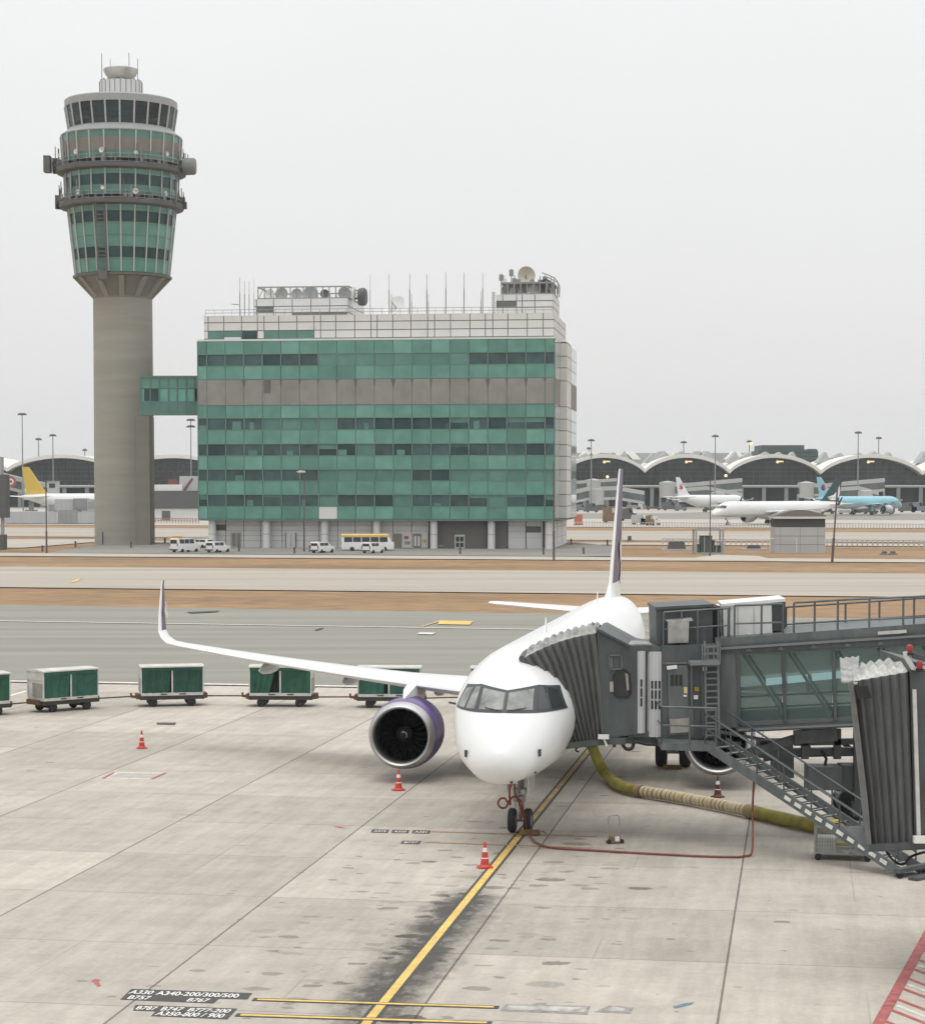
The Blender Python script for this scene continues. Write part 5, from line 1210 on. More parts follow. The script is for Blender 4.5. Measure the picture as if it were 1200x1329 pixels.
b = MB(); b.box(OL - .3, OL + 1.1, 11.5, 21, zz['bot'], zz['top'] + .2, 1)
zs_ = sorted(zz.values())
for z0, z1 in zip(zs_, zs_[1:]):
    for y0, y1 in ((11.45, 16.1), (16.3, 21)): b.box(OL + 1.1, OL + 1.16, y0, y1, z0 + .06, z1 - .06)
    b.box(OL, OL + 1.1, 11.43, 11.5, z0 + .06, z1 - .06)
b.build('tiled_pier', [m_tile, m_joint], ob)
# --- ground floor behind round columns
GF = zz['bot'] - .25
b = MB(); b.box(2.2, OL - .5, 2.6, OD - 1, -.3, GF + .05); b.build('ground_floor_wall', m_joint, ob)
def panel(px0, px1, z0, z1, m, nm='wall_panel', y=2.5, par=None, t=.1):
    b = MB(); b.box(OXt(px0, y), OXt(px1, y), y - t, y + .05, z0, z1); return b.build(nm, m, par or ob)
OZg = lambda y: A(600, y, YO + 2).z - lc_.z
cols = [272, 342, 417.5, 485, 559, 633.5, 708]
rowsz = [(OZg(712), OZg(702.5)), (OZg(702.2), OZg(696)), (OZg(695.7), OZg(689.5)), (OZg(689.2), OZg(682.5)), (OZg(682.2), OZg(675))]
m_br_d = mat('roller_door_brown', (.15, .14, .128), .7, var=.06, scale=.6)
tiles = MB(); xsx = [271.5, 293, 316.5, 338, 347, 366, 394, 414, 420, 438, 461, 482, 489, 510, 534, 556]
for x0, x1 in zip(xsx, xsx[1:]):
    for z0, z1 in rowsz: tiles.box(OXt(x0 + .4, 2.4), OXt(x1 - .4, 2.4), 2.42, 2.6, z0, z1)
tiles.build('wall_tile', m_tile, ob); tiles = MB()
for x0, x1 in ((659, 682), (682.5, 704)):
    for z0, z1 in ((rowsz[0][0], rowsz[0][1] + .6), (rowsz[1][1] - .2, rowsz[2][1]), rowsz[3], rowsz[4]): tiles.box(OXt(x0 + .4, 2.4), OXt(x1 - .4, 2.4), 2.42, 2.6, z0, z1)
tiles.build('wall_tile', m_tile, ob)
panel(275, 294, OZg(689), OZg(681.5), m_deck, 'louvre'); panel(683, 702, OZg(691), OZg(683), m_deck, 'louvre')
panel(561, 631, -.1, OZg(675.5), m_br_d, 'roller_door'); panel(637, 657, -.1, OZg(675.5), m_br_d, 'roller_door')
dr = panel(590, 603, 0, OZg(694), mat('cream_door_frame', (.60, .57, .48), .6), 'door', 2.38)
for x0, x1 in ((591.5, 595.8), (597, 601.4)):
    for y0, y1 in ((710, 704.5), (703, 696.5)): panel(x0, x1, OZg(y0), OZg(y1), m_dkg, 'pane', 2.30, dr)
dr = panel(299, 313, 0, OZg(691), m_mul, 'door', 2.38); panel(301, 306, .3, OZg(693), m_taupe, 'pane', 2.32, dr); panel(307.5, 312, .3, OZg(693), m_taupe, 'pane', 2.32, dr)
dr = panel(371, 384, 0, OZg(692), m_tile, 'door', 2.36); panel(377, 378, .3, OZg(694), m_mul, 'seam_trim', 2.25, dr); panel(383.2, 384.2, 0, OZg(692), m_joint, 'seam_trim', 2.25, dr); panel(370.6, 371.2, 0, OZg(692), m_joint, 'seam_trim', 2.25, dr)
for x0, x1, m in ((510, 521, m_taupe), (523, 534, m_tile), (536, 546, m_taupe), (548, 555, m_tile)): panel(x0, x1, OZg(711), OZg(693), m, 'notice_board', 2.36)
panel(524.5, 530, OZg(700), OZg(696), m_red_p, 'poster', 2.27); panel(525, 532, OZg(707), OZg(702.5), m_panel, 'poster', 2.27); panel(549, 553, OZg(705), OZg(700), mat('yellow_poster', (.5, .36, .12), .6), 'poster', 2.27); panel(568, 575, OZg(710), OZg(707.5), m_panel, 'wall_box', 2.33)
for x0 in (537.5, 542): panel(x0, x0 + 3, OZg(709), OZg(696), m_tile, 'poster', 2.27)
for c in cols:
    b = MB(); b.lathe([(.62, -.2), (.62, GF + .1)], 20, o=(OXt(c, 1.2) + .5, 1.2, 0)); b.lathe([(.64, 2.3), (.64, 2.36)], 20, o=(OXt(c, 1.2) + .5, 1.2, 0), mi=1); b.build('column', [m_tile, m_joint], ob, 40)
b = MB()
for y0, y1 in ((2.6, 11), (12, 21), (22, OD - 1)):
    for z0, z1 in ((0, 1.7), (1.76, 3.4), (3.46, GF)): b.box(OL - .5, OL - .42, y0, y1, z0, z1)
b.build('wall_tile', m_tile, ob)
b = MB(); b.box(1, OL + 1, .3, OD, GF - .02, GF + .2); b.build('soffit', m_deck, ob)
# --- set-back tiled storey
def tiled_block(x0, x1, y0, y1, z0, z1, nm, zsplit, xsplit, holes=(), sidesplit=4, m=m_tile):
    """block faced with tiles on the front and right side; holes are (i, j) front tiles left out"""
    b = MB(); g = .07; b.box(x0 + .06, x1 - .06, y0 + .06, y1, z0, z1 - .05, 1)
    for i in range(len(xsplit) - 1):
        for j in range(len(zsplit) - 1):
            if (i, j) in holes: continue
            b.box(xsplit[i] + g, xsplit[i + 1] - g, y0, y0 + .1, zsplit[j] + g, zsplit[j + 1] - g)
    for k in range(sidesplit):
        ya, yb = y0 + (y1 - y0) * k / sidesplit, y0 + (y1 - y0) * (k + 1) / sidesplit
        for j in range(len(zsplit) - 1): b.box(x1 - .1, x1, ya + g * 1.5, yb - g * 1.5, zsplit[j] + g, zsplit[j + 1] - g)
    b.box(x0, x1, y0, y1, z1 - .06, z1)
    return b.build(nm, [m, m_joint], ob)
D1 = 2.0; z0p, z1p = zz['top'] + .25, OZ(405.5)
xp = [OXt(x, D1) for x in (266, 272, 292, 315, 335.5, 344, 363, 386.5, 408.5, 417, 436.5, 461, 482, 490, 510, 533.5, 555, 564, 584.5, 609.5, 629.5, 639, 658.5, 683.5, 704, 718.5)]
zp = [z0p, OZ(436), OZ(425.5), OZ(414.5), z1p]
holes = {(i, 0) for i in (1, 2, 3, 5, 6, 7)} | {(i, 1) for i in (1, 2, 3, 5, 6, 7)}
tiled_block(xp[0], xp[-1], D1, 27, z0p, z1p, 'roof_storey', zp, xp, holes, 6)
for i in (1, 2, 3, 5, 6, 7):
    z0, z1 = OZ(438.5), OZ(426)
    b = MB(); b.box(xp[i] + .12, xp[i + 1] - .12, D1 + .02, D1 + .055, z0 + .1, z1); b.build('window', m_sp2 if i != 3 else m_dkg, ob)
b = MB(); b.box(xp[2] + .1, xp[3] - .1, D1 - .05, D1 + .05, z0p + .1, OZ(434)); b.build('vent_cover', m_tile, ob)
b = MB()
for z in (z1p + .5, z1p + 1.0): b.tube([(xp[0] + .3, D1 + .3, z), (xp[-1] - .3, D1 + .3, z)], .045, 5)
for i in range(40): x = xp[0] + .3 + (xp[-1] - xp[0] - .6) * i / 39; b.bar((x, D1 + .3, z1p), (x, D1 + .3, z1p + 1.0), .05)
b.build('guard_rail', m_antg, ob)
# roof block with caged dishes at the left
D2_ = 8.0; xa, xb = OXt(331, D2_), OXt(452, D2_); za, zb = z1p, OZ(379.5)
xq = [xa + (xb - xa) * t for t in (0, .03, .21, .41, .61, .81, 1)]
tiled_block(xa, xb, D2_, 24, za, zb, 'roof_block', [za, OZ(398), OZ(389.5), zb], xq, {(1, 1), (3, 0), (4, 0), (5, 0)}, 3)
b = MB(); b.box(xq[1] + .05, xq[2] - .05, D2_ + .02, D2_ + .058, OZ(397.8), OZ(389.8)); b.build('louvre', m_deck, ob)
for i in (3, 5):
    b = MB(); b.box(xq[i] + .1, (xq[i + 2] if i == 3 else xq[i + 1]) - .3, D2_ + .02, D2_ + .058, za, OZ(398.5)); b.build('roller_door', m_br_d, ob)
def cage(x0, x1, y0, y1, z0, z1, n, par=ob, w=.16, diag=True):
    b = MB()
    for y in (y0, y1):
        for i in range(n + 1): x = x0 + (x1 - x0) * i / n; b.bar((x, y, z0), (x, y, z1), w)
        for z in (z0 + .1, z1): b.bar((x0, y, z), (x1, y, z), w * 1.3)
        if diag: b.bar((x0, y, z0), (x0 + (x1 - x0) / n, y, z1), w * .7); b.bar((x1, y, z0), (x1 - (x1 - x0) / n, y, z1), w * .7)
    for x in (x0, x1):
        for z in (z0 + .1, z1): b.bar((x, y0, z), (x, y1, z), w * 1.3)
        b.bar((x, (y0 + y1) / 2, z0), (x, (y0 + y1) / 2, z1), w)
    return b.build('cage_lattice', m_antg, par)
m_dgrey = mat('pale_grey_dish', (.36, .36, .345), .6, var=.1, scale=1)
ztop = OZ(363.5)
cage(OXt(336, D2_), OXt(453, D2_), D2_ + .3, D2_ + 13, zb, ztop, 14)
zc = (zb + ztop) / 2
for px, r, m, fx in ((365, 1.5, m_antg, -.2), (385, 1.25, m_antg, .1), (403, 1.7, m_antg, .5), (421, 1.0, m_deck, 0), (447, 1.5, m_antg, .4), (350, 1.2, m_antw, -.5)):
    r *= .78; m = m_dgrey if m is m_antg else m; p = V((OXt(px, D2_ + 1.5), D2_ + 2.5, zc)); dish(ob, p, r, V((fx, -1, .1)), m, stand=V((p.x, p.y + .8, zb)))
p = V((OXt(473, D2_ + 4), D2_ + 2, OZ(376.5))); b = MB(); b.lathe([(0, -.7), (1.35, -.55), (1.5, -.1), (1.5, .5), (1.2, .8), (0, .9)], 22, o=p, ax='x'); b.bar(p + V((0, 1, 0)), p + V((-3, 1.5, -.4)), .3); b.build('drum_antenna', mat('dark_drum', (.07, .072, .07), .5), ob, 35)
b = MB(); b.lathe([(0, 0), (1.0, .05), (1.3, .25), (1.3, .4), (0, .4)], 20, o=p + V((-1.6, -.6, .4)), ax='x'); b.build('drum_antenna', m_antw, ob, 35)
# roof block at the right corner
D3 = 6.0; xa2, xb2 = OXt(643, D3), OXt(717, D3); zb2 = OZ(378.5)
xq2 = [xa2 + (xb2 - xa2) * t for t in (0, .12, .36, .46, .68, 1)]
tiled_block(xa2, xb2, D3, 19, z1p, zb2, 'roof_block', [z1p, OZ(404), OZ(395.5), OZ(387), zb2], xq2, {(0, 2), (1, 2)}, 3)
b = MB(); b.box(xq2[0] + .05, xq2[2] - .05, D3 + .02, D3 + .058, OZ(395), OZ(387.4)); b.build('louvre', m_deck, ob)
b = MB(); b.box(xb2 - .02, xb2 + .03, D3 + 9, D3 + 12, OZ(404), OZ(397)); b.build('window', m_dkg, ob)
b = MB()
for x in (OXt(639, D3), OXt(643, D3) - .2): b.bar((x, D3 - .3, OZ(404)), (x, D3 - .3, OZ(375)), .14)
for i in range(9): b.bar((OXt(639, D3), D3 - .3, OZ(402 - i * 3.2)), (OXt(643, D3) - .2, D3 - .3, OZ(402 - i * 3.2)), .1)
b.build('ladder', m_antg, ob)
zt2 = OZ(363)
cage(OXt(650, D3), OXt(716, D3), D3 + .3, D3 + 10, zb2, zt2, 8, w=.2)
b = MB(); b.box(OXt(651, D3), OXt(714, D3), D3 + 1, D3 + 9, zt2 - .25, zt2); b.build('equipment_deck', m_deck, ob)
for px, y, r, m, fx in ((660, 371, 1.3, m_antg, -.3), (676, 371, 1.2, m_antg, .2), (692, 371, 1.0, m_antw, .3), (708, 370, 1.6, m_deck, .8), (667, 374, .8, m_antw, .1)):
    p = V((OXt(px, D3 + 1.5), D3 + 1.6, OZ(y))); dish(ob, p, r, V((fx, -1, .1)), m, stand=V((p.x, p.y + 1.2, zb2)))
p = V((OXt(682.5, D3 + 3), D3 + 3, OZ(351))); dish(ob, p, 1.5, V((.35, -1, .05)), mat('cream_dish', (.50, .47, .38), .6, var=.08, scale=1), stand=V((p.x, p.y + .5, zt2)))
rn = random.Random(8)
for px, yt, h in ((650, 349, 0), (654, 352, 0), (663, 343, 0), (667, 352, 0), (672, 356, 0), (690, 356, 0), (700, 353, 0), (706, 352, 0)):
    x = OXt(px, D3 + 2); b = MB(); b.tube([(x, D3 + 2, zt2), (x, D3 + 2, OZ(yt))], .09, 5); b.box(x - .35, x + .35, D3 + 1.8, D3 + 2.2, OZ(yt) - 1.2, OZ(yt) - rn.uniform(.1, .6)); b.build('aerial', m_antg if px != 654 else m_antw, ob)
b = MB(); b.path(smoothpath([(OXt(702, D3), D3 + .4, OZ(350)), (OXt(712, D3), D3 + .4, OZ(354)), (OXt(720, D3), D3 + .4, OZ(359)), (OXt(723, D3), D3 + .4, OZ(366)), (OXt(723, D3), D3 + .4, zb2)], 4), .16); b.path(smoothpath([(OXt(704, D3), D3 + 6, OZ(351)), (OXt(714, D3), D3 + 6, OZ(356)), (OXt(721, D3), D3 + 6, OZ(362)), (OXt(721, D3), D3 + 6, zb2)], 4), .16)
for px in (709, 714, 718): b.bar((OXt(px, D3), D3 + .4, OZ(355)), (OXt(px, D3), D3 + .4, zb2), .1)
b.build('ladder_cage', m_antg, ob)
# aerial masts along the roof
for px, yt, yb, w_ in ((313, 354, 405, .22), (319, 358, 405, .22), (325, 359, 405, .2), (331, 356, 405, .12), (481, 352, 405, .16), (505.5, 352, 405, .24), (532, 352, 405, .26), (532.8 + 1.6, 378, 405, .2), (554, 353, 405, .26), (556, 378, 405, .2), (578.5, 350, 405, .26), (602, 351, 405, .26), (626, 351, 405, .24), (624, 376, 405, .2), (509, 377, 400, .14)):
    x = OXt(px, 3.5); b = MB(); z0, z1 = z1p, OZ(yt); zm = z0 + (z1 - z0) * .62
    b.tube([(x, 3.5, z0 - .2), (x, 3.5, zm)], w_ * .36, 6); b.tube([(x, 3.5, zm), (x, 3.5, z1)], w_ * .18, 5)
    if px == 313: b.bar((x - 1.4, 3.5, OZ(389)), (x, 3.5, OZ(390)), .12)
    b.build('aerial_mast', m_antg, ob, 60)
p = V((OXt(512, 6), 6, OZ(391))); dish(ob, p, 1.95, V((-.42, -.8, .62)), m_antw, stand=V((OXt(510, 6), 6.2, z1p)))
b = MB(); b.tube([p, p + V((-.5, -.5, 1.6))], .06, 5); b.lathe([(.5, -1.9), (.35, 0)], 12, o=(OXt(510, 6), 6.2, z1p + 1.9)); b.build('dish_pedestal', m_antw, ob, 40)
# ------------------------------------------------------------------ passenger terminal
YF = 880.0; gF = gz(YF)
m_vault = mat('pale_vault_roof', (.72, .70, .65), .7, var=.05, scale=.05)
m_vaultu = mat('grey_vault_roof_top', (.36, .37, .37), .7, var=.08, scale=.05)
m_tglass = mat('dark_terminal_glass', (.028, .038, .038), .15, var=.5, scale=.06, detail=4, stretch=(1, 1, 2.5))
m_tglassd = mat('dark_terminal_undercroft', (.035, .037, .038), .8, var=.4, scale=.15)
m_tmul = mat('terminal_mullion_grey', (.085, .095, .093), .6)
m_tgrey = mat('terminal_grey_steel', (.27, .28, .275), .6, var=.06, scale=.2)
m_lamp = mat('lit_terminal_lamp', (1.0, .80, .46), .5, emit=.8)
tp = A(700, 650, YF); term = thing('terminal_building', 'long airport terminal with pale wavy vaulted roof and dark glass front', 'terminal', (tp.x, YF, gF))
fx = lambda px: A(px, 640, YF).x - tp.x
fz = lambda y: A(600, y, YF).z - gF
vall = [-130, 14, 155, 300, 430, 545, 640, 731, 835, 943.5, 1061, 1192, 1335, 1490]
yv = lambda x: 609 + (x - 835) * .0085 if x > 600 else 607.5
DT = 60.0
for i, (a, c) in enumerate(zip(vall, vall[1:])):
    xa, xc = fx(a), fx(c); n = 20; va, vc = fz(yv(a)), fz(yv(c)); crest = fz(589.5 if a > 600 else 590)
    prof = [(xa + (xc - xa) * k / n, va + (vc - va) * k / n + (crest - (va + vc) / 2) * (4 * (k / n) * (1 - k / n)) ** .82) for k in range(n + 1)]
    th = 1.5
    b = MB(); b.loft([[V((x, y, z)) for x, z in prof] + [V((x, y, z - th)) for x, z in prof[::-1]] for y in (-7, 0, DT)], mif=lambda i_, j: 0); vr = b.build('roof_vault', [m_vault], term, 30)
    if a > 600 or i in (1, 2):
        b = MB()
        for t in ((.17, .32, .5, .68, .83) if a > 600 else ()):
            k = t * n; k0 = int(k); x = prof[k0][0]; z = prof[k0][1]
            b.prism([(x - 3.2, 22, z - .5), (x + 3.2, 22, z - .5), (x + .6, 22, max(z, crest) + .9 + rn.uniform(0, .8))], (0, 9, 0))
        if a > 600: b.build('skylight', m_vaultu, vr)
    b = MB(); b.add([V((x, .8, z - th - .02)) for x, z in prof] + [V((xc, .8, fz(630))), V((xa, .8, fz(630)))], [list(range(n + 3))]); gl = b.build('glass_wall', m_tglass, term)
    b = MB(); w_ = xc - xa
    for k in range(1, 14):
        x = xa + w_ * k / 14; z = prof[min(n, int(k / 14 * n))][1] - th - .4; b.bar((x, .55, fz(630)), (x, .55, z), .22)
    for z in (fz(624), fz(618), fz(612), fz(606), fz(600)):
        xs2 = [x for x, zz_ in prof if zz_ - th > z]
        if len(xs2) > 2: b.bar((xs2[0], .6, z), (xs2[-1], .6, z), .18)
    b.build('mullion_frame', m_tmul, gl)
    if 700 < a < 1300 or a in (14, -130):
        xm = (xa + xc) / 2 + rn.uniform(-1, 2); z = fz(599.5 if a > 600 else 602)
        b = MB(); b.lathe([(0, -.5), (.6, -.3), (.6, .3), (0, .5)], 12, o=(xm, -1.5, z), ax='y', mi=0); b.box(xm + .6, xm + 2.4, -1.6, -1.2, z - .1, z + .45); b.bar((xm, -1.4, z), (xm, .6, z + .8), .4, .4, 1)
        if a > 600: b.build('flood_lamp', [m_lamp, m_tgrey], term)
b = MB(); b.box(fx(-130), fx(1490), 1.2, DT - 2, -.3, fz(612)); b.build('hall_wall', m_inside, term)
b = MB(); b.box(fx(690), fx(1000), DT, DT + 30, fz(610), fz(584.5)); b.build('rear_hall', m_vaultu, term)
for px in (770, 782, 818, 830, 873, 884, 921, 933, 974):
    b = MB(); x = fx(px); b.prism([(x - 4.5, DT - 12, fz(594)), (x + 4.5, DT - 12, fz(594)), (x + 1.2, DT - 12, fz(583)), (x - 1.2, DT - 12, fz(583))], (0, 8, 0)); b.build('skylight', m_vaultu if px % 2 else m_vault, term)
b = MB(); b.box(fx(-130), fx(1490), -3, .6, fz(633), fz(630)); b.box(fx(-130), fx(1490), -3.2, -2.8, fz(631.3), fz(629.6), 1); b.build('canopy_beam', [m_tgrey, m_vault], term)
b = MB(); b.box(fx(-130), fx(1490), 0, .5, -.3, fz(633)); b.build('undercroft_wall', m_tglassd, term)
for px in list(range(700, 1400, 29)) + list(range(-60, 130, 29)):
    b = MB(); b.box(fx(px) - .75, fx(px) + .75, -2.6, -1.2, -.3, fz(633)); b.build('column', m_tgrey, term)
for px, y in ((786, 619), (938, 617.5), (758.6, 636)):
    b = MB(); x = fx(px); z = fz(y); b.lathe([(0, -.5), (.6, -.3), (.6, .3), (0, .5)], 10, o=(x, -9, z), ax='y'); b.bar((x, -8.8, z), (x, .6, z - 1), .4, .4, 1); b.build('flood_lamp', [m_lamp, m_tgrey], term)
# building behind the terminal
hb = thing('distant_building', 'boxy dark green building rising behind the terminal roof', 'building', (A(1023, 640, 1150).x, 1150, gz(1150)))
hx = lambda px: A(px, 640, 1150).x - hb.location.x; hz_ = lambda y: A(600, y, 1150).z - hb.location.z
m_dgb = mat('dark_green_cladding', (.055, .085, .08), .6, var=.12, scale=.06)
for x0, x1, yt, d in ((984, 1061, 584.5, 0), (988, 1044, 577.5, 3), (1050, 1060, 582.5, 2)):
    b = MB(); b.box(hx(x0), hx(x1), d, 30, -.5 if d == 0 else hz_(584.5), hz_(yt)); b.build('block', m_dgb, hb)
b = MB()
for y in (588, 593, 598): b.box(hx(985), hx(1060), -.2, .1, hz_(y), hz_(y - 1.4))
b.build('window_band', m_dkg, hb)
# hill line far off at the left
hm_ = MB(); r0 = []; r1 = []
for k in range(41):
    x = -2600 + k * 95; h = 26 + 20 * math.sin(k * .35) + 9 * math.sin(k * .9 + 1) if x < -200 else max(0, 14 - (x + 200) * .05)
    r0.append(V((x, 3300, 4))); r1.append(V((x, 3500, 4.3 + max(h, 1))))
hm_.loft([r0, r1, [p + V((0, 90, -p.z + 4)) for p in r1]], closed=False)
tag(hm_.build('hills', mat('hill_green', (.10, .12, .09), .95, var=.2, scale=.01), None, 60, recalc=False), kind='structure')
# ------------------------------------------------------------------ air bridges of the far terminal
m_fbr = mat('pale_far_bridge', (.42, .425, .41), .6, var=.08, scale=.2)
m_fbrg = mat('far_bridge_glass', (.10, .12, .12), .2, var=.3, scale=.3)
def farbridge(pts, Y, hgt, label, rot_px, end=None):
    """pts: photo points along the top of the sloping tunnel"""
    p0 = A(*pts[0], Y); t = thing('air_bridge', label, 'air bridge', (p0.x, Y, gz(Y)), 0, 'air bridges of the far terminal'); o = t.location.copy()
    P = [A(x, y, Y + 3) for x, y in pts]
    b = MB(); 
    for a, c in zip(P, P[1:]): b.prism([a, c, c - V((0, 0, hgt * .3)), a - V((0, 0, hgt * .3))], (0, 3, 0)); b.prism([a - V((0, 0, hgt * .8)), c - V((0, 0, hgt * .8)), c - V((0, 0, hgt)), a - V((0, 0, hgt))], (0, 3, 0))
    b.build('tunnel', m_fbr, t, None, o)
    b = MB()
    for a, c in zip(P, P[1:]): b.prism([a - V((0, -.1, hgt * .3)), c - V((0, -.1, hgt * .3)), c - V((0, -.1, hgt * .8)), a - V((0, -.1, hgt * .8))], (0, 2.8, 0))
    b.build('tunnel_glazing', m_fbrg, t, None, o)
    r = A(rot_px, 640, Y + 4); top = A(rot_px, pts[0][1] if abs(rot_px - pts[0][0]) < abs(rot_px - pts[-1][0]) else pts[-1][1], Y + 4).z
    b = MB(); b.lathe([(3.0, top - hgt - .5), (3.2, top + .3), (0, top + .9)], 16, o=(r.x, r.y + .5, 0)); b.build('cab', m_fbr, t, 40, o)
    b = MB(); b.bar((r.x, r.y + .5, gz(Y)), (r.x, r.y + .5, top - hgt), 1.4); b.bar((r.x - 2, r.y + .5, gz(Y) + .8), (r.x + 2, r.y + .5, gz(Y) + .8), 1.2); b.build('drive_column', m_tgrey, t, None, o)
    for q in P[::max(1, len(P) - 1)]:
        b = MB(); b.bar((q.x, q.y + 1.5, gz(Y)), (q.x, q.y + 1.5, q.z - hgt), .8); b.build('column', m_tgrey, t, None, o)
farbridge([(746, 624), (800, 620.5)], 830, 4, 'pale sloping air bridge just right of the office building', 770)
farbridge([(745, 636), (762, 632), (800, 631), (836, 637)], 800, 5, 'grey air bridge with round cab above dark apron vehicles', 774)
farbridge([(857, 627), (895, 626.5), (963, 620.5)], 815, 5, 'pale air bridge rising above the airliner with red tail emblem', 866)
farbridge([(880, 634), (917, 631), (938, 635), (963, 640)], 790, 4.5, 'grey air bridge directly behind the red tailed airliner', 930)
farbridge([(1036, 627.5), (1075, 627), (1148, 620.5)], 815, 5, 'pale air bridge rising above the light blue airliner', 1046)
farbridge([(1070, 633.5), (1115, 631), (1140, 638)], 790, 4.5, 'grey air bridge directly behind the light blue airliner', 1122)
farbridge([(0, 613), (28, 620), (60, 627)], 700, 5, 'grey air bridge with red round sign at the left edge', 40)
t = [o for o in C.objects if o.get('label', '').startswith('grey air bridge with red')][0]
p = A(14, 625, 698); b = MB(); b.lathe([(0, 0), (1.75, 0), (1.75, .3), (0, .3)], 24, o=p - t.location, ax='y'); sg_ = b.build('round_sign', m_red_p, t)
b = MB(); b.lathe([(.5, -.06), (.95, -.06), (.95, .1), (.5, .1)], 24, o=p - t.location, ax='y'); b.build('emblem', m_white, sg_)
# ------------------------------------------------------------------ far airliners
m_lblue = mat('light_blue_paint', (.27, .52, .60), .35, var=.03, scale=.5)
m_teal = mat('deep_teal_paint', (.012, .055, .058), .4)
m_yel = mat('yellow_paint', (.62, .42, .06), .4, var=.05, scale=.5)
m_far_grey = mat('pale_grey_belly_paint', (.50, .52, .53), .4)
m_navy = mat('navy_paint', (.03, .05, .14), .4); m_redb = mat('bright_red_paint', (.45, .02, .04), .4)
brush = [([(38.3, 6.75), (40.2, 6.65), (42.6, 6.7), (43.1, 7.8), (43.0, 9.9), (42.2, 8.5), (40.8, 7.4)], m_white), ([(38.8, 6.4), (40.4, 6.6), (42.2, 6.5), (41.8, 6.1), (40.2, 6.0)], m_white)]
bird = [([(40.0, 8.0), (41.0, 9.0), (41.8, 9.8), (41.5, 8.9), (42.4, 8.9), (41.6, 8.4), (42.3, 7.9), (41.4, 7.9), (41.6, 7.2), (40.9, 7.8)], m_redb), ([(40.0, 8.6), (40.9, 9.5), (40.7, 10.0), (40.0, 9.2)], m_redb)]
def disc(cx, cz, r, a0, a1, n=14): return [(cx + r * math.cos(R(a0 + (a1 - a0) * k / n)), cz + r * math.sin(R(a0 + (a1 - a0) * k / n))) for k in range(n + 1)]
swirl = [(disc(41.0, 8.6, 1.0, 10, 190), m_redb), (disc(41.0, 8.55, 1.0, 190, 370), m_navy), (disc(40.55, 8.62, .45, 180, 360), m_redb), (disc(41.45, 8.52, .45, 0, 180), m_navy)]
LT = dict(body=m_white, belly=m_far_grey, fin=m_teal, cowl=m_white, winglet=m_teal, emblem=brush, fin_le=-1)
LB = dict(nowl=1, body=m_lblue, belly=m_far_grey, fin=m_lblue, cowl=m_far_grey, emblem=swirl, fin_le=-1)
LR = dict(nowl=1, body=m_white, belly=m_white, fin=m_white, cowl=m_white, emblem=bird, fin_le=-1)
LY = dict(body=m_white, belly=m_white, fin=m_yel, cowl=m_white, emblem=[], fin_le=-1)
def far_plane(px, Y, a, dz_, liv, label, short=0.0, flip=1):
    """nose at photo column px; a: heading of the tail in degrees from world +x"""
    p = A(px, 640, Y); return make_airliner('airliner', label, (p.x, Y, gz(Y) + dz_), V((math.cos(R(a)), math.sin(R(a)), 0)), liv, short, False)
far_plane(924, 524, 35, .1, LT, 'white airliner with dark teal tail taxiing on the far apron behind the grey hut')
far_plane(1169, 690, 180 + 40, .1, LB, 'light blue airliner with round swirl on its tail parked at the terminal', 3)
far_plane(966, 745, 180 + 48, .1, LR, 'white airliner with red bird emblem on its tail parked at the terminal', 4)
far_plane(206, 628, 180 + 55, .1, LY, 'white airliner with yellow tail behind the control tower', 0).scale = (1.22, 1.22, 1.22)
# ------------------------------------------------------------------ lamp masts
m_mast = mat('grey_lamp_mast', (.25, .25, .24), .6, .2, var=.05, scale=.3)
m_masth = mat('dark_lamp_ring', (.10, .10, .10), .6)
MASTS = [(28.7, 537, 600, 5.6, 'thick floodlight mast at the left edge before the vaulted terminal', 1), (50, 569.5, 960, 4.0, 'thin floodlight mast between two taller masts left of the tower', 1), (68.5, 564.5, 760, 4.3, 'slim floodlight mast beside the yellow tail', 1), (110, 583.5, 1080, 3.0, 'short floodlight mast top just left of the tower shaft', 1),
         (247.5, 544.5, 640, 5.5, 'double headed floodlight mast between tower and office building', 2), (767, 571, 800, 4.4, 'floodlight mast right of the office building before first terminal vault', 1), (764, 581.5, 1100, 2.8, 'small floodlight mast head behind the first terminal vault', 1), (887, 573.5, 1100, 4.0, 'floodlight mast above the crest of the second terminal vault', 1),
         (928, 565.5, 780, 4.4, 'floodlight mast standing behind the red tailed airliner nose', 1), (972, 572.5, 1120, 3.4, 'floodlight mast with bright lamps beside the dark green building', 3), (1113.5, 561, 800, 4.6, 'tall floodlight mast standing behind the light blue airliner', 1), (1140, 568, 1100, 3.8, 'floodlight mast above the rightmost full terminal vault', 1)]
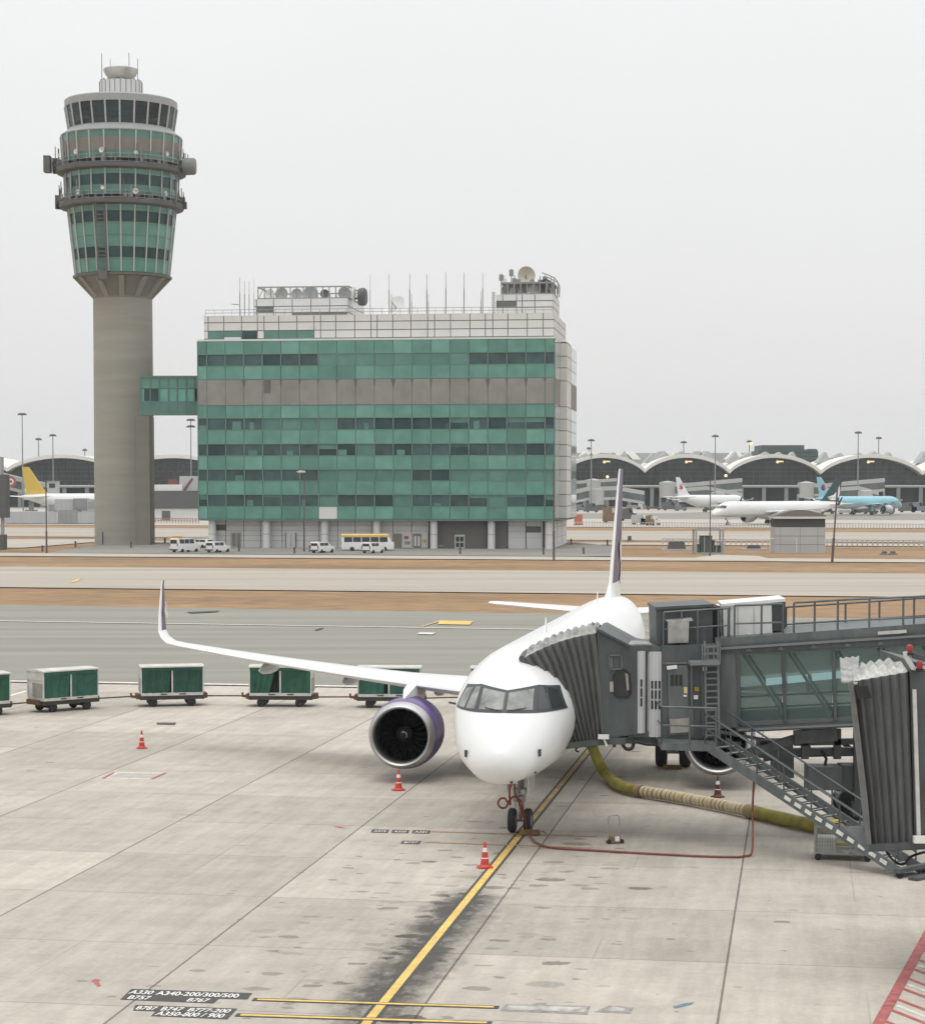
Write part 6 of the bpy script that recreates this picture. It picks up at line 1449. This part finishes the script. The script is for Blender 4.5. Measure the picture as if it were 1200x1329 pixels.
for px, yt, Y, wpx, lb, k in MASTS:
    p = A(px, yt, Y); g = gz(Y); t = thing('lamp_mast', lb, 'lamp mast', (p.x, Y, g), 0, 'floodlight masts around the terminal'); h = p.z - g; s = Y / F
    b = MB(); b.tube([(0, 0, 0), (0, 0, h * .5), (0, 0, h)], 1, 10, radii=[.95 * s, .8 * s, .55 * s]); b.build('pole', m_mast, t, 60)
    for q in range(2 if k == 2 else 1):
        zq = h - q * 8.5 * s; r = wpx * s; b = MB(); b.lathe([(0, zq + 1.5 * s), (r * .55, zq + 1.2 * s), (r, zq), (r * .9, zq - .9 * s), (0, zq - .6 * s)], 18)
        for j in range(10): a = j * .628; b.box(r * .8 * math.cos(a) - .3, r * .8 * math.cos(a) + .3, r * .8 * math.sin(a) - .3, r * .8 * math.sin(a) + .3, zq - 1.6 * s, zq - .5 * s)
        b.build('lamp_ring', m_masth, t, 40)
    if k == 3: b = MB(); b.lathe([(0, 0), (.9, .2), (.9, .8), (0, 1.2)], 10, o=(r * .5, -r * .8, h - 1.2), ax='y'); b.build('lamp', m_lamp, t)
def pole(px, yb, pxt, yt, r, label, name='slim_pole', head=None):
    g = G(px, yb); t = thing(name, label, 'pole' if not head else 'street lamp', g); q = A(pxt, yt, g.y) - g
    b = MB(); b.tube([(0, 0, 0), tuple(q * .3)], r * 1.5, 8); b.tube([tuple(q * .3), tuple(q)], r, 8); b.build('post', mat('brown_steel_post', (.11, .085, .075), .7), t, 60)
    if head: b = MB(); b.box(q.x - .9, q.x + .1, q.y - .3, q.y + .3, q.z - .05, q.z + .25); b.lathe([(0, -.25), (.55, -.15), (.65, .05), (0, .2)], 14, o=q + V((-.6, 0, .1))); b.build('lamp_head', m_antw, t, 40)
pole(60.5, 718, 59.5, 623, .10, 'thin brown pole on the grass left of the tower', head=None)
pole(718.5, 727, 718.5, 600, .10, 'thin dark pole before the right corner of the office building')
pole(394.5, 716, 395, 613, .09, 'thin lamp post with white head before the teal office windows', 'street_lamp', True)
pole(921, 722, 921.5, 622, .08, 'thin upright pole behind the grey equipment cage')
pole(1079.5, 729.5, 1087, 626, .12, 'leaning brown pole right of the grey hut')
# ------------------------------------------------------------------ grey hut, equipment cage, small airfield boxes
m_hut = mat('grey_hut_block', (.43, .44, .445), .8, var=.05, scale=.4)
g0 = G(1011, 717.5); g1 = G(1064.5, 716.5); W_ = (g1 - g0).length
hut = thing('equipment_hut', 'grey hut with curved roof on dry grass beside the taxiway', 'hut', g0.lerp(g1, .5)); s = W_ / 53.5
zz_ = lambda y: (717 - y) * s
b = MB(); b.box(-W_ / 2, W_ / 2, 0, 5, -.2, zz_(690)); b.build('wall', m_hut, hut)
b = MB()
for z in (zz_(708.5), zz_(699.5)): b.box(-W_ / 2 - .01, W_ / 2 + .01, -.015, .02, z - .03, z + .03)
for x in (-W_ / 2 + W_ * .1, 0, W_ * .35): b.box(x - .02, x + .02, -.014, .02, 0, zz_(690))
b.build('joint_seam', m_joint, hut)
b = MB(); b.box(-W_ / 2 + .02, W_ / 2 - .02, -.02, 5, zz_(690), zz_(681)); b.build('louvre', m_inside, hut)
b = MB(); pr = [(-W_ / 2 - .35 + (W_ + .7) * k / 14, zz_(678.5) + 1.0 * math.sin(math.pi * k / 14)) for k in range(15)]
b.prism([(x, -.4, z) for x, z in pr], (0, 5.8, 0)); b.box(-W_ / 2 - .3, W_ / 2 + .3, -.38, 5.3, zz_(681), zz_(678.6), 1); b.build('roof', [mat('brown_grey_roof', (.17, .16, .15), .8), m_tile], hut, 30)
b = MB()
for px in (1004, 1032): x = (px - 1037.5) * s; b.tube([(x, -1.6, 0), (x, -1.6, zz_(701))], .06, 6)
b.tube([((1002 - 1037.5) * s, -1.6, zz_(702)), ((1008 - 1037.5) * s, -1.6, zz_(702))], .06, 6); b.build('marker_post', m_tile, hut, 60)
cg0 = G(903, 718.5); cg1 = G(938, 718.5); cw_ = (cg1 - cg0).length; s = cw_ / 35
cg = thing('equipment_cage', 'dark green equipment cabinets inside an open grey steel frame', 'equipment cage', cg0.lerp(cg1, .5))
b = MB(); h_ = 31 * s
for x in (-cw_ / 2, cw_ / 2):
    for y in (0, 4): b.bar((x, y, 0), (x, y, h_), .28)
for y in (0, 4): b.bar((-cw_ / 2, y, h_), (cw_ / 2, y, h_), .3)
for x in (-cw_ / 2, cw_ / 2): b.bar((x, 0, h_), (x, 4, h_), .3)
b.box(-cw_ / 2, cw_ / 2, -.3, 4.3, -.1, .15); b.build('frame', m_gear, cg)
m_gcab = mat('green_grey_cabinet', (.075, .10, .085), .7, var=.15, scale=.8)
for x0, x1, z1 in ((-11, 4, 23), (8, 16, 10), (-15, -12, 12), (5, 7.5, 17)): b = MB(); b.box(x0 * s, x1 * s, .8, 2.8, .15, z1 * s); b.box(x0 * s - .05, x1 * s + .05, .7, 2.9, z1 * s - .1, z1 * s); b.build('cabinet', m_gcab, cg)
b = MB(); b.tube(smoothpath([(9 * s, .6, .2), (11 * s, .5, 14 * s), (15 * s, .5, 15 * s), (16 * s, .5, 3 * s)], 4), .12, 6); b.tube([(-6 * s, .7, .2), (-6 * s, .7, 22 * s)], .1, 6); b.build('pipe', m_gear, cg, 60)
for px, y, w_, h_, lb in ((878, 713.5, 3.0, 1.3, 'low grey box on a slab in the grass left of the equipment cage'), (978, 713, 2.3, .7, 'low dark box on the grass left of the grey hut'), (1148, 719.5, .7, .45, 'first small dark light fitting on the grass right of the leaning pole'), (1159, 719.5, .7, .45, 'second small dark light fitting on the grass right of the leaning pole'), (817, 702, .7, .9, 'small dark box on the grass right of the tail fin')):
    t = thing('airfield_box', lb, 'airfield box', G(px, y)); b = MB(); b.prism([(-w_ / 2, 0, .1), (w_ / 2, 0, .1), (w_ * .4, 0, h_), (-w_ * .4, 0, h_)], (0, 1, 0)); b.build('housing', m_masth, t)
    b = MB(); b.box(-w_ * .8, w_ * .8, -.4, 1.4, -.1, .12); b.build('slab', m_pad if w_ < 2 else m_hut, t)
# rails and fences
def fence(name, p0, p1, h, n, label, cat, m, nr=2, r=.06):
    a, c = G(*p0), G(*p1); t = thing(name, label, cat, a)
    b = MB(); P = [a.lerp(c, k / n) - a for k in range(n + 1)]
    for k in range(nr): b.path([p + V((0, 0, h * (k + 1) / nr)) for p in P], r * 2)
    for p in P: b.bar(p, p + V((0, 0, h + .1)), r * 2.4)
    b.build('rail', m, t)
m_gr = mat('pale_rail_metal', (.48, .46, .43), .6)
fence('guard_rail', (1060, 708), (1260, 710.5), 1.0, 30, 'pale guard rail along the far road behind the grey hut', 'guard rail', m_gr, 2, .09)
fence('guard_rail', (860, 706), (1010, 708), .9, 22, 'low guard rail behind the equipment cage', 'guard rail', m_gr, 1, .09)
fence('service_fence', (746, 683.5), (1010, 686), 1.1, 70, 'low pale fence along the far apron edge', 'fence', m_gr, 1, .06)
fence('service_fence', (1064, 685.5), (1240, 687), 1.1, 45, 'low pale fence along the apron behind the leaning pole', 'fence', m_gr, 1, .06)
fence('service_fence', (198, 678.5), (258, 679.5), 1.2, 16, 'low reddish fence between the tower and the office building', 'fence', mat('faded_red_rail', (.38, .18, .15), .7), 2, .07)
for i, (px, y, lb) in enumerate(((55, 716, 'dark bollard beside the thin brown pole'), (98, 710, 'dark bollard on the grass left of the tower base'), (170, 711, 'dark bollard in front of the tower'), (190, 707, 'dark bollard at the right foot of the tower'), (214, 705, 'dark bollard between the tower and white van'), (310, 716, 'dark bollard outside the glazed double door of the offices'), (382, 718.5, 'dark bollard outside the white office door'), (402, 716, 'dark bollard left of the white hatchback'), (597, 719, 'dark bollard outside the cream framed door'), (705, 720, 'dark bollard by the last office column'), (757, 719, 'dark bollard on tarmac right of the office building'), (741, 707, 'first dark bollard right of the office building far corner'), (788, 708, 'dark bollard beside the tail fin'))):
    t = thing('bollard', lb, 'bollard', G(px, y), 0, 'dark bollards around the office building')
    b = MB(); b.lathe([(.16, 0), (.16, .9), (.1, 1.02), (0, 1.05)], 10); b.build('post', m_masth, t, 40)
    b = MB(); b.lathe([(.17, .72), (.17, .86)], 10); b.build('reflective_band', m_cone2, t, 40)
# ------------------------------------------------------------------ left: cargo barrier, low buildings, dark structure at the edge
p = G(70, 680); cb = thing('cargo_barrier', 'long pale grey louvred cargo barrier in front of the yellow tailed airliner', 'cargo barrier', p); s = p.y / F
for i, (x0, x1, y0, y1, m) in enumerate(((-68, 6, 678, 664, m_hut), (6.5, 30, 678, 662, m_tgrey), (30.5, 62, 678, 664, m_hut), (-2, 22, 662, 648, m_hut), (22.5, 40, 662, 647, m_tgrey), (40.5, 62, 662, 648, m_hut), (-10, -2.5, 664, 655, m_tgrey))):
    b = MB(); b.box(x0 * s, x1 * s, 0 if y1 > 655 else 3, 7, (680 - y0) * s - .2, (680 - y1) * s)
    for k in range(int((x1 - x0) / 6)): b.box((x0 + 3 + k * 6) * s - .12, (x0 + 3 + k * 6) * s + .12, -.08 if y1 > 655 else 2.9, 0 if y1 > 655 else 3, (680 - y0) * s, (680 - y1) * s)
    b.build('barrier_panel', m, cb)
b = MB(); b.box(25 * s, 37 * s, 2.85, 3, 20 * s, 29 * s); b.box(42 * s, 53 * s, 2.85, 3, 20 * s, 29 * s); b.build('grille', m_tgrey, cb)
p = G(98, 679); t = thing('utility_hut', 'small grey hut standing above the cargo barrier beside the airliner fuselage', 'hut', A(67.5, 645, 640)); t.location.z = gz(640); s = 640 / F
b = MB(); b.box(-6 * s, 6 * s, 0, 5, 0, A(67, 625, 640).z - gz(640)); b.build('wall', m_hut, t); b = MB(); b.box(-3.5 * s, 4 * s, -.1, .1, A(67, 633, 640).z - gz(640), A(67, 627.5, 640).z - gz(640)); b.build('window', m_dkg, t); b = MB(); b.box(-6.5 * s, 6.5 * s, -.3, 5.3, A(67, 625, 640).z - gz(640), A(67, 624, 640).z - gz(640)); b.build('roof', m_tgrey, t)
p = G(226, 676); lb_ = thing('low_building', 'low building with dark upper band between the tower and office building', 'building', p); s = p.y / F
b = MB(); b.box(-70 * s, 34 * s, 0, 12, -.2, 16 * s); b.build('wall', m_tile, lb_); b = MB(); b.box(-70 * s, 34 * s, -.3, 12, 16 * s, 39 * s); b.build('upper_band', mat('dark_brown_cladding', (.105, .105, .10), .8, var=.06, scale=.2), lb_)
b = MB(); b.box(6 * s, 34 * s, 2, 12, 39 * s, 58 * s); b.build('roof_block', m_hut, lb_); b = MB(); b.box(-16 * s, -5 * s, -.06, .1, 1.2 * s, 13 * s); b.build('door', m_deck, lb_)
b = MB(); b.box(-26 * s, 10 * s, 1, 9, 39 * s, 47 * s); b.build('parapet', m_white, lb_)
b = MB(); b.bar((12 * s, 2, 40 * s), (23 * s, 2, 55 * s), .5); b.box(-10 * s, 14 * s, 4, 8, 47 * s, 54 * s); b.build('roof_unit', mat('dull_red_panel', (.17, .06, .055), .7), lb_)
p = G(-4, 713); ls = thing('signal_cabinet', 'dark grey box structure on posts cut off by the left photo edge', 'cabinet', p); s = p.y / F
b = MB(); b.box(-20 * s, 12.5 * s, 0, 3, 41 * s, 97 * s); b.build('body', m_masth, ls); b = MB(); b.box(-20 * s, 6 * s, 0, 2.5, 97 * s, 120 * s); b.build('upper_box', m_hut, ls)
b = MB(); b.box(-20 * s, 9 * s, .3, 2.6, 0, 19 * s); b.build('base', m_masth, ls); b = MB(); b.bar((6 * s, 1, 18 * s), (6 * s, 1, 42 * s), 4 * s); b.bar((-4 * s, 1, 18 * s), (-4 * s, 1, 42 * s), 4 * s); b.build('leg', m_gear, ls)
# ------------------------------------------------------------------ parked vehicles by the offices (local axes: x forward, y left)
m_vwhite = mat('white_vehicle_paint', (.72, .72, .71), .3, var=.03, scale=1)
m_vglass = mat('vehicle_glass', (.02, .024, .026), .06)
m_vyel = mat('yellow_roof_paint', (.60, .40, .07), .4, var=.06, scale=1)
m_tail = mat('red_tail_lamp', (.35, .02, .02), .3)
def vehicle(name, px, py, rz, L_, W_, H_, kind, label, cat, roof=None, bar_=False):
    t = thing(name, label, cat, G(px, py), rz, 'white vehicles parked by the offices')
    zb = .32; zwt = H_ * (.84 if roof else .93); hb = zb + (H_ - zb) * (.52 if kind != 'bus' else .45)
    hood = {'van': .16, 'car': .26, 'bus': .05}[kind]; x0, x1 = -L_ / 2, L_ / 2
    def sec(x, top, w_): return [V((x, -w_ / 2, zb)), V((x, -w_ / 2 * 1.02, (zb + hb) / 2)), V((x, -w_ / 2, hb)), V((x, -w_ / 2 * (.86 if top > hb + .1 else .96), top)), V((x, w_ / 2 * (.86 if top > hb + .1 else .96), top)), V((x, w_ / 2, hb)), V((x, w_ / 2 * 1.02, (zb + hb) / 2)), V((x, w_ / 2, zb))]
    xh = x1 - L_ * hood
    b = MB(); b.loft([sec(x0, H_ * .93, W_ * .94), sec(x0 + .12, H_ * .985, W_), sec(x0 + L_ * .3, H_, W_), sec(xh - .55, H_ * .985, W_), sec(xh + .05, hb + .02, W_), sec(x1 - .12, hb - .08, W_ * .97), sec(x1, hb - .25, W_ * .88)]); b.build('body', m_vwhite, t, 35)
    zt = H_ * .93; zw = hb + .06
    b = MB(); b.prism([(x0 - .012, -W_ * .38, zw), (x0 - .012, W_ * .38, zw), (x0 + .0, W_ * .36, zt - .08), (x0 + .0, -W_ * .36, zt - .08)], (.03, 0, 0)); b.build('rear_window', m_vglass, t)
    b = MB(); b.prism([(xh + .0, -W_ * .44, hb + .08), (xh + .0, W_ * .44, hb + .08), (xh - .50, W_ * .38, zt), (xh - .50, -W_ * .38, zt)], (.03, 0, .02)); b.build('windscreen', m_vglass, t)
    nwin = {'van': 3, 'car': 2, 'bus': 5}[kind]; xa, xb = x0 + .35, xh - .55
    for sg in (1, -1):
        for k in range(nwin):
            a, c = xa + (xb - xa) * k / nwin + .06, xa + (xb - xa) * (k + 1) / nwin - .06
            b = MB(); b.prism([(a, sg * (W_ / 2 - .0), zw + .02), (c, sg * (W_ / 2 - .0), zw + .02), (c, sg * (W_ / 2 * .90), zwt - .02), (a, sg * (W_ / 2 * .90), zwt - .02)], (0, sg * .02, 0)); b.build('side_window', m_vglass, t)
    r = .34 if kind != 'bus' else .42
    for x in (x0 + L_ * .2, x1 - L_ * .18):
        for sg in (1, -1): b = MB(); b.lathe([(0, -.11), (r * .6, -.12), (r, -.09), (r, .09), (r * .6, .12), (0, .11)], 18, o=(x, sg * (W_ / 2 - .1), r), ax='y'); b.build('wheel', m_dark, t, 40)
    b = MB(); b.box(x0 - .08, x0 + .1, -W_ * .47, W_ * .47, zb, zb + .22); b.box(x1 - .1, x1 + .06, -W_ * .44, W_ * .44, zb, zb + .22); b.build('bumper', m_masth, t)
    for sg in (1, -1):
        b = MB(); b.box(x0 - .03, x0 + .05, sg * W_ * .43 - .09, sg * W_ * .43 + .09, hb - .35, hb + .1); b.build('tail_lamp', m_tail, t)
        b = MB(); b.box(x1 - .08, x1 + .03, sg * W_ * .36 - .14, sg * W_ * .36 + .14, hb - .42, hb - .26); b.build('headlight', m_refl, t)
    if roof:
        rp = lambda x: [V((x, y * W_, z)) for y, z in ((-.475, H_ * .86), (-.462, H_ * .95), (-.38, H_ + .07), (.38, H_ + .07), (.462, H_ * .95), (.475, H_ * .86))]
        b = MB(); b.loft([rp(x0 - .04), rp(x0 + .3), rp(xh - .75), rp(xh - .45)]); b.build('roof', roof, t)
    if bar_: b = MB(); b.box(-L_ * .42, -L_ * .28, -W_ * .4, W_ * .4, H_ * .985, H_ + .30); b.build('light_bar', mat('amber_light_bar', (.55, .26, .04), .4), t)
vehicle('van', 240, 716.5, R(52), 4.9, 1.95, 2.2, 'van', 'white van with amber light bar parked beside the tower', 'van', None, True)
vehicle('parked_car', 258.5, 711, R(150), 4.5, 1.8, 1.5, 'car', 'white car half hidden behind the van with amber light bar', 'car')
vehicle('parked_car', 283, 717, R(55), 4.1, 1.75, 1.72, 'car', 'small white van parked outside the first office columns', 'car')
vehicle('parked_car', 418.5, 717.5, R(55), 4.1, 1.75, 1.72, 'car', 'white hatchback alone before the white office wall tiles', 'car')
vehicle('minibus', 477, 715, R(4), 8.3, 2.3, 2.65, 'bus', 'white minibus with yellow roof before the office building', 'minibus', m_vyel)
vehicle('parked_car', 484, 718, R(58), 3.9, 1.75, 1.7, 'car', 'white car parked right in front of the minibus', 'car')
# ------------------------------------------------------------------ ground vehicles on the far apron
m_eq = [m_masth, m_hut, m_vwhite, mat('brown_freight', (.20, .13, .08), .8, var=.2, scale=.5), mat('blue_grey_equipment', (.16, .19, .21), .7, var=.1, scale=.5)]
EQ = [(754, 664, 4, 2.6, 4, 'blue grey apron truck below the round cabbed bridge'), (768, 665, 4.5, 3.2, 0, 'dark apron truck right of the office building'), (782, 664, 6, 2.2, 0, 'long dark apron loader left of the tail fin'), (822, 661, 5, 1.6, 1, 'grey baggage tractor right of the tail fin'), (833, 661, 2.8, 2.4, 2, 'small white apron van right of the tail fin'), (848, 662, 6, 1.4, 0, 'low dark baggage dolly left of the red tailed airliner'),
      (838, 681, 2.6, 2.3, 2, 'white container standing at the far apron edge'), (850, 681.5, 2.6, 2.1, 2, 'white container with rounded top beside a brown one'), (843.5, 682, 2.0, 2.6, 3, 'brown container between two white ones'), (829, 681, 3.6, 2.6, 1, 'grey container stack right of the tail fin'), (793, 679, 4.2, 4.4, 3, 'brown freight stack left of the tail fin'), (815, 676, 4.5, 3.6, 0, 'dark loader with raised platform right of the tail fin'),
      (870, 662.5, 6, 3.2, 0, 'dark loader under the red tailed airliner'), (884, 663, 4, 2.2, 4, 'blue grey tractor under the red tailed airliner'), (1074, 667, 5, 1.8, 0, 'dark apron tractor under the light blue airliner tail'), (1098, 667.5, 5, 1.5, 1, 'grey dolly under the light blue airliner'), (1130, 667, 5, 2.0, 0, 'dark tug under the light blue airliner'), (1152, 667, 4.6, 3.6, 4, 'blue grey fuel truck by the light blue airliner nose'), (1178, 665, 6, 3.4, 0, 'dark truck at the terminal foot right of the light blue airliner'), (1192, 665, 5, 3.6, 4, 'blue grey truck at the right photo edge under the terminal'), (1030, 662, 7, 3.6, 4, 'pale apron stairs truck between the two far airliners')]
for px, y, L_, h_, mi, lb in EQ:
    t = thing('apron_vehicle' if h_ < 4 and mi not in (2, 3) or L_ > 4.3 else 'freight_container', lb, 'apron vehicle' if mi in (0, 4) or L_ > 4.3 else 'container', G(px, y)); rn2 = random.Random(px)
    b = MB(); b.prism([(-L_ / 2, 0, .45), (L_ / 2, 0, .45), (L_ / 2, 0, h_ * .55), (L_ * .3, 0, h_ * .6), (L_ * .22, 0, h_), (-L_ * .45, 0, h_ * .92), (-L_ / 2, 0, h_ * .8)], (0, 2.2, 0)); b.build('body', m_eq[mi], t)
    b = MB(); b.prism([(L_ * .05, -.03, h_ * .62), (L_ * .24, -.03, h_ * .62), (L_ * .18, -.03, h_ * .9), (L_ * .05, -.03, h_ * .9)], (0, .05, 0)); b.build('window' if mi in (0, 4) else 'panel', m_vglass if mi in (0, 4) else m_hut, t)
    for x in (-L_ * .32, L_ * .32): b = MB(); b.lathe([(0, 0), (.42, 0), (.42, 2.0), (0, 2.0)], 12, o=(x, .1, .42), ax='y'); b.build('wheel', m_dark, t, 40)
for px, lb in ((747.5, 'red barrier panel beyond the office building corner'), (753, 'second red barrier panel beyond the office building corner')):
    t = thing('barrier', lb, 'barrier', G(px, 681.5)); b = MB(); b.box(-.5, .5, 0, .2, .2, 2.6); b.build('panel', mat('orange_red_barrier', (.45, .12, .06), .6), t); b = MB(); b.box(-.7, .7, -.2, .4, 0, .2); b.build('foot', m_masth, t)
# ------------------------------------------------------------------ light: bright overcast
w = bpy.data.worlds.new('World'); sc.world = w; w.use_nodes = True
N = w.node_tree.nodes; L = w.node_tree.links; bg = N['Background']; bg.inputs[1].default_value = .1
EL, AZ = R(74), R(200)
sky = N.new('ShaderNodeTexSky'); sky.sky_type = 'NISHITA'; sky.sun_disc = False; sky.sun_elevation = EL; sky.sun_rotation = AZ
hs = N.new('ShaderNodeHueSaturation'); hs.inputs['Saturation'].default_value = .15; L.new(sky.outputs[0], hs.inputs['Color'])
tc = N.new('ShaderNodeTexCoord'); sx = N.new('ShaderNodeSeparateXYZ'); L.new(tc.outputs['Generated'], sx.inputs[0])
cr = N.new('ShaderNodeValToRGB'); L.new(sx.outputs[2], cr.inputs[0])          # cloud deck: greyer at the horizon, brighter overhead
SK = 1 / 2.1
for i, (p, c) in enumerate(((0.0, (.84, .84, .825)), (.06, (.87, .87, .855)), (.2, (.95, .965, .965)), (.55, (1.15, 1.17, 1.17)), (1.0, (2.0, 2.04, 2.05)))):
    e = cr.color_ramp.elements[i] if i < 2 else cr.color_ramp.elements.new(p)
    e.position = p; e.color = (*[x * SK for x in c], 1)
ns = N.new('ShaderNodeTexNoise'); ns.inputs['Scale'].default_value = 2.2; ns.inputs['Detail'].default_value = 4; L.new(tc.outputs['Generated'], ns.inputs['Vector'])
mr = N.new('ShaderNodeMapRange'); L.new(ns.outputs[0], mr.inputs[0]); mr.inputs[1].default_value = .3; mr.inputs[2].default_value = .7
mr.inputs[3].default_value = 10 / SK * .975; mr.inputs[4].default_value = 10 / SK * 1.025
vs_ = N.new('ShaderNodeVectorMath'); vs_.operation = 'SCALE'; L.new(cr.outputs[0], vs_.inputs[0]); L.new(mr.outputs[0], vs_.inputs['Scale'])
mx = N.new('ShaderNodeMix'); mx.data_type = 'RGBA'; mx.inputs[0].default_value = .92
L.new(hs.outputs[0], mx.inputs[6]); L.new(vs_.outputs[0], mx.inputs[7]); L.new(mx.outputs[2], bg.inputs[0])
sun = bpy.data.lights.new('sun', 'SUN'); sun.energy = .75; sun.angle = R(25); sun.color = (1, .97, .92)
so = bpy.data.objects.new('sun', sun); C.objects.link(so); so.location = (0, -50, 150)
so.rotation_euler = V((math.sin(AZ) * math.cos(EL), math.cos(AZ) * math.cos(EL), math.sin(EL))).to_track_quat('Z', 'Y').to_euler()
# air: a pale even haze that fades the terminal and the far aircraft
hz = MB(); hz.box(-3700, 3700, -120, 3800, -2.0, 130)
ho = hz.build('haze', []); tag(ho, kind='stuff')
hm = bpy.data.materials.new('haze_air'); hm.use_nodes = True; hn = hm.node_tree.nodes; hn.remove(hn['Principled BSDF'])
pv = hn.new('ShaderNodeVolumePrincipled'); pv.inputs['Color'].default_value = (.93, .95, .97, 1); pv.inputs['Density'].default_value = .00012; pv.inputs['Anisotropy'].default_value = .2
hm.node_tree.links.new(pv.outputs[0], hn['Material Output'].inputs['Volume']); ho.data.materials.append(hm)
vsx = sc.view_settings; vsx.view_transform = 'Standard'; vsx.look = 'None'; vsx.exposure = 0; vsx.gamma = 1
sc.cycles.max_bounces = 6; sc.cycles.diffuse_bounces = 3; sc.cycles.glossy_bounces = 3; sc.cycles.transparent_max_bounces = 12; sc.cycles.volume_bounces = 0
try: sc.cycles.use_denoising = True
except Exception: pass
